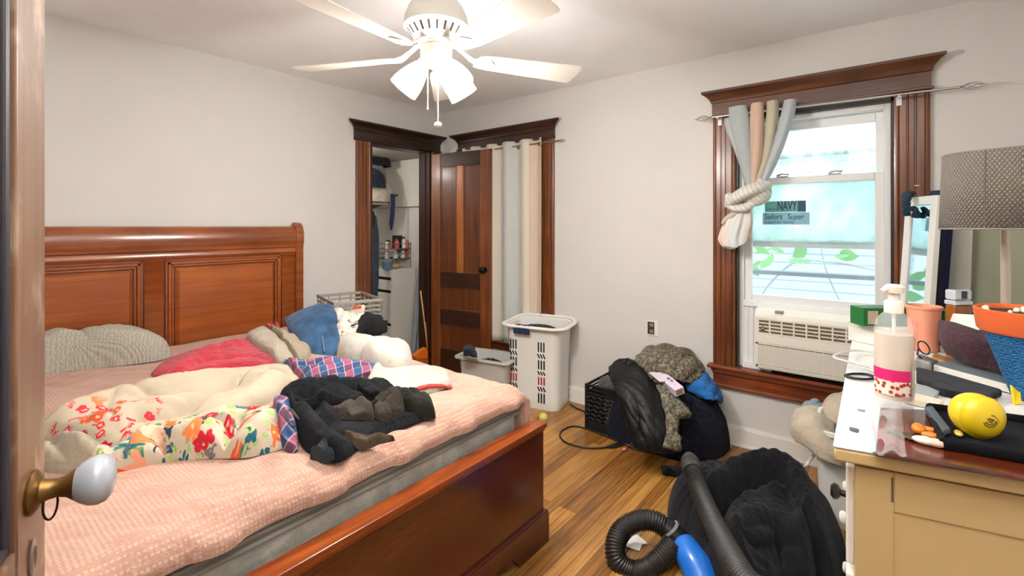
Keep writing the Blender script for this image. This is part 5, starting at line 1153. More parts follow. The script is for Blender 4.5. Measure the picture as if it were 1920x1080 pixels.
co_out = outl([(1262, 1010, 0), (1252, 985, .02), (1250, 940, .08), (1264, 908, .12), (1300, 886, .16), (1345, 866, .2), (1400, 850, .22), (1470, 862, .22), (1525, 905, .18), (1558, 960, .12), (1582, 1030, .03), (1592, 1100, 0), (1560, 1190, 0), (1460, 1230, 0), (1380, 1180, 0), (1320, 1080, 0)])
heap('body', co_out, COAT, H=.12, p=5, q=2.0, bumps=[(-.98, -2.86, .42, .42, 0, .16), (-.9, -2.98, .3, .35, 30, .18)], fl=[(35, .3, .02, .7)], cre=[cr([(1330, 905), (1400, 885), (1480, 890), (1540, 960)], .3, .05, .08), cr([(1335, 930), (1400, 905), (1470, 905), (1520, 960), (1550, 1040)], .3, .025, -.09), cr([(1380, 920), (1440, 905), (1480, 920)], .3, .03, .03), cr([(1375, 950), (1400, 980), (1450, 1020)], .32, .03, .07), cr([(1370, 970), (1400, 1010), (1440, 1040)], .3, .018, -.06), cr([(1270, 960), (1300, 940), (1340, 935)], .2, .02, -.03), cr([(1500, 960), (1520, 1020), (1540, 1080)], .25, .03, .06), cr([(1460, 970), (1475, 1030), (1480, 1080)], .3, .02, -.055), cr([(1265, 975), (1300, 975), (1320, 1000)], .15, .018, -.03)], parent=ct, seed=91, nth=280, nr=70, rag=.015, lump=.016, lumpsc=.08, base=0.0, micro=.012)
SURF2 = SURF
c0 = Pz(1408, 935, .33)
heap('hood', [(c0.x-.09, c0.y-.02), (c0.x-.04, c0.y+.08), (c0.x+.06, c0.y+.06), (c0.x+.08, c0.y-.03), (c0.x, c0.y-.08)], COAT, H=.03, p=3, q=2, fl=[(40, .08, .025, .8)], parent=ct, seed=93)
wp_ = spline([Pg(1294, 866, 2.0), Pg(1300, 885, 1.95), Pg(1312, 920, 1.85), Pg(1332, 968, 1.66), Pg(1358, 1022, 1.42), Pg(1392, 1085, 1.16), Pg(1440, 1150, 1.04), (-2.0, -3.1, .3), (-1.98, -3.0, .1), (-1.8, -2.85, .06)], 14)
one('hose', RIB, lambda b: ribbed(b, wp_, .036, .0135, 20), vc, smooth=25)
one('hose_end_cuff', mk('dusty_black', '#3a3836', .6, .3, var=.2), lambda b: b.tube([Pg(1293, 858, 2.03), Pg(1293.5, 863, 2.01), Pg(1295, 872, 1.99), Pg(1299, 884, 1.955)], [.026, .036, .0385, .0385], 22), vc, smooth=50)

# ------------------------------------------------------------------ white hamper with beige clothes by the dresser
h2 = T('laundry_basket', 'white laundry basket overflowing with beige clothes between the dresser and the window', 'basket', (-.45, -3.24, 0))
one('basket_body', WPLAS, lambda b: bin_(b, -.45, -3.24, .34, .3, .43, tap=.86, rim=.012), h2, smooth=40)
BEI = cloth('beige_cotton', '#e2d3bd', '#d2c0a5', var=.12)
block(-.62, -.2, -3.45, -3.08, .45)
bg = T('beige_trousers', 'beige trousers hanging over the rim of the white laundry basket', 'trousers', tuple(Pg(1530, 790, 2.2)))
drape('leg', [[Pg(x, y, g) for x, y, g in r] for r in (((1500, 772, 2.42), (1520, 766, 2.44), (1540, 772, 2.44), (1562, 790, 2.42)), ((1487, 788, 2.33), (1505, 778, 2.3), (1530, 784, 2.28), (1560, 800, 2.26)), ((1488, 808, 2.26), (1506, 798, 2.2), (1532, 802, 2.17), (1566, 822, 2.15)), ((1492, 826, 2.22), (1512, 824, 2.16), (1536, 836, 2.12), (1575, 852, 2.1)), ((1514, 828, 2.2), (1528, 844, 2.14), (1548, 862, 2.1), (1584, 876, 2.09)))], BEI, bg, thick=.014, fl=[(50, .16, .018, .5), (110, .1, .008, .8)], seed=95, bulge=.02)
drape('leg', [[Pg(x, y, g) for x, y, g in r] for r in (((1545, 768, 2.5), (1556, 750, 2.5), (1575, 740, 2.5), (1610, 738, 2.5)), ((1547, 782, 2.42), (1562, 768, 2.4), (1580, 760, 2.4), (1612, 760, 2.4)), ((1556, 800, 2.36), (1570, 795, 2.33), (1586, 790, 2.32), (1612, 795, 2.32)))], BEI, bg, thick=.024, fl=[(20, .08, .016, .7)], seed=97, bulge=.03)
lc = T('pale_blue_cloth', 'pale blue cloth tucked behind the beige trousers in the white laundry basket', 'cloth', tuple(Pg(1522, 760, 2.5)))
drape('cloth_body', [[Pg(x, y, g) for x, y, g in r] for r in (((1503, 768, 2.54), (1515, 754, 2.55), (1530, 752, 2.55), (1542, 760, 2.54)), ((1506, 775, 2.47), (1518, 766, 2.46), (1532, 766, 2.46), (1545, 776, 2.46)), ((1512, 786, 2.4), (1525, 782, 2.4), (1538, 784, 2.4), (1548, 792, 2.4)))], cloth('pale_blue', '#b3c2cc', '#8fa4b0'), lc, thick=.016, fl=[(30, .05, .012, .7)], seed=98)
wcd = T('white_power_cable', 'white cord running from the white laundry basket to the floor by the black coat', 'cord', tuple(Pz(1505, 882, 0)))
one('cable', WPLAS, lambda b: b.tube(spline([Pg(1530, 848, 2.22), Pg(1518, 864, 2.24), Pg(1508, 876, 2.27), Pz(1500, 882, .01), Pz(1492, 884, .008)], 8), .007, 8), wcd, smooth=180)
# ------------------------------------------------------------------ dresser
ZD = .90
DRW = mk('dresser_tan', '#c9ac78', .38, .45, var=.03, vscale=3, bmp=.04, bscale=150)  # body and moulding tan, top and drawers white
DRT = mk('dresser_white', '#ebe9e4', .28, .5, var=.02)
dz = T('dresser', 'cream painted dresser with cluttered top at the right edge of the room', 'dresser', (-1.3, -3.55, 0))
nl = Vector((-1.985, -3.27)); fl_ = Vector((-.70, -3.24)); fr = Vector((-.70, -3.83)); nr = Vector((-1.87, -3.83))
def poly(i): # inset
    c_ = (nl+fl_+fr+nr)/4
    return [nl+Vector((i, -i)), fl_+Vector((-i, -i)), fr+Vector((-i, 0)), nr+Vector((i, 0))]
one('top', DRT, lambda b: b.prism([(p.x, p.y, ZD-.007) for p in poly(0)][::-1], (0, 0, .007)), dz, bevel=.003, seg=2, smooth=40)
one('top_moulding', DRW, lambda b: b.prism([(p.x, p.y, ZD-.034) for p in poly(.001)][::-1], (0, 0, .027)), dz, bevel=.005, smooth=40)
def dbody(b):
    q = poly(.035); b.prism([(p.x, p.y, .06) for p in q][::-1], (0, 0, ZD-.105))
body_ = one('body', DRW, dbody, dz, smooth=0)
q = poly(.035); ed = (q[3]-q[0]).normalized(); en = Vector((-ed.y*-1, ed.x*-1))
if en.x > 0: en = -en
def ep(s, z0, z1, s0, t):                    # boards on the near end
    a = q[0]+ed*s0; c_ = q[0]+ed*s; return [(a.x, a.y, z0), (c_.x, c_.y, z0), (c_.x, c_.y, z1), (a.x, a.y, z1)]
def endb(b):
    w = (q[3]-q[0]).length
    for s0, s1, z0, z1 in ((0, .065, .06, ZD-.045), (w-.065, w, .06, ZD-.045), (.065, w-.065, ZD-.125, ZD-.045), (.065, w-.065, .06, .16)): b.prism(ep(s1, z0, z1, s0, 0), (en.x*.004, en.y*.004, 0))
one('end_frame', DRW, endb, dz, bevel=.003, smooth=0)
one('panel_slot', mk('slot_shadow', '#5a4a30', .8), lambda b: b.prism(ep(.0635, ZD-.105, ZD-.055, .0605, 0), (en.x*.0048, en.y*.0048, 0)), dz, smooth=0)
nx = (q[1]-q[0]); 
for r_, (z0, z1) in enumerate(((.63, .84), (.36, .61), (.09, .34))):
    for c_ in range(2):
        a = q[0]+nx*(.02+.49*c_); e_ = q[0]+nx*(.49+.49*c_)
        d_ = one('drawer', DRT, lambda b: b.prism([(a.x, a.y, z0), (e_.x, e_.y, z0), (e_.x, e_.y, z1), (a.x, a.y, z1)], (0, .016, 0)), dz, bevel=.004, smooth=0)
        for kf in (.1, .9) if False else (.16, .84):
            m_ = a.lerp(e_, kf); one('knob', KB if r_ == 0 else WPLAS, lambda b: b.lathe([(.007, 0), (.007, .012), (.016, .018), (.018, .026), (.012, .032), (0, .033)], Matrix.Translation((m_.x, m_.y+.016, (z0+z1)/2)) @ Matrix.Rotation(-PI/2, 4, 'X'), 16), d_)
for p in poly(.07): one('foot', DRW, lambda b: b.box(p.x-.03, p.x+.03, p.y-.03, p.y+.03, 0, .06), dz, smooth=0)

def D(px, py, z=ZD): return Pz(px, py, z)
# polished brown board with its trinkets
BRD = wood('polished_board', '#3c150a', '#6e2c12', 'Y', .18, .7, .7)
bq = [D(1641, 857), D(1921, 905), Vector((-1.76, -3.82, ZD)), Vector((-1.6, -3.52, ZD)), D(1650, 772)]
bd = one('board', BRD, lambda b: b.prism([(p.x, p.y, ZD+.001) for p in bq], (0, 0, .01)), None, bevel=.003, smooth=0); tag(bd, 'glossy dark brown board lying on the near end of the dresser top', 'board')
ZB = ZD+.0115
# clear plastic sheet over the left of the board
PLS = N('clear_film'); PLS.col('#ffffff'); PLS.set(.12, .5, alpha=.14); PLS.bump(PLS.noise(PLS.co(), 14, 3, .6, 1).outputs['Fac'], .6, .02)
pf = [D(1622, 775), D(1640, 866), D(1700, 870, ZB), D(1715, 800, ZB), D(1690, 768)]
pl = one('plastic_film', PLS.m, lambda b: b.grid([[pf[0].lerp(pf[1], v).lerp(pf[4].lerp(pf[2], v), u)+Vector((0, 0, .014+.006*math.sin(9*u+3*v)+.004*math.sin(14*v))) for v in np.linspace(0, 1, 14)] for u in np.linspace(0, 1, 14)]), None, smooth=180, solid=.0006)
tag(pl, 'clear plastic film lying on the brown board beside the white dresser edge', 'plastic film')
# black tray on the board
TRY = fuzzy('black_felt', [(.35, '#05060a'), (.6, '#0a0b11'), (.8, '#252833')], 120, .4, bd=.004, sheen=.02)
tq = [D(1768, 842, ZB), D(1921, 868, ZB), Vector((-1.60, -3.78, ZB)), D(1742, 772, ZB)]
ty = T('black_tray', 'black felt lined tray holding the yellow ball on the brown board', 'tray', tuple(sum(tq, Vector())/4))
one('tray_base', TRY, lambda b: b.prism([tuple(p) for p in tq], (0, 0, .006)), ty, bevel=.002, smooth=0)
def trim_(b):
    for i in range(4):
        a, c_ = tq[i], tq[(i+1) % 4]; b.tube([a+Vector((0, 0, .01)), c_+Vector((0, 0, .01))], [(.007, .011)]*2, 8, up=(0, 0, 1))
one('tray_rim', TRY, trim_, ty, smooth=60)
sq = [D(1734, 780, ZB), D(1748, 777, ZB), D(1782, 822, ZB), D(1768, 828, ZB)]
ss = one('grey_clip', mk('grey_green_plastic', '#46525a', .4), lambda b: b.prism([(p.x, p.y, p.z+.008) for p in sq], (0, 0, .014)), None, bevel=.003, smooth=0); tag(ss, 'slate grey flat clip lying across the left corner of the black tray', 'clip')
# yellow ball shaped case with a domed lid
YEL = mk('yellow_rubber', '#e4c41c', .35, .5, 0, .2)
yc = D(1846, 824, ZB+.006); yr = .0435; ys_ = yr/.058; axd = (CAM-yc); axd = Vector((axd.x, axd.y, 0)).normalized(); axd = (axd+RT*.62).normalized()
yc = Vector((yc.x, yc.y, ZB+.006+yr))+FW*.018
MY = Matrix.Translation(yc) @ axd.to_track_quat('Z', 'Y').to_matrix().to_4x4()
yb_ = T('yellow_ball', 'yellow ball shaped case with an engraved face lying in the black tray', 'ball case', tuple(yc-Vector((0, 0, yr))))
one('shell', YEL, lambda b: b.lathe([(yr*math.sin(R(a)), -yr*math.cos(R(a))) for a in range(0, 106, 7)], MY, 40), yb_, smooth=180)
lid = one('lid', YEL, lambda b: b.lathe([(r_*ys_, z_*ys_) for r_, z_ in ((.05, .012), (.058, .014), (.0585, .022), (.054, .025), (.051, .03), (.046, .036), (.034, .042), (.018, .046), (0, .047))], MY, 40), yb_, smooth=50)
INK = mk('engraved_ink', '#6f5c10', .6)
def marks(b):
    def arc(pts, r=.0018): b.tube([MY @ Vector((x*ys_, y*ys_, ys_*(.0472-.0045*(x*x+y*y)/.0005))) for x, y in pts], r, 6)
    arc([(-.016, -.004), (-.012, -.012), (-.002, -.016), (.008, -.014), (.016, -.006)]); arc([(-.012, -.002), (-.006, -.008), (.004, -.009), (.011, -.003)])
    arc([(.002, .016), (.01, .014), (.018, .006), (.02, -.002), (.014, -.004), (.012, .002)]); arc([(-.008, .004), (-.002, .008), (.004, .003), (.008, .006)], .0022); arc([(-.004, .0), (.003, -.002)])
one('engraving', INK, marks, lid)
# trinkets
def small(name, label, cat, mat, fn, group=None, **k): return tag(one(name, mat, fn, None, **k), label, cat, group)
t0 = D(1697, 818, ZB); small('leather_cuff', 'dark leather cuff bracelet on the brown board', 'bracelet', mk('olive_leather', '#4d4028', .6, var=.3), lambda b: b.tube([t0+RT*-.006+FW*.03+Vector((0, 0, .004)), t0+RT*-.004+Vector((0, 0, .004)), t0+RT*.004-FW*.022+Vector((0, 0, .004))], [(.012, .004)]*3, 8, up=(0, 0, 1)), smooth=60)
t1_ = D(1722, 812, ZB); small('orange_trinket', 'orange fish shaped trinket on the brown board', 'trinket', mk('orange_resin', '#d67a24', .35), lambda b: (b.sphere(t1_+Vector((0, 0, .01)), (.02, .012, .01), 16, 10), b.sphere(t1_-FW*.03+Vector((0, 0, .008)), (.01, .016, .007), 12, 8), b.sphere(t1_+RT*.024+Vector((0, 0, .007)), (.009, .014, .006), 12, 8)), smooth=180)
t2 = D(1733, 833, ZB); small('white_shell', 'white shell beside the orange trinket', 'shell', mk('shell_white', '#efe4d2', .4), lambda b: b.sphere(t2+Vector((0, 0, .008)), (.012, .02, .008), 12, 8), smooth=180)
t3 = D(1755, 838, ZB); small('pink_shell', 'pale pink shell at the corner of the black tray', 'shell', mk('shell_pink', '#e2b9a4', .4), lambda b: b.sphere(t3+Vector((0, 0, .008)), (.012, .018, .008), 12, 8), smooth=180)
t4 = D(1797, 818, ZB+.006); small('gold_bead', 'small golden bead in front of the yellow ball', 'bead', mk('gold_bead', '#d9b45a', .3, .5, .4), lambda b: b.sphere(t4+Vector((0, 0, .006)), (.014, .008, .006), 12, 8), smooth=180)
# lotion bottle with pump
lp = D(1676, 768); lM = Matrix.Translation((lp.x, lp.y, ZD+.012))
lo = T('lotion_bottle', 'large clear pump bottle of cream lotion with a pink banded label', 'bottle', (lp.x, lp.y, ZD))
k_ = (1.353-ZD)*890/(768-424)/890*.94            # metres per pixel at the bottle
bw = 32*k_
CLR = N('clear_bottle'); CLR.col('#f4f8f8'); CLR.set(.06, .5, alpha=.2)
one('bottle_shell', CLR.m, lambda b: b.lathe([(0, -.006), (bw*.9, -.006), (bw, .004), (bw, 150*k_), (bw*.96, 162*k_), (bw*.8, 174*k_), (bw*.55, 183*k_), (bw*.4, 187*k_), (bw*.4, 190*k_)], lM, 36), lo, smooth=60)
one('lotion', mk('cream_lotion', '#d8c4ae', .35, .5), lambda b: b.lathe([(0, 16*k_), (bw*.93, 16*k_), (bw*.95, 20*k_), (bw*.95, 143*k_), (0, 143*k_)], lM, 36), lo, smooth=50)
LBP = mk('label_pink', '#d81f6c', .45); LBC = N('label_almonds'); co = LBC.co((7, 2.6, 1), (0, 0, .5), src='UV'); v = LBC.vor(co, 1.0, dim='2D'); LBC.col(LBC.mix(LBC.ramp(v.outputs['Distance'], [(.3, 1.0), (.36, 0.0)]), '#ecdccb', '#a8352c')); LBC.set(.5)
fa_ = math.atan2(CAM.y-lp.y, CAM.x-lp.x)
def lab(z0, z1): return lambda b: b.lathe([(bw+.0006, z0*k_), (bw+.0006, z1*k_)], lM, 30, a0=fa_-1.35, a1=fa_+.9)
one('label_band', LBP, lab(54, 76), lo, smooth=180); one('label_picture', LBC.m, lab(26, 54), lo, smooth=180)
one('back_label', mk('back_label_text', '#cfc6b4', .5, c2='#b9ae9a', vscale=60), lambda b: b.lathe([(bw+.0006, 26*k_), (bw+.0006, 96*k_)], lM, 20, a0=fa_+1.0, a1=fa_+1.7), lo, smooth=180)
PUM = mk('pump_cream', '#e9dfd0', .4)
one('dip_tube', mk('dip_tube', '#dfe6e4', .3), lambda b: b.tube([lM @ Vector((0, 0, .02)), lM @ Vector((0, 0, 185*k_))], .004, 8), lo)
pm = one('pump', PUM, lambda b: (b.lathe([(bw*.5, 184*k_), (bw*.5, 205*k_), (bw*.42, 208*k_), (.013, 209*k_), (.012, 222*k_), (.02, 224*k_), (.021, 236*k_), (.014, 240*k_), (0, 241*k_)], lM, 28), b.tube([lM @ Vector((0, 0, 231*k_)), lM @ (Vector((0, 0, 231*k_))-RT*.022), lM @ (Vector((0, 0, 226*k_))-RT*.034-FW*.004)], [.008, .007, .006], 10)), lo, smooth=45)
# peach tumbler
cpp = D(1732, 657); k2 = (1.353-ZD)/(657-424); k2h = k2; k2 = k2*.84
pcM = Matrix.Translation((cpp.x, cpp.y, ZD+.001)); PEA = mk('peach_plastic', '#f0a184', .42, .4)
cu = T('peach_cup', 'peach plastic tumbler with moulded ribs on the dresser', 'cup', (cpp.x, cpp.y, ZD))
one('cup_body', PEA, lambda b: b.lathe([(0, 0), (23*k2, 0), (24.5*k2, 2*k2h), (31*k2, 78*k2h), (33*k2, 79*k2h), (33.5*k2, 83*k2h), (31.5*k2, 84*k2h), (30*k2, 80*k2h), (23*k2, 4*k2h), (0, 4*k2h)], pcM, 40), cu, smooth=50)
fb_ = math.atan2(CAM.y-cpp.y, CAM.x-cpp.x)-.55
def ribs(b):
    for i in range(8):
        z = (18+5.5*i)*k2h; r = (24.5+6.5*z/(78*k2h))*k2+.0008; b.tube([pcM @ Vector((r*math.cos(fb_+a), r*math.sin(fb_+a), z)) for a in np.linspace(-.18, .18, 8)], .0016, 6)
one('measure_ribs', PEA, ribs, cu, smooth=180)
# green cartons
GRN = mk('green_card', '#1f6b34', .4); LBL = mk('label_beige', '#cbb9a2', .6, c2='#b9a58c', vscale=80); WCB = mk('white_carton', '#e4e2da', .5)
g0 = D(1650, 636); 
gbm = Matrix.Translation((-.86, -3.335, ZD)) @ Matrix.Rotation(R(60), 4, 'Z')
gw = T('white_carton', 'white carton under the green box behind the lotion bottle', 'carton', (-.86, -3.335, ZD))
one('carton_body', WCB, lambda b: b.box(-.09, .09, -.05, .05, .001, .075, gbm), gw, bevel=.002, smooth=0)
gg = T('green_box', 'green box with beige label standing on the white carton behind the lotion bottle', 'box', (-.86, -3.335, ZD+.076), 'green boxes on the dresser')
gbm = Matrix.Translation((-.86, -3.345, ZD)) @ Matrix.Rotation(YAW-PI/2, 4, 'Z')
one('box_body', GRN, lambda b: b.box(-.105, .11, -.035, .035, .0765, .145, gbm), gg, bevel=.002, smooth=0)
one('label_square', LBL, lambda b: b.box(-.088, -.05, -.0362, -.034, .085, .134, gbm), gg, smooth=0)
gm2 = Matrix.Translation((-.83, -3.535, ZD)) @ Matrix.Rotation(YAW-PI/2, 4, 'Z')
g2 = T('green_box', 'tall green box with a beige label behind the peach cup', 'box', (-.83, -3.535, ZD), 'green boxes on the dresser')
one('box_body', GRN, lambda b: b.box(-.05, .06, -.03, .03, .024, .15, gm2), g2, bevel=.002, smooth=0)
one('box_base', WCB, lambda b: b.box(-.05, .06, -.031, .031, .001, .024, gm2), g2, bevel=.002, smooth=0)
one('label_square', LBL, lambda b: b.box(.02, .054, -.0312, -.029, .04, .08, gm2), g2, smooth=0)
one('lettering', mk('pale_print', '#b9d3ae', .5), lambda b: (b.box(.012, .034, -.0312, -.029, .1, .108, gm2), b.box(.014, .03, -.0312, -.029, .118, .124, gm2)), g2, smooth=0)
# perfume bottle
pp = Pg(1797, 590, 1.62); pM = Matrix.Translation((pp.x, pp.y, ZD)) @ Matrix.Rotation(YAW-PI/2+.1, 4, 'Z')
pf_ = T('perfume_bottle', 'square glass perfume bottle with amber liquid behind the maroon pouch', 'bottle', (pp.x, pp.y, ZD))
CG = N('cut_glass'); CG.col('#dfe6ec'); CG.set(.05, .8, .35, .5)
hz0 = pp.z-ZD
one('flask', mk('amber_glass', '#a8611e', .1, .6, 0, .6, var=.4, vscale=30), lambda b: b.box(-.032, .032, -.018, .018, .001, hz0+.035, pM), pf_, bevel=.006, smooth=0)
one('shoulder', CG.m, lambda b: b.box(-.034, .034, -.02, .02, hz0+.035, hz0+.05, pM), pf_, bevel=.004, smooth=0)
one('cap', CG.m, lambda b: (b.box(-.033, .033, -.018, .018, hz0+.052, hz0+.086, pM),), pf_, bevel=.006, smooth=0)
one('cap_core', mk('dark_glass', '#40454d', .1), lambda b: b.box(-.011, .015, -.0185, .0, hz0+.055, hz0+.083, pM), pf_, bevel=.003, smooth=0)
# maroon pouch with papers
mp_ = T('maroon_pouch', 'maroon zip pouch with white papers sticking out beside the peach cup', 'pouch', tuple(D(1830, 690)))
MAR = cloth('maroon_canvas', '#54343c', '#41262e', var=.2, speck='#7a5560')
mrows = [[Pg(x, y, g) for x, y, g in r] for r in (((1768, 600, 1.6), (1772, 603, 1.52), (1810, 615, 1.46), (1885, 628, 1.42), (1930, 632, 1.46)), ((1768, 625, 1.58), (1774, 632, 1.49), (1815, 645, 1.41), (1890, 660, 1.36), (1935, 662, 1.4)), ((1776, 655, 1.55), (1784, 665, 1.47), (1825, 682, 1.4), (1895, 698, 1.33), (1940, 700, 1.37)))]
drape('pouch_front', mrows, MAR, mp_, thick=.012, fl=[(0, .12, .008, .5)], seed=101, bulge=.012)
mb = [D(1784, 662), D(1830, 685), D(1890, 698), D(1890, 698)+FW*.06, D(1800, 662)+FW*.07]
one('pouch_back', MAR, lambda b: b.prism([(p.x, p.y, ZD+.002) for p in mb], (0, 0, .09)), mp_, bevel=.01, smooth=40)
pw_ = tag(one('papers', PAP, lambda b: b.prism([Pg(x, y, g) for x, y, g in ((1781, 605, 1.5), (1812, 624, 1.44), (1850, 626, 1.42), (1850, 594, 1.5), (1787, 590, 1.55))], (0, 0, .004)), None, smooth=0), 'white papers on top of the maroon pouch', 'papers')
# blue textured pot with orange pot in it
BL = N('blue_textured_pot'); co = BL.co((1, 1, 1.0)); wv = BL.wave(co, 38, 8, 2.5, 'Z'); BL.col(BL.mix(BL.ramp(wv.outputs['Fac'], [(.2, 0.0), (.8, 1.0)]), '#1d5a8e', '#2f7ab2')); BL.set(.6, .3); BL.bump(wv.outputs['Fac'], .6, .004)
bpv = Pg(1930, 738, 1.24); bpz = ZD+.004
pot = T('blue_pot', 'blue ripple textured tapered pot at the right edge of the dresser', 'pot', (bpv.x, bpv.y, bpz))
k3 = 1.24/890; zt_ = 1.353-(628-424)*k3
pM2 = Matrix.Translation((bpv.x, bpv.y, 0))
one('pot_body', BL.m, lambda b: b.lathe([(0, bpz), (24*k3, bpz), (62*k3, zt_), (64*k3, zt_+.003), (59*k3, zt_+.003), (22*k3, bpz+.01), (0, bpz+.01)], pM2, 48), pot, smooth=50)
TER = mk('terracotta_orange', '#e0672f', .55, .4, var=.08)
op = T('orange_planter', 'orange planter bowl resting on the blue textured pot', 'planter', (bpv.x, bpv.y, zt_))
one('bowl', TER, lambda b: b.lathe([(0, zt_+.004), (68*k3, zt_+.004), (72*k3, zt_+.01), (77*k3, zt_+.064), (75*k3, zt_+.066), (72*k3, zt_+.062), (70*k3, zt_+.03), (0, zt_+.03)], pM2, 48), op, smooth=50)
one('soil', mk('potting_soil', '#3a2a1c', .95, bmp=.6, bscale=120), lambda b: b.lathe([(0, zt_+.056), (71.5*k3, zt_+.054)], pM2, 32), op)
rnd = random.Random(5); 
def peb(b):
    for i in range(22):
        a = rnd.uniform(0, 6.28); r = rnd.uniform(.05, .9)*70*k3; b.sphere((bpv.x+r*math.cos(a), bpv.y+r*math.sin(a), zt_+.06), (rnd.uniform(.006, .01), rnd.uniform(.005, .008), .006), 8, 6)
o = one('pebbles', mk('white_pebble', '#e4dccb', .5), peb, op, smooth=180); o['kind'] = 'stuff'
# white framed book / tablet case
bk1 = [D(1748, 700, ZD+.02), D(1905, 742, ZD+.02), D(1915, 727, ZD+.02), D(1790, 688, ZD+.02)]
bq2 = [Pg(1750, 683, 1.43), Pg(1906, 725, 1.27), Pg(1921, 705, 1.36), Pg(1790, 672, 1.55)]
bx = T('white_edged_book', 'thick book with grey cover and white page edge leaning in front of the maroon pouch', 'book', tuple(D(1830, 725)))
one('pages', mk('page_white', '#e8e2d8', .6), lambda b: b.prism([p+Vector((0, 0, -.001)) for p in bq2], (0, 0, -.022)), bx, bevel=.002, smooth=0)
one('cover', mk('grey_blue_cover', '#77868e', .35, var=.2, vscale=12), lambda b: b.prism([p.lerp(sum(bq2, Vector())/4, .03) for p in bq2], (0, 0, .0018)), bx, smooth=0)
one('back_cover', mk('dark_cover', '#23242c', .5), lambda b: b.prism([p+Vector((0, 0, -.024)) for p in bq2], (0, 0, -.004)), bx, smooth=0)
# things under / around the book
nb_ = [D(1718, 700), D(1770, 712), D(1880, 745), D(1850, 760), D(1768, 745), D(1718, 722)]
small('navy_cloth', 'dark navy cloth under the thick white edged book', 'cloth', cloth('navy_felt', '#171a28', '#0f111c'), lambda b: b.prism([(p.x, p.y, ZD+.002) for p in nb_], (0, 0, .02)), bevel=.006, smooth=40)
gp = [D(1700, 722), D(1765, 738), D(1752, 752), D(1698, 738)]
small('grey_notebook', 'pale grey notebook lying right of the lotion bottle', 'notebook', mk('grey_glossy', '#a7adae', .3), lambda b: b.prism([(p.x, p.y, ZD+.0015) for p in gp], (0, 0, .01)), bevel=.002, smooth=0)
bp2 = [D(1700, 745), D(1770, 763), D(1760, 772), D(1695, 757)]
small('cream_box', 'cream strip box right of the lotion bottle near the black tray', 'box', mk('cream_card', '#e7dac5', .5), lambda b: b.prism([(p.x, p.y, ZD+.0015) for p in bp2], (0, 0, .016)), bevel=.002, smooth=0)
wb = [Pg(1747, 668, 1.5), Pg(1790, 684, 1.46), Pg(1794, 676, 1.52), Pg(1752, 661, 1.56)]
wbx = small('wooden_box', 'small tan wooden box between the peach cup and the book', 'box', wood('tan_wood', '#a87a45', '#c99d63', 'X', .5, .1), lambda b: b.prism([tuple(p) for p in wb], (0, 0, -.028)), bevel=.002, smooth=0)
# hair clip / glasses in front of the peach cup
gls = T('eyeglasses', 'black eyeglasses resting on the clutter in front of the peach cup', 'glasses', tuple(D(1730, 680)))
gc = Pg(1732, 652, 1.47)
one('frame', BLKP, lambda b: (b.tube([gc+RT*(.016*math.cos(a))+Vector((0, 0, .018*math.sin(a)))+FW*(.01*math.sin(a)) for a in np.linspace(0, 2*PI, 22)[:-1]], .0022, 6, closed=True), b.tube([gc+RT*-.016, gc+RT*-.02-Vector((0, 0, .02)), gc+RT*-.012-Vector((0, 0, .034))-FW*.01], .0024, 6)), gls, smooth=180)
one('case', mk('grey_stuff', '#5b5a58', .6, c2='#8f8d88', vscale=30), lambda b: b.prism([Pg(x, y, g) for x, y, g in ((1715, 672, 1.46), (1745, 680, 1.42), (1760, 676, 1.48), (1725, 662, 1.52))], (0, 0, -.04)), gls, bevel=.006, smooth=30)
# yellow strap
ysb = [Pg(x, y, g) for x, y, g in ((1896, 716, 1.25), (1912, 718, 1.25), (1917, 758, 1.2), (1902, 760, 1.2))]
small('yellow_strap', 'yellow plastic strap sticking up beside the book at the right edge', 'strap', YEL, lambda b: b.prism([tuple(p) for p in ysb], FW*.006), bevel=.002, smooth=0)
red_ = D(1865, 755, ZD+.02); small('red_bead', 'tiny red bead below the thick book', 'bead', mk('red_bead', '#b02a20', .4), lambda b: b.sphere(red_, (.006, .006, .01), 10, 8), smooth=180)
# bits on the white edge of the dresser
pn0, pn1 = D(1592, 803, ZD+.005), D(1611, 808, ZD+.005)
small('pen', 'short dark pen lying on the white near corner of the dresser', 'pen', mk('pen_grey', '#5d5f66', .4), lambda b: b.tube([pn0, pn0.lerp(pn1, .1), pn0.lerp(pn1, .9), pn1], [.001, .0042, .0042, .0015], 10), smooth=60)
pk0, pk1 = D(1608, 768, ZD+.003), D(1622, 770, ZD+.003)
small('hair_pin', 'thin grey hair pin on the white dresser edge', 'hair pin', mk('pin_grey', '#9a9a98', .4), lambda b: b.tube([pk0, pk1], .0025, 8), smooth=60)
hcp = [D(x, y, ZD+.006) for x, y in ((1585, 704), (1600, 701), (1625, 702), (1642, 708), (1625, 711), (1600, 709))]
small('hair_clip', 'black oval hair clip on the white dresser edge left of the lotion bottle', 'hair clip', BLKP, lambda b: b.tube(spline([tuple(p) for p in hcp], 5, closed=True), .004, 8, closed=True), smooth=180)
def wire(b):
    for r in (((1640, 660), (1600, 657), (1572, 663), (1564, 670), (1585, 677), (1640, 690)), ((1600, 678), (1620, 686), (1650, 694))):
        b.tube(spline([tuple(Pz(x, y, ZD+.018 if x > 1595 else ZD+.03)) for x, y in r], 8), .0035, 8)
small('white_cable', 'thin white cable looping over the window side edge of the dresser', 'cable', mk('pale_cable', '#d9d8d6', .4), wire, smooth=180)
bl2 = [D(1622, 782), D(1632, 781), D(1644, 850), D(1636, 852)]
small('blue_card', 'pale blue translucent card edge beside the plastic film', 'card', mk('pale_blue_card', '#bccfe0', .3), lambda b: b.prism([(p.x, p.y, ZD+.002) for p in bl2], (0, 0, .003)), smooth=0)

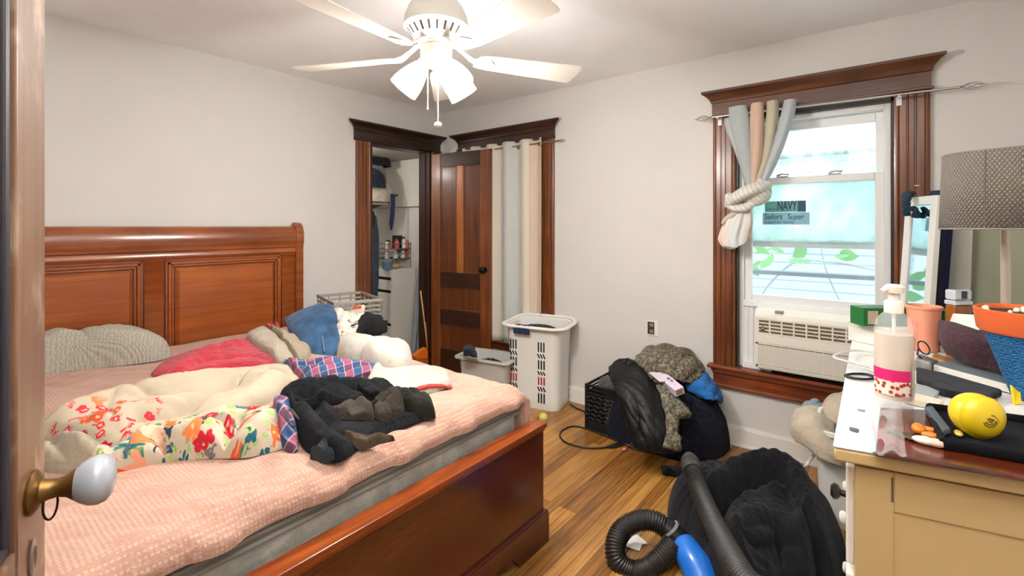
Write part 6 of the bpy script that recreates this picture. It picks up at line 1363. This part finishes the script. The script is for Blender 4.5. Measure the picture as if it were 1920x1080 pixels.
# ------------------------------------------------------------------ table lamp
lx = Pg(1886, 430, 1.42); lmx, lmy = lx.x, lx.y
SHM = N('quilted_shade'); tc = SHM.t.nodes.new('ShaderNodeUVMap'); mpn = SHM.t.nodes.new('ShaderNodeMapping'); SHM.l(tc.outputs[0], mpn.inputs[0]); mpn.inputs['Scale'].default_value = (1, 1, 1)
def diag(sx, sy):
    m = SHM.t.nodes.new('ShaderNodeMapping'); SHM.l(tc.outputs[0], m.inputs[0]); m.inputs['Scale'].default_value = (sx, sy, 1); w = SHM.t.nodes.new('ShaderNodeTexWave'); w.wave_type = 'BANDS'; w.bands_direction = 'DIAGONAL'; w.inputs['Scale'].default_value = 1.0; w.wave_profile = 'SIN'; SHM.l(m.outputs[0], w.inputs['Vector']); return w.outputs['Fac']
wa, wb2 = diag(58, 9), diag(-58, 9); hh_ = SHM.math('MINIMUM', wa, wb2)
SHM.col(SHM.mix(SHM.ramp(hh_, [(.05, 0.0), (.5, 1.0)]), '#5f574c', '#8f8577')); SHM.set(.75, .25, 0, 0, .3); SHM.bump(hh_, .7, .006)
lamp = T('table_lamp', 'table lamp with grey quilted drum shade at the right edge of the dresser', 'lamp', (lmx, lmy, ZD))
z0_, z1_ = 1.345, 1.572; LM = Matrix.Translation((lmx, lmy, 0))
kr = 1.42/890
sd_ = one('lamp_shade', SHM.m, lambda b: b.lathe([(93*kr, z0_), (88*kr, z1_)], LM, 64), lamp, smooth=180, solid=.004)
for rr_, zz_ in ((93.5*kr, z0_), (88.5*kr, z1_)): one('shade_trim', mk('shade_trim', '#8b8174', .7), lambda b: b.tube([LM @ Vector((rr_*math.cos(a), rr_*math.sin(a), zz_)) for a in np.linspace(0, 2*PI, 65)[:-1]], .003, 6, closed=True), sd_, smooth=180)
sa = math.atan2(CAM.y-lmy, CAM.x-lmx)-.28
one('shade_seam', mk('shade_seam', '#5d5549', .8), lambda b: b.tube([LM @ Vector((93.6*kr*math.cos(sa), 93.6*kr*math.sin(sa), z0_)), LM @ Vector((88.6*kr*math.cos(sa), 88.6*kr*math.sin(sa), z1_))], .0022, 6), sd_)
one('pole', mk('satin_nickel', '#d2c9b8', .35, .5, .55), lambda b: b.lathe([(0, ZD+.03), (.013, ZD+.03), (.0115, ZD+.05), (.0115, 1.36), (.015, 1.365), (.015, 1.4), (0, 1.4)], LM, 24), lamp)
one('lamp_base', METAL, lambda b: b.lathe([(0, ZD+.001), (.085, ZD+.001), (.088, ZD+.008), (.08, ZD+.018), (.03, ZD+.03), (.013, ZD+.04), (0, ZD+.04)], LM, 36), lamp, smooth=50)
one('harp', METAL, lambda b: [b.tube([LM @ Vector((0, 0, 1.395)), LM @ Vector((92*kr*math.cos(a), 92*kr*math.sin(a), 1.36))], .0025, 6) for a in (.4, .4+2.09, .4+4.19)], lamp)
one('bulb', mk('bulb_glass', '#f0ece2', .3), lambda b: b.sphere((lmx, lmy, 1.45), (.028, .028, .045), 16, 10), lamp, smooth=180)
one('switch_arm', METAL, lambda b: b.tube([Vector((lmx, lmy, 1.35))-RT*.008, Vector((lmx, lmy, 1.352))-RT*.03, Vector((lmx, lmy, 1.358))-RT*.036], .003, 8), lamp)

# ------------------------------------------------------------------ things leaning in the corner beyond the dresser
def slab(b, tl, tr, h, lean, th, inset=None):
    """a leaning rectangular board: top corners, height down, lean out from the wall at the bottom"""
    pass
MIR = N('mirror_glass'); MIR.col('#c9d6d8'); MIR.set(.03, .5, 1)
def leaning(name, label, cat, tl, tr, zb, leand, fw_, th, fmat, gmat, gname='mirror_glass', group=None):
    w = (tr-tl); w.z = 0; wv_ = w.normalized(); n_ = Vector((-wv_.y, wv_.x, 0))
    if n_.dot(CAM-tl) < 0: n_ = -n_
    bl_, br_ = Vector((tl.x, tl.y, zb))+n_*leand, Vector((tr.x, tr.y, zb))+n_*leand
    t = T(name, label, cat, tuple((bl_+br_)/2), group); up = (tl-bl_).normalized(); nn = up.cross(wv_); nn = nn if nn.dot(CAM-tl) > 0 else -nn
    def P_(u, v, d): return bl_+wv_*u+up*v+nn*d
    W, HH = w.length, (tl-bl_).length
    def bar(b, u0, u1, v0, v1, d0, d1): b.prism([P_(u0, v0, d0), P_(u1, v0, d0), P_(u1, v1, d0), P_(u0, v1, d0)], nn*(d1-d0))
    if fw_:
        f = one('frame', fmat, lambda b: (bar(b, 0, fw_, 0, HH, -th, 0), bar(b, W-fw_, W, 0, HH, -th, 0), bar(b, fw_, W-fw_, 0, fw_, -th, 0), bar(b, fw_, W-fw_, HH-fw_, HH, -th, 0)), t, bevel=.003, smooth=0)
        one(gname, gmat, lambda b: bar(b, fw_*.9, W-fw_*.9, fw_*.9, HH-fw_*.9, -th*.9, -th*.35), t, smooth=0)
    else: one(gname, gmat, lambda b: bar(b, 0, W, 0, HH, -th, 0), t, bevel=.003, smooth=0)
    return t, P_, W, HH
wm, PM, WM, HM_ = leaning('leaning_mirror', 'tall white framed mirror leaning in the corner by the window', 'mirror', Pg(1698, 371, 2.35), Pg(1757, 360, 2.13), .02, .09, .042, .025, mk('mirror_frame_white', '#ece9e2', .4), MIR.m)
nvb = leaning('glitter_board', 'navy glittery board leaning behind the white framed mirror', 'board', Pg(1742, 358, 2.3), Pg(1784, 358, 2.16), .02, .10, 0, .02, None, fuzzy('navy_glitter', [(.3, '#0a0d2c'), (.6, '#141a4a'), (.78, '#222c66'), (.84, '#6a74a8')], 160, .3, bd=.003), 'board_face')
OFW = mk('off_white_frame', '#efe6d6', .5)
GMI = N('mirror_reflection_tone'); GMI.col('#9c9c86'); GMI.set(.3, .5, .15)  # greenish reflection of the wall put into the glass colour
leaning('framed_mirror', 'large off white framed mirror leaning in the corner behind the lamp', 'mirror', Pg(1782, 372, 2.27), Pg(1995, 330, 1.84), .02, .06, .1, .02, OFW, GMI.m)
# dark cloth tied to the mirror corner
tie = T('blue_scarf', 'dark teal scarf knotted round the top corner of the white framed mirror', 'scarf', tuple(Pg(1703, 400, 2.3)))
TEAL = cloth('teal_scarf', '#1f4254', '#152c3a', var=.3)
strip('tail', [Pg(x, y, g) for x, y, g in ((1711, 363, 2.33), (1702, 364, 2.29), (1699, 375, 2.26), (1700, 390, 2.26), (1701, 404, 2.27))], TEAL, [.012, .02, .018, .014, .014], .012, parent=tie, on=False, wr=.4)
strip('tail', [Pg(x, y, g) for x, y, g in ((1712, 389, 2.27), (1717, 395, 2.25), (1719, 401, 2.25), (1718, 407, 2.26))], TEAL, [.012, .013, .017, .018], .01, parent=tie, on=False, wr=.4, seed=3)
# ------------------------------------------------------------------ curtain rod and knotted curtain of the large window
XR = -.085
r0, r1 = Px(1335, 220, XR), Px(1795, 164, XR); rzz = (r0.z+r1.z)/2
CR = T('curtain_rod', 'thin nickel curtain rod with wire cage finials over the large window', 'curtain rod', (XR, -3.0, rzz-.01))
one('rod', METAL, lambda b: b.tube([(XR, r0.y, r0.z), (XR, r1.y, r1.z)], .0065, 12), CR)
one('finial', METAL, lambda b: fin(b, (XR, r0.y, r0.z), 1), CR); one('finial', METAL, lambda b: fin(b, (XR, r1.y, r1.z), -1), CR)
for yy in (-2.53, -3.40):
    t_ = (yy-r0.y)/(r1.y-r0.y); zz = r0.z+(r1.z-r0.z)*t_
    one('bracket', VINYL, lambda b: (b.box(XR-.004, -.024, yy-.005, yy+.005, zz-.012, zz-.004), b.box(-.034, -.024, yy-.011, yy+.011, zz-.045, zz+.0), b.box(XR-.009, XR+.009, yy-.005, yy+.005, zz-.014, zz-.006)), CR, bevel=.001, smooth=0)
cur = T('curtain', 'pastel striped curtain tied in a big knot at the left of the large window', 'curtain', tuple(Px(1390, 400, XR)), 'pastel striped curtains')
def rodz(y): return r0.z+(r1.z-r0.z)*(y-r0.y)/(r1.y-r0.y)
def CP(px, py, x=XR): return Px(px, py, x)
def foldtube(name, col, pts, wid, dep, trl=.25):
    """one gathered fold of the curtain: centreline pixels and half widths in metres"""
    P = spline([tuple(CP(a, b_, c)) for a, b_, c in pts], 10); n = len(P); rows = []
    for i, p in enumerate(P):
        u = i/(n-1); k = u*(len(wid)-1); j = min(int(k), len(wid)-2); w = wid[j]*(1-(k-j))+wid[j+1]*(k-j); k = u*(len(dep)-1); j = min(int(k), len(dep)-2); d = dep[j]*(1-(k-j))+dep[j+1]*(k-j)
        row = []
        for q in range(20):
            a = 2*PI*q/20; rr = 1+.12*(float(vn(q*.8, i*.12, len(name)+int(pts[0][0])))-.5)*2+.07*math.cos(3*a+u*2)
            row.append(p+Vector((-d*math.sin(a)*rr, w*math.cos(a)*rr, 0)))
        rows.append(row)
    b = MB(); b.grid(rows, closed_u=True); m = 20; b.f.append(tuple(range(m))[::-1]); b.f.append(tuple((n-1)*m+k for k in range(m)))
    return b.build(name, curtain_mat('cur_'+col[1:]+str(pts[0][0]), col, trl), cur, smooth=180)
foldtube('fold', '#bcc3c2', [(1384, 200, -.085), (1387, 230, -.09), (1398, 290, -.095), (1408, 345, -.1), (1412, 362, -.1)], [.05, .055, .045, .03, .02], [.03, .032, .03, .026, .02])
foldtube('fold', '#c5cbc9', [(1365, 222, -.085), (1372, 245, -.08), (1392, 300, -.085), (1406, 350, -.095)], [.02, .03, .028, .016], [.018, .02, .02, .016])
foldtube('fold', '#dfc0ab', [(1420, 194, -.085), (1420, 225, -.095), (1419, 290, -.1), (1414, 340, -.105), (1412, 365, -.1)], [.033, .036, .034, .024, .018], [.034, .036, .034, .028, .02])
foldtube('fold', '#cfc6ae', [(1449, 190, -.085), (1448, 220, -.09), (1438, 290, -.09), (1424, 335, -.1), (1414, 362, -.1)], [.028, .03, .024, .02, .014], [.03, .032, .028, .024, .018])
foldtube('fold', '#d3d6d9', [(1481, 188, -.085), (1478, 210, -.09), (1458, 275, -.09), (1434, 335, -.1), (1420, 362, -.1)], [.03, .034, .032, .022, .014], [.03, .032, .028, .024, .018], .4)
kn = CP(1402, 365, -.11)
KNM = N('curtain_knot'); co = KNM.co((1, 1, 1), (.6, 0, 0)); wv = KNM.wave(co, 7, 3, 1.2, 'Y'); KNM.col(KNM.ramp(wv.outputs['Fac'], [(.1, '#d8d6d0'), (.4, '#dcc6b2'), (.6, '#8fb3c4'), (.8, '#d9d2c2')])); KNM.set(.85, .2, 0, 0, .2)
def knot(b):
    b.tube(spline([tuple(CP(x, y, xx)) for x, y, xx in ((1438, 348, -.09), (1428, 350, -.13), (1403, 358, -.165), (1378, 372, -.15), (1366, 384, -.1))], 8), [(.03+.03*math.sin(PI*i/32), .026+.01*math.sin(PI*i/32)) for i in range(33)], 18)
    b.tube(spline([tuple(CP(x, y, xx)) for x, y, xx in ((1424, 338, -.1), (1434, 352, -.125), (1430, 368, -.14), (1410, 376, -.14), (1395, 374, -.12))], 8), [(.024+.02*math.sin(PI*i/32), .024) for i in range(33)], 16)
    b.tube(spline([tuple(CP(x, y, xx)) for x, y, xx in ((1366, 366, -.1), (1374, 386, -.135), (1398, 388, -.145), (1420, 372, -.12))], 8), [(.022+.016*math.sin(PI*i/24), .024) for i in range(25)], 16)
    b.sphere(CP(1403, 366, -.11), (.035, .07, .05), 20, 12)
one('knot', KNM.m, knot, cur, smooth=180)
TLM = N('curtain_tail'); co = TLM.co(); n1 = TLM.noise(co, 9, 3); TLM.col(TLM.ramp(n1.outputs['Fac'], [(.35, '#d9b8a4'), (.5, '#e3d6c8'), (.65, '#d5d8d9')])); TLM.set(.85, .2, 0, 0, .2)
def tail(b):
    st = [((1396, 382), .035, .032), ((1389, 400), .06, .04), ((1382, 425), .08, .048), ((1377, 446), .084, .045), ((1380, 459), .068, .036)]
    P = spline([tuple(CP(a[0], a[1], -.1)) for a, w, d in st], 8); n = len(P); rows = []
    for i, p in enumerate(P):
        u = i/(n-1)*(len(st)-1); j = min(int(u), len(st)-2); w = st[j][1]*(1-u+j)+st[j+1][1]*(u-j); d = st[j][2]*(1-u+j)+st[j+1][2]*(u-j); row = []
        for q in range(60):
            a = 2*PI*q/60; rr = 1+.13*math.cos(7*a+i*.05)*min(1, i/12)+.06*math.cos(13*a+2); row.append(p+Vector((-d*math.sin(a)*rr, w*math.cos(a)*rr, .02*math.sin(a*2+1)*(i/n)+.015*math.cos(a)*(i/n)*-2)))
        rows.append(row)
    b.grid(rows, closed_u=True); b.f.append(tuple((n-1)*60+k for k in range(60)))
one('tail', TLM.m, tail, cur, smooth=180)
foldtube('tail_edge', '#d9d0bd', [(1392, 388, -.11), (1375, 402, -.13), (1362, 412, -.125), (1354, 420, -.115)], [.02, .03, .022, .006], [.014, .014, .012, .006])

# ------------------------------------------------------------------ air conditioner
ACM = mk('ac_white', '#e4ddd0', .45, .4)
aY0, aY1, aZ0, aZ1, aX = -2.735, -3.262, .515, .865, -.07
ac = T('air_conditioner', 'white window air conditioner sitting in the bottom of the large window', 'air conditioner', (.05, -3.0, aZ0))
def acb(b):
    b.prism([(.3, aY1, aZ0), (aX, aY1, aZ0), (aX, aY1, aZ1-.045), (aX+.012, aY1, aZ1-.03), (aX+.05, aY1, aZ1), (.3, aY1, aZ1)][::-1], (0, aY0-aY1, 0))
one('case', ACM, acb, ac, bevel=.004, smooth=0)
gy0, gy1, gz0, gz1 = aY0-.02, aY1+.02, .725, .805
DKV = mk('vent_brown', '#6a5a44', .8)
vg = one('air_outlet', DKV, lambda b: b.box(aX-.0015, aX+.01, gy1, gy0, gz0, gz1), ac, smooth=0)
def lou(b):
    for k in range(9):
        y = gy0+(gy1-gy0)*k/8; b.box(aX-.006, aX, y-.004, y+.004, gz0-.003, gz1+.003)
    for k in range(5):
        z = gz0+(gz1-gz0)*k/4; b.box(aX-.005, aX, gy1, gy0, z-.0035, z+.0035)
    b.box(aX-.006, aX, gy1-.004, gy0+.004, gz1, gz1+.008); b.box(aX-.006, aX, gy1-.004, gy0+.004, gz0-.008, gz0)
one('louvres', ACM, lou, vg, smooth=0)
one('front_band', ACM, lambda b: b.box(aX-.007, aX, aY1+.003, aY0-.003, .668, .716), ac, bevel=.003, smooth=0)
LOGO = mk('emblem_grey', '#6b625a', .35, .5, .6)
em = Px(1430, 615.5, aX-.008)
one('emblem', LOGO, lambda b: b.lathe([(0, .0), (.0125, 0), (.0125, .0016), (.0105, .0024), (.0105, .0014), (0, .0014)], Matrix.Translation((aX-.007, em.y, em.z)) @ Matrix.Rotation(-PI/2, 4, 'Y'), 24), ac, smooth=40)
text('GE', .0125, (aX-.0092, em.y+.0075, em.z-.0042), mk('emblem_light', '#c8c0b2', .4), ac, 'lettering', .0003, .85, shear=.2)
BTN = mk('button_grey', '#a59c8e', .5)
def btn(b):
    for px, py in ((1505, 624), (1527, 626), (1527, 631), (1538, 626), (1538, 631), (1569, 631), (1569, 635)):
        p = Px(px, py, aX-.008); b.sphere((aX-.007, p.y, p.z), (.0015, .005, .0025), 10, 6)
one('buttons', BTN, btn, ac, smooth=180)
dl = Px(1596, 639, aX-.008); one('display', mk('display_dark', '#20242c', .2), lambda b: b.box(aX-.008, aX, dl.y-.012, dl.y+.004, dl.z-.006, dl.z+.006), ac, smooth=0)
ig = one('intake_grille', mk('grille_shadow', '#6f675b', .7), lambda b: b.box(aX-.001, aX+.006, aY1+.02, aY0-.018, aZ0+.022, .66), ac, smooth=0)
def gri(b):
    n = 20
    for k in range(n):
        z = aZ0+.027+(.655-aZ0-.03)*k/(n-1); b.box(aX-.0045, aX, aY1+.02, aY0-.018, z-.0022, z+.0022)
    for k in range(13):
        y = aY0-.018+(aY1-aY0+.038)*k/12; b.box(aX-.003, aX, y-.0012, y+.0012, aZ0+.022, .66)
    for q in ((aY1+.008, aY0-.008, aZ0+.012, aZ0+.022), (aY1+.008, aY0-.008, .66, .668)): b.box(aX-.006, aX, q[0], q[1], q[2], q[3])
    b.box(aX-.006, aX, aY0-.02, aY0-.008, aZ0+.012, .668); b.box(aX-.006, aX, aY1+.008, aY1+.02, aZ0+.012, .668)
one('grille_bars', ACM, gri, ig, smooth=0)
tb_ = Px(1461, 580, aX+.03); one('top_latch', mk('latch_grey', '#8a8880', .4), lambda b: b.box(aX+.02, aX+.045, tb_.y-.022, tb_.y+.022, aZ1-.024, aZ1-.004), ac, bevel=.004, smooth=0)
def acc(b):
    for ya_, yb_ in ((ys, aY0), (aY1, ye)):
        n = 6
        for k in range(n):
            a = ya_+(yb_-ya_)*k/n; c = ya_+(yb_-ya_)*(k+1)/n; b.box(.03 if k % 2 else .036, .045, min(a, c), max(a, c), .486, .9)
    b.box(.02, .06, ye, ys, .862, .892); b.box(.0, .05, ye, ys, .486, .515)
one('side_curtain', VINYL, acc, ac, bevel=.001, smooth=0)
GAP = mk('sill_gap_black', '#0d0b09', .8)
one('shaded_gap_filler', GAP, lambda b: b.box(-.02, .06, aY1, aY0-.08, .4842, .5145), ac, smooth=0)  # black filler painted in for the shaded gap above the sill

# ------------------------------------------------------------------ closet contents
wc_m = mk('chest_white', '#dcd8cf', .45, .4)
cx0_, cx1_, cy0_, cy1_, cz_ = -.207, .095, .526, 1.0, .92
cd = T('chest_of_drawers', 'white chest of drawers standing inside the closet', 'chest of drawers', (-.05, .76, 0))
one('carcass', wc_m, lambda b: b.box(cx0_, cx1_, cy0_, cy1_, .02, cz_), cd, bevel=.003, smooth=0)
one('gap', mk('gap_black', '#0c0b0a', .9), lambda b: [b.box(cx0_-.001, cx0_+.01, cy0_+.02, cy1_-.01, z, z+.028) for z in (.81, .68, .35)], cd, smooth=0)
for z0, z1 in ((.84, .905), (.71, .805), (.38, .675), (.05, .345)): one('drawer', wc_m, lambda b: b.box(cx0_-.012, cx0_, cy0_+.01, cy1_-.005, z0, z1), cd, bevel=.003, smooth=0)
WRM = mk('rack_wire', '#8f8a82', .4, .5, .6)
rk = T('wire_rack', 'two tier wire rack of toiletries on the white closet chest', 'rack', (-.05, .72, cz_))
rx0, rx1, ry0_, ry1_ = -.2, .09, .6, .84
def rack(b):
    for z in (cz_+.1, cz_+.2):
        for y in np.linspace(ry0_, ry1_, 7): b.tube([(rx0, y, z), (rx1, y, z)], .0025, 6)
        for zz in (z, z+.05):
            b.tube([(rx0, ry0_, zz), (rx1, ry0_, zz), (rx1, ry1_, zz), (rx0, ry1_, zz)], .003, 6, closed=True)
    for x in (rx0, rx1):
        for y in (ry0_, ry1_): b.tube([(x, y, cz_), (x, y, cz_+.26)], .004, 6)
one('wire_frame', WRM, rack, rk)
one('tray', mk('rack_tray', '#4b4640', .6), lambda b: [b.box(rx0, rx1, ry0_, ry1_, z-.004, z+.001) for z in (cz_+.1, cz_+.2)], rk, smooth=0)
def bottle(name, label, cat, x, y, z, r, h, col, cap, group):
    t = T(name, label, cat, (x, y, z), group)
    one('body', mk(name+'_'+col[1:], col, .35), lambda b: b.lathe([(0, 0), (r, 0), (r, h*.72), (r*.5, h*.82), (r*.45, h*.84), (0, h*.84)], Matrix.Translation((x, y, z)), 16), t, smooth=40)
    one('cap', mk('cap_'+cap[1:], cap, .4), lambda b: b.lathe([(0, h*.83), (r*.6, h*.83), (r*.6, h), (0, h)], Matrix.Translation((x, y, z)), 16), t, smooth=40); return t
TG = 'toiletries on the closet rack'
for i, (px, zl, r, h, c_, k_c, lb_) in enumerate(((722, 1, .018, .09, '#e0d8cc', '#1c1c1e', 'small cream bottle with a black cap at the left of the upper rack tier'), (730, 1, .018, .09, '#b0644a', '#161618', 'brown red bottle with a black cap on the upper rack tier'),
        (744, 1, .024, .10, '#d9606a', '#b03a44', 'pink red tub under a dark box on the upper rack tier'), (757, 1, .02, .12, '#d9dad8', '#222226', 'pale bottle with a dark cap on the upper rack tier'), (769, 1, .02, .1, '#c46a44', '#e0a080', 'orange brown bottle at the right of the upper rack tier'),
        (716, 0, .024, .08, '#b9bcc4', '#8d9098', 'grey white tub at the left of the lower rack tier'), (727, 0, .02, .08, '#c08a5a', '#7a4a34', 'tan bottle on the lower rack tier'), (741, 0, .026, .075, '#ebe8e2', '#c8c4bc', 'white tub in the middle of the lower rack tier'), (755, 0, .024, .075, '#e4e2dc', '#d0ccc4', 'white jar right of the middle of the lower rack tier'), (769, 0, .02, .09, '#b5583a', '#5a3226', 'red brown bottle at the right of the lower rack tier'))):
    p = Py(px, 470, .64); bottle('toiletry_bottle', lb_, 'bottle', min(rx1-.02, max(rx0+.02, p.x)), .64, cz_+.101+.1*zl, r, h, c_, k_c, TG)
p = Py(746, 446, .70); tag(one('dark_box', mk('box_black', '#23262b', .5), lambda b: b.box(p.x-.045, p.x+.045, .68, .74, cz_+.202, cz_+.335), None, bevel=.003, smooth=0), 'dark box standing at the back of the upper closet rack tier', 'box')
p = Py(723, 498, .6); tag(one('blue_tub', mk('tub_blue', '#5f83a4', .5), lambda b: b.lathe([(0, 0), (.042, 0), (.052, .07), (.054, .075), (.05, .075), (.04, .005), (0, .005)], Matrix.Translation((p.x, .58, cz_+.001)), 24), None, smooth=50), 'blue tub on the closet chest under the wire rack', 'tub')
p = Py(740, 498, .6); tag(one('tan_packet', mk('packet_tan', '#c2a17a', .6), lambda b: b.sphere((p.x, .59, cz_+.028), (.045, .04, .027), 16, 8), None, smooth=180), 'tan packet beside the blue tub on the closet chest', 'packet')
# shelf with clothes
shz = 1.585
sh = T('closet_shelf', 'shelf plank at the left of the closet with clothes piled on it', 'shelf', (-.7, .8, shz)); one('plank', mk('shelf_grey', '#8d857a', .7), lambda b: b.box(-1.3, -.2, .6, 1.02, shz-.02, shz), sh, smooth=0); one('bracket', mk('bracket_grey', '#6d665c', .6), lambda b: b.prism([(-.24, .64, shz-.02), (-.24, 1.4, shz-.02), (-.24, 1.4, shz-.16)], (.02, 0, 0)), sh, smooth=0)
def mound(name, label, cat, px, py0, py1, hw, mat, yy=.72, seed=0, group=None):
    a, c_ = Py(px, py1, yy), Py(px, py0, yy); x = a.x
    o = heap(name, [(x-hw, yy-.1), (x+hw*.9, yy-.1), (x+hw, yy+.06), (x+hw*.4, yy+.14), (x-hw*.8, yy+.12)], mat, H=max(.03, c_.z-a.z), base=a.z, p=2.8, q=2, fl=[(30, .09, .03, .7), (100, .07, .02, .7)], seed=seed, stamp=False, nth=80, nr=24); tag(o, label, cat, group); return o
mound('white_clothes', 'white crumpled clothes on the closet shelf', 'clothes', 706, 342, 379, .15, IVORY, seed=3)
mound('navy_jumper', 'navy jumper lying on the white clothes on the closet shelf', 'jumper', 694, 318, 352, .13, cloth('closet_navy', '#191f3c', '#121630'), yy=.70, seed=4)
mound('grey_bag', 'grey green bag on the closet shelf behind the navy jumper', 'bag', 698, 304, 345, .11, cloth('bag_grey', '#8c9089', '#767a74'), yy=.8, seed=5)
mound('baseball_cap', 'black cap on top of the pile on the closet shelf', 'cap', 704, 290, 312, .13, cloth('cap_black', '#101014', '#0a0a0d'), yy=.8, seed=6)
# navy lanyard tie hung from the shelf edge
tz = [Py(x, y, .58) for x, y in ((738, 364), (737, 390), (735, 412), (732, 424), (735, 432))]
tie2 = T('navy_tie', 'navy patterned tie hanging from the closet shelf', 'tie', tuple(tz[-1]))
TIEM = fuzzy('tie_navy', [(.4, '#1b2044'), (.58, '#242c58'), (.72, '#8088a0')], 40, .1)
def tief(b):
    prof = [(732, 741, 364), (732, 741, 367), (733, 741, 385), (731, 740, 405), (730, 738, 420), (733, 735, 432)]
    rows = [[Py(a+(c_-a)*t, y, .58) for t in (0, .5, 1)] for a, c_, y in prof]; b.grid(rows)
one('blade', TIEM, tief, tie2, smooth=180, solid=.006)
one('knot_end', TIEM, lambda b: b.prism([Py(733, 363, .575), Py(748, 365, .575), Py(744, 369, .575), Py(733, 369, .575)], (0, .012, 0)), tie2, smooth=0)
# hanging clothes at the left of the closet
hgc = T('hanging_jeans', 'blue denim clothes hanging at the left edge of the closet', 'clothes', tuple(Py(698, 555, .5)))
drape('leg', [[Py(x, y, yy) for x, y, yy in r] for r in (((680, 400, .45), (694, 398, .44), (701, 404, .47), (704, 408, .55)), ((680, 440, .45), (694, 440, .42), (704, 442, .46), (707, 444, .55)), ((680, 500, .45), (694, 500, .42), (705, 500, .46), (708, 502, .55)), ((680, 565, .46), (692, 565, .43), (702, 566, .47), (705, 566, .55)))], cloth('closet_denim', '#3f5768', '#2c3e50'), hgc, thick=.02, fl=[(0, .05, .014, .5)], seed=5)
drape('dark_top', [[Py(x, y, yy) for x, y, yy in r] for r in (((680, 396, .43), (694, 394, .42), (700, 398, .44)), ((680, 410, .42), (695, 408, .41), (702, 412, .44)), ((680, 422, .43), (694, 424, .42), (699, 428, .44)))], cloth('closet_black', '#17181c', '#0e0f12'), hgc, thick=.02)
# ironing board and broom in the closet doorway
ib = T('ironing_board', 'folded grey ironing board leaning in the closet doorway', 'ironing board', tuple(Pz(775, 715, 0)))
i0, i1 = Py(779, 700, .17), Py(796, 452, .2); IBM = mk('board_grey', '#8f9498', .5, c2='#777d82'); 
sdv = Vector((.9, -.42, 0))
one('board_deck', IBM, lambda b: b.prism([i0+sdv*-.05, i0+sdv*.05, i0.lerp(i1, .7)+sdv*.045, i0.lerp(i1, .9)+sdv*.03, i1+sdv*.008, i1-sdv*.008, i0.lerp(i1, .9)-sdv*.03, i0.lerp(i1, .7)-sdv*.045], (.012, .03, 0)), ib, bevel=.004, smooth=0)
one('leg', METAL, lambda b: b.tube([Py(784, 700, .14), Py(800, 470, .15)], .007, 8), ib); one('leg', METAL, lambda b: b.tube([Py(776, 700, .14), Py(795, 480, .15)], .005, 8), ib)
br_ = T('broom', 'broom with pale wooden handle and orange head in the closet doorway', 'broom', tuple(Py(792, 684, .02)))
one('handle', mk('handle_wood', '#d6b87a', .5, var=.1), lambda b: b.tube([Py(802, 655, .02), Py(796, 600, .05), Py(789, 545, .1)], .009, 10), br_, smooth=180)
ba = [Py(x, y, .0) for x, y in ((776, 668), (788, 658), (799, 652), (803, 658), (803, 672), (780, 674))]
one('head', mk('broom_orange', '#e87a1c', .5), lambda b: b.prism(ba, (.01, .05, 0)), br_, bevel=.006, smooth=30)
bb_ = [Py(x, y, .005) for x, y in ((779, 674), (803, 672), (804, 698), (774, 700))]
one('bristles', mk('bristle_orange', '#b9601a', .8, bmp=.5, bscale=200), lambda b: b.prism(bb_, (.01, .035, 0)), br_, smooth=0)

# ------------------------------------------------------------------ small marks
def nailf(name, label, px, py, x=0):
    p = Px(px, py, x); o = one(name, mk('nail_white', '#f2efe8', .4), lambda b: b.sphere((x-.002, p.y, p.z), (.004, .012, .003), 8, 6), None, smooth=180); tag(o, label, 'hook'); return o
nailf('picture_hook', 'small white hook on the right casing of the large window', 1719, 348, -.024)
nailf('picture_hook', 'small white hook at the top left corner of the large window head', 1346, 189, -.026)

# ------------------------------------------------------------------ light
def light(name, typ, loc, energy, col, **k):
    L = bpy.data.lights.new(name, typ); L.energy = energy; L.color = col
    for a, v in k.items(): setattr(L, a, v)
    o = bpy.data.objects.new(name, L); C.objects.link(o); o.location = loc; return o
KBULB = (1.0, .985, .96)
for k, a in enumerate(LAMPS):
    light('fan_bulb', 'POINT', (FX+.14*math.cos(a), FY+.14*math.sin(a), 1.925), BULB_W, KBULB, shadow_soft_size=.035)
light('hall_fill', 'POINT', (XW-.6, -3.4, 2.2), HALL_FILL_W, (1, .9, .78), shadow_soft_size=.1)  # added fill in the unseen hall
light('closet_fill', 'POINT', (-1.0, .34, 1.93), CLOSET_FILL_W, (1, .97, .93), shadow_soft_size=.05)  # fill added out of sight to brighten the closet
fl_s = light('ceiling_fill_spot', 'SPOT', (-3.0, -3.1, 1.45), FILL_SPOT_W, (1, 1, 1), shadow_soft_size=.12, spot_size=R(118), spot_blend=.7)  # upward fill added near the camera to brighten ceiling and room
fl_s.rotation_euler = Vector((.0, .04, 1)).to_track_quat('-Z', 'Y').to_euler()
w = bpy.data.worlds.new('overcast_sky'); bpy.context.scene.world = w; w.use_nodes = True
bg_ = w.node_tree.nodes['Background']; bg_.inputs[0].default_value = (.86, .94, 1.0, 1); bg_.inputs[1].default_value = SKY
po = light('sky_over_window', 'AREA', (1.0, -2.9, 3.0), WIN_W, (.80, .92, 1.0), shape='RECTANGLE', size=1.2, size_y=1.6)
po.rotation_euler = (Vector((0, -3.1, 1.1))-Vector((1.0, -2.9, 3.0))).to_track_quat('-Z', 'Y').to_euler()

# ------------------------------------------------------------------ camera and view
cd_ = bpy.data.cameras.new('camera'); cam = bpy.data.objects.new('camera', cd_); C.objects.link(cam)
cam.location = CAM; cam.rotation_euler = (PI/2, 0, YAW-PI/2)
cd_.sensor_width = 36; cd_.lens = 36*FPX/1920; cd_.shift_y = -(540-HOR)/1920; cd_.clip_start = .02
sc = bpy.context.scene; sc.camera = cam
sc.view_settings.view_transform = 'Standard'; sc.view_settings.look = 'None'; sc.view_settings.exposure = EXPO; sc.view_settings.gamma = 1; sc.view_settings.use_curve_mapping = False
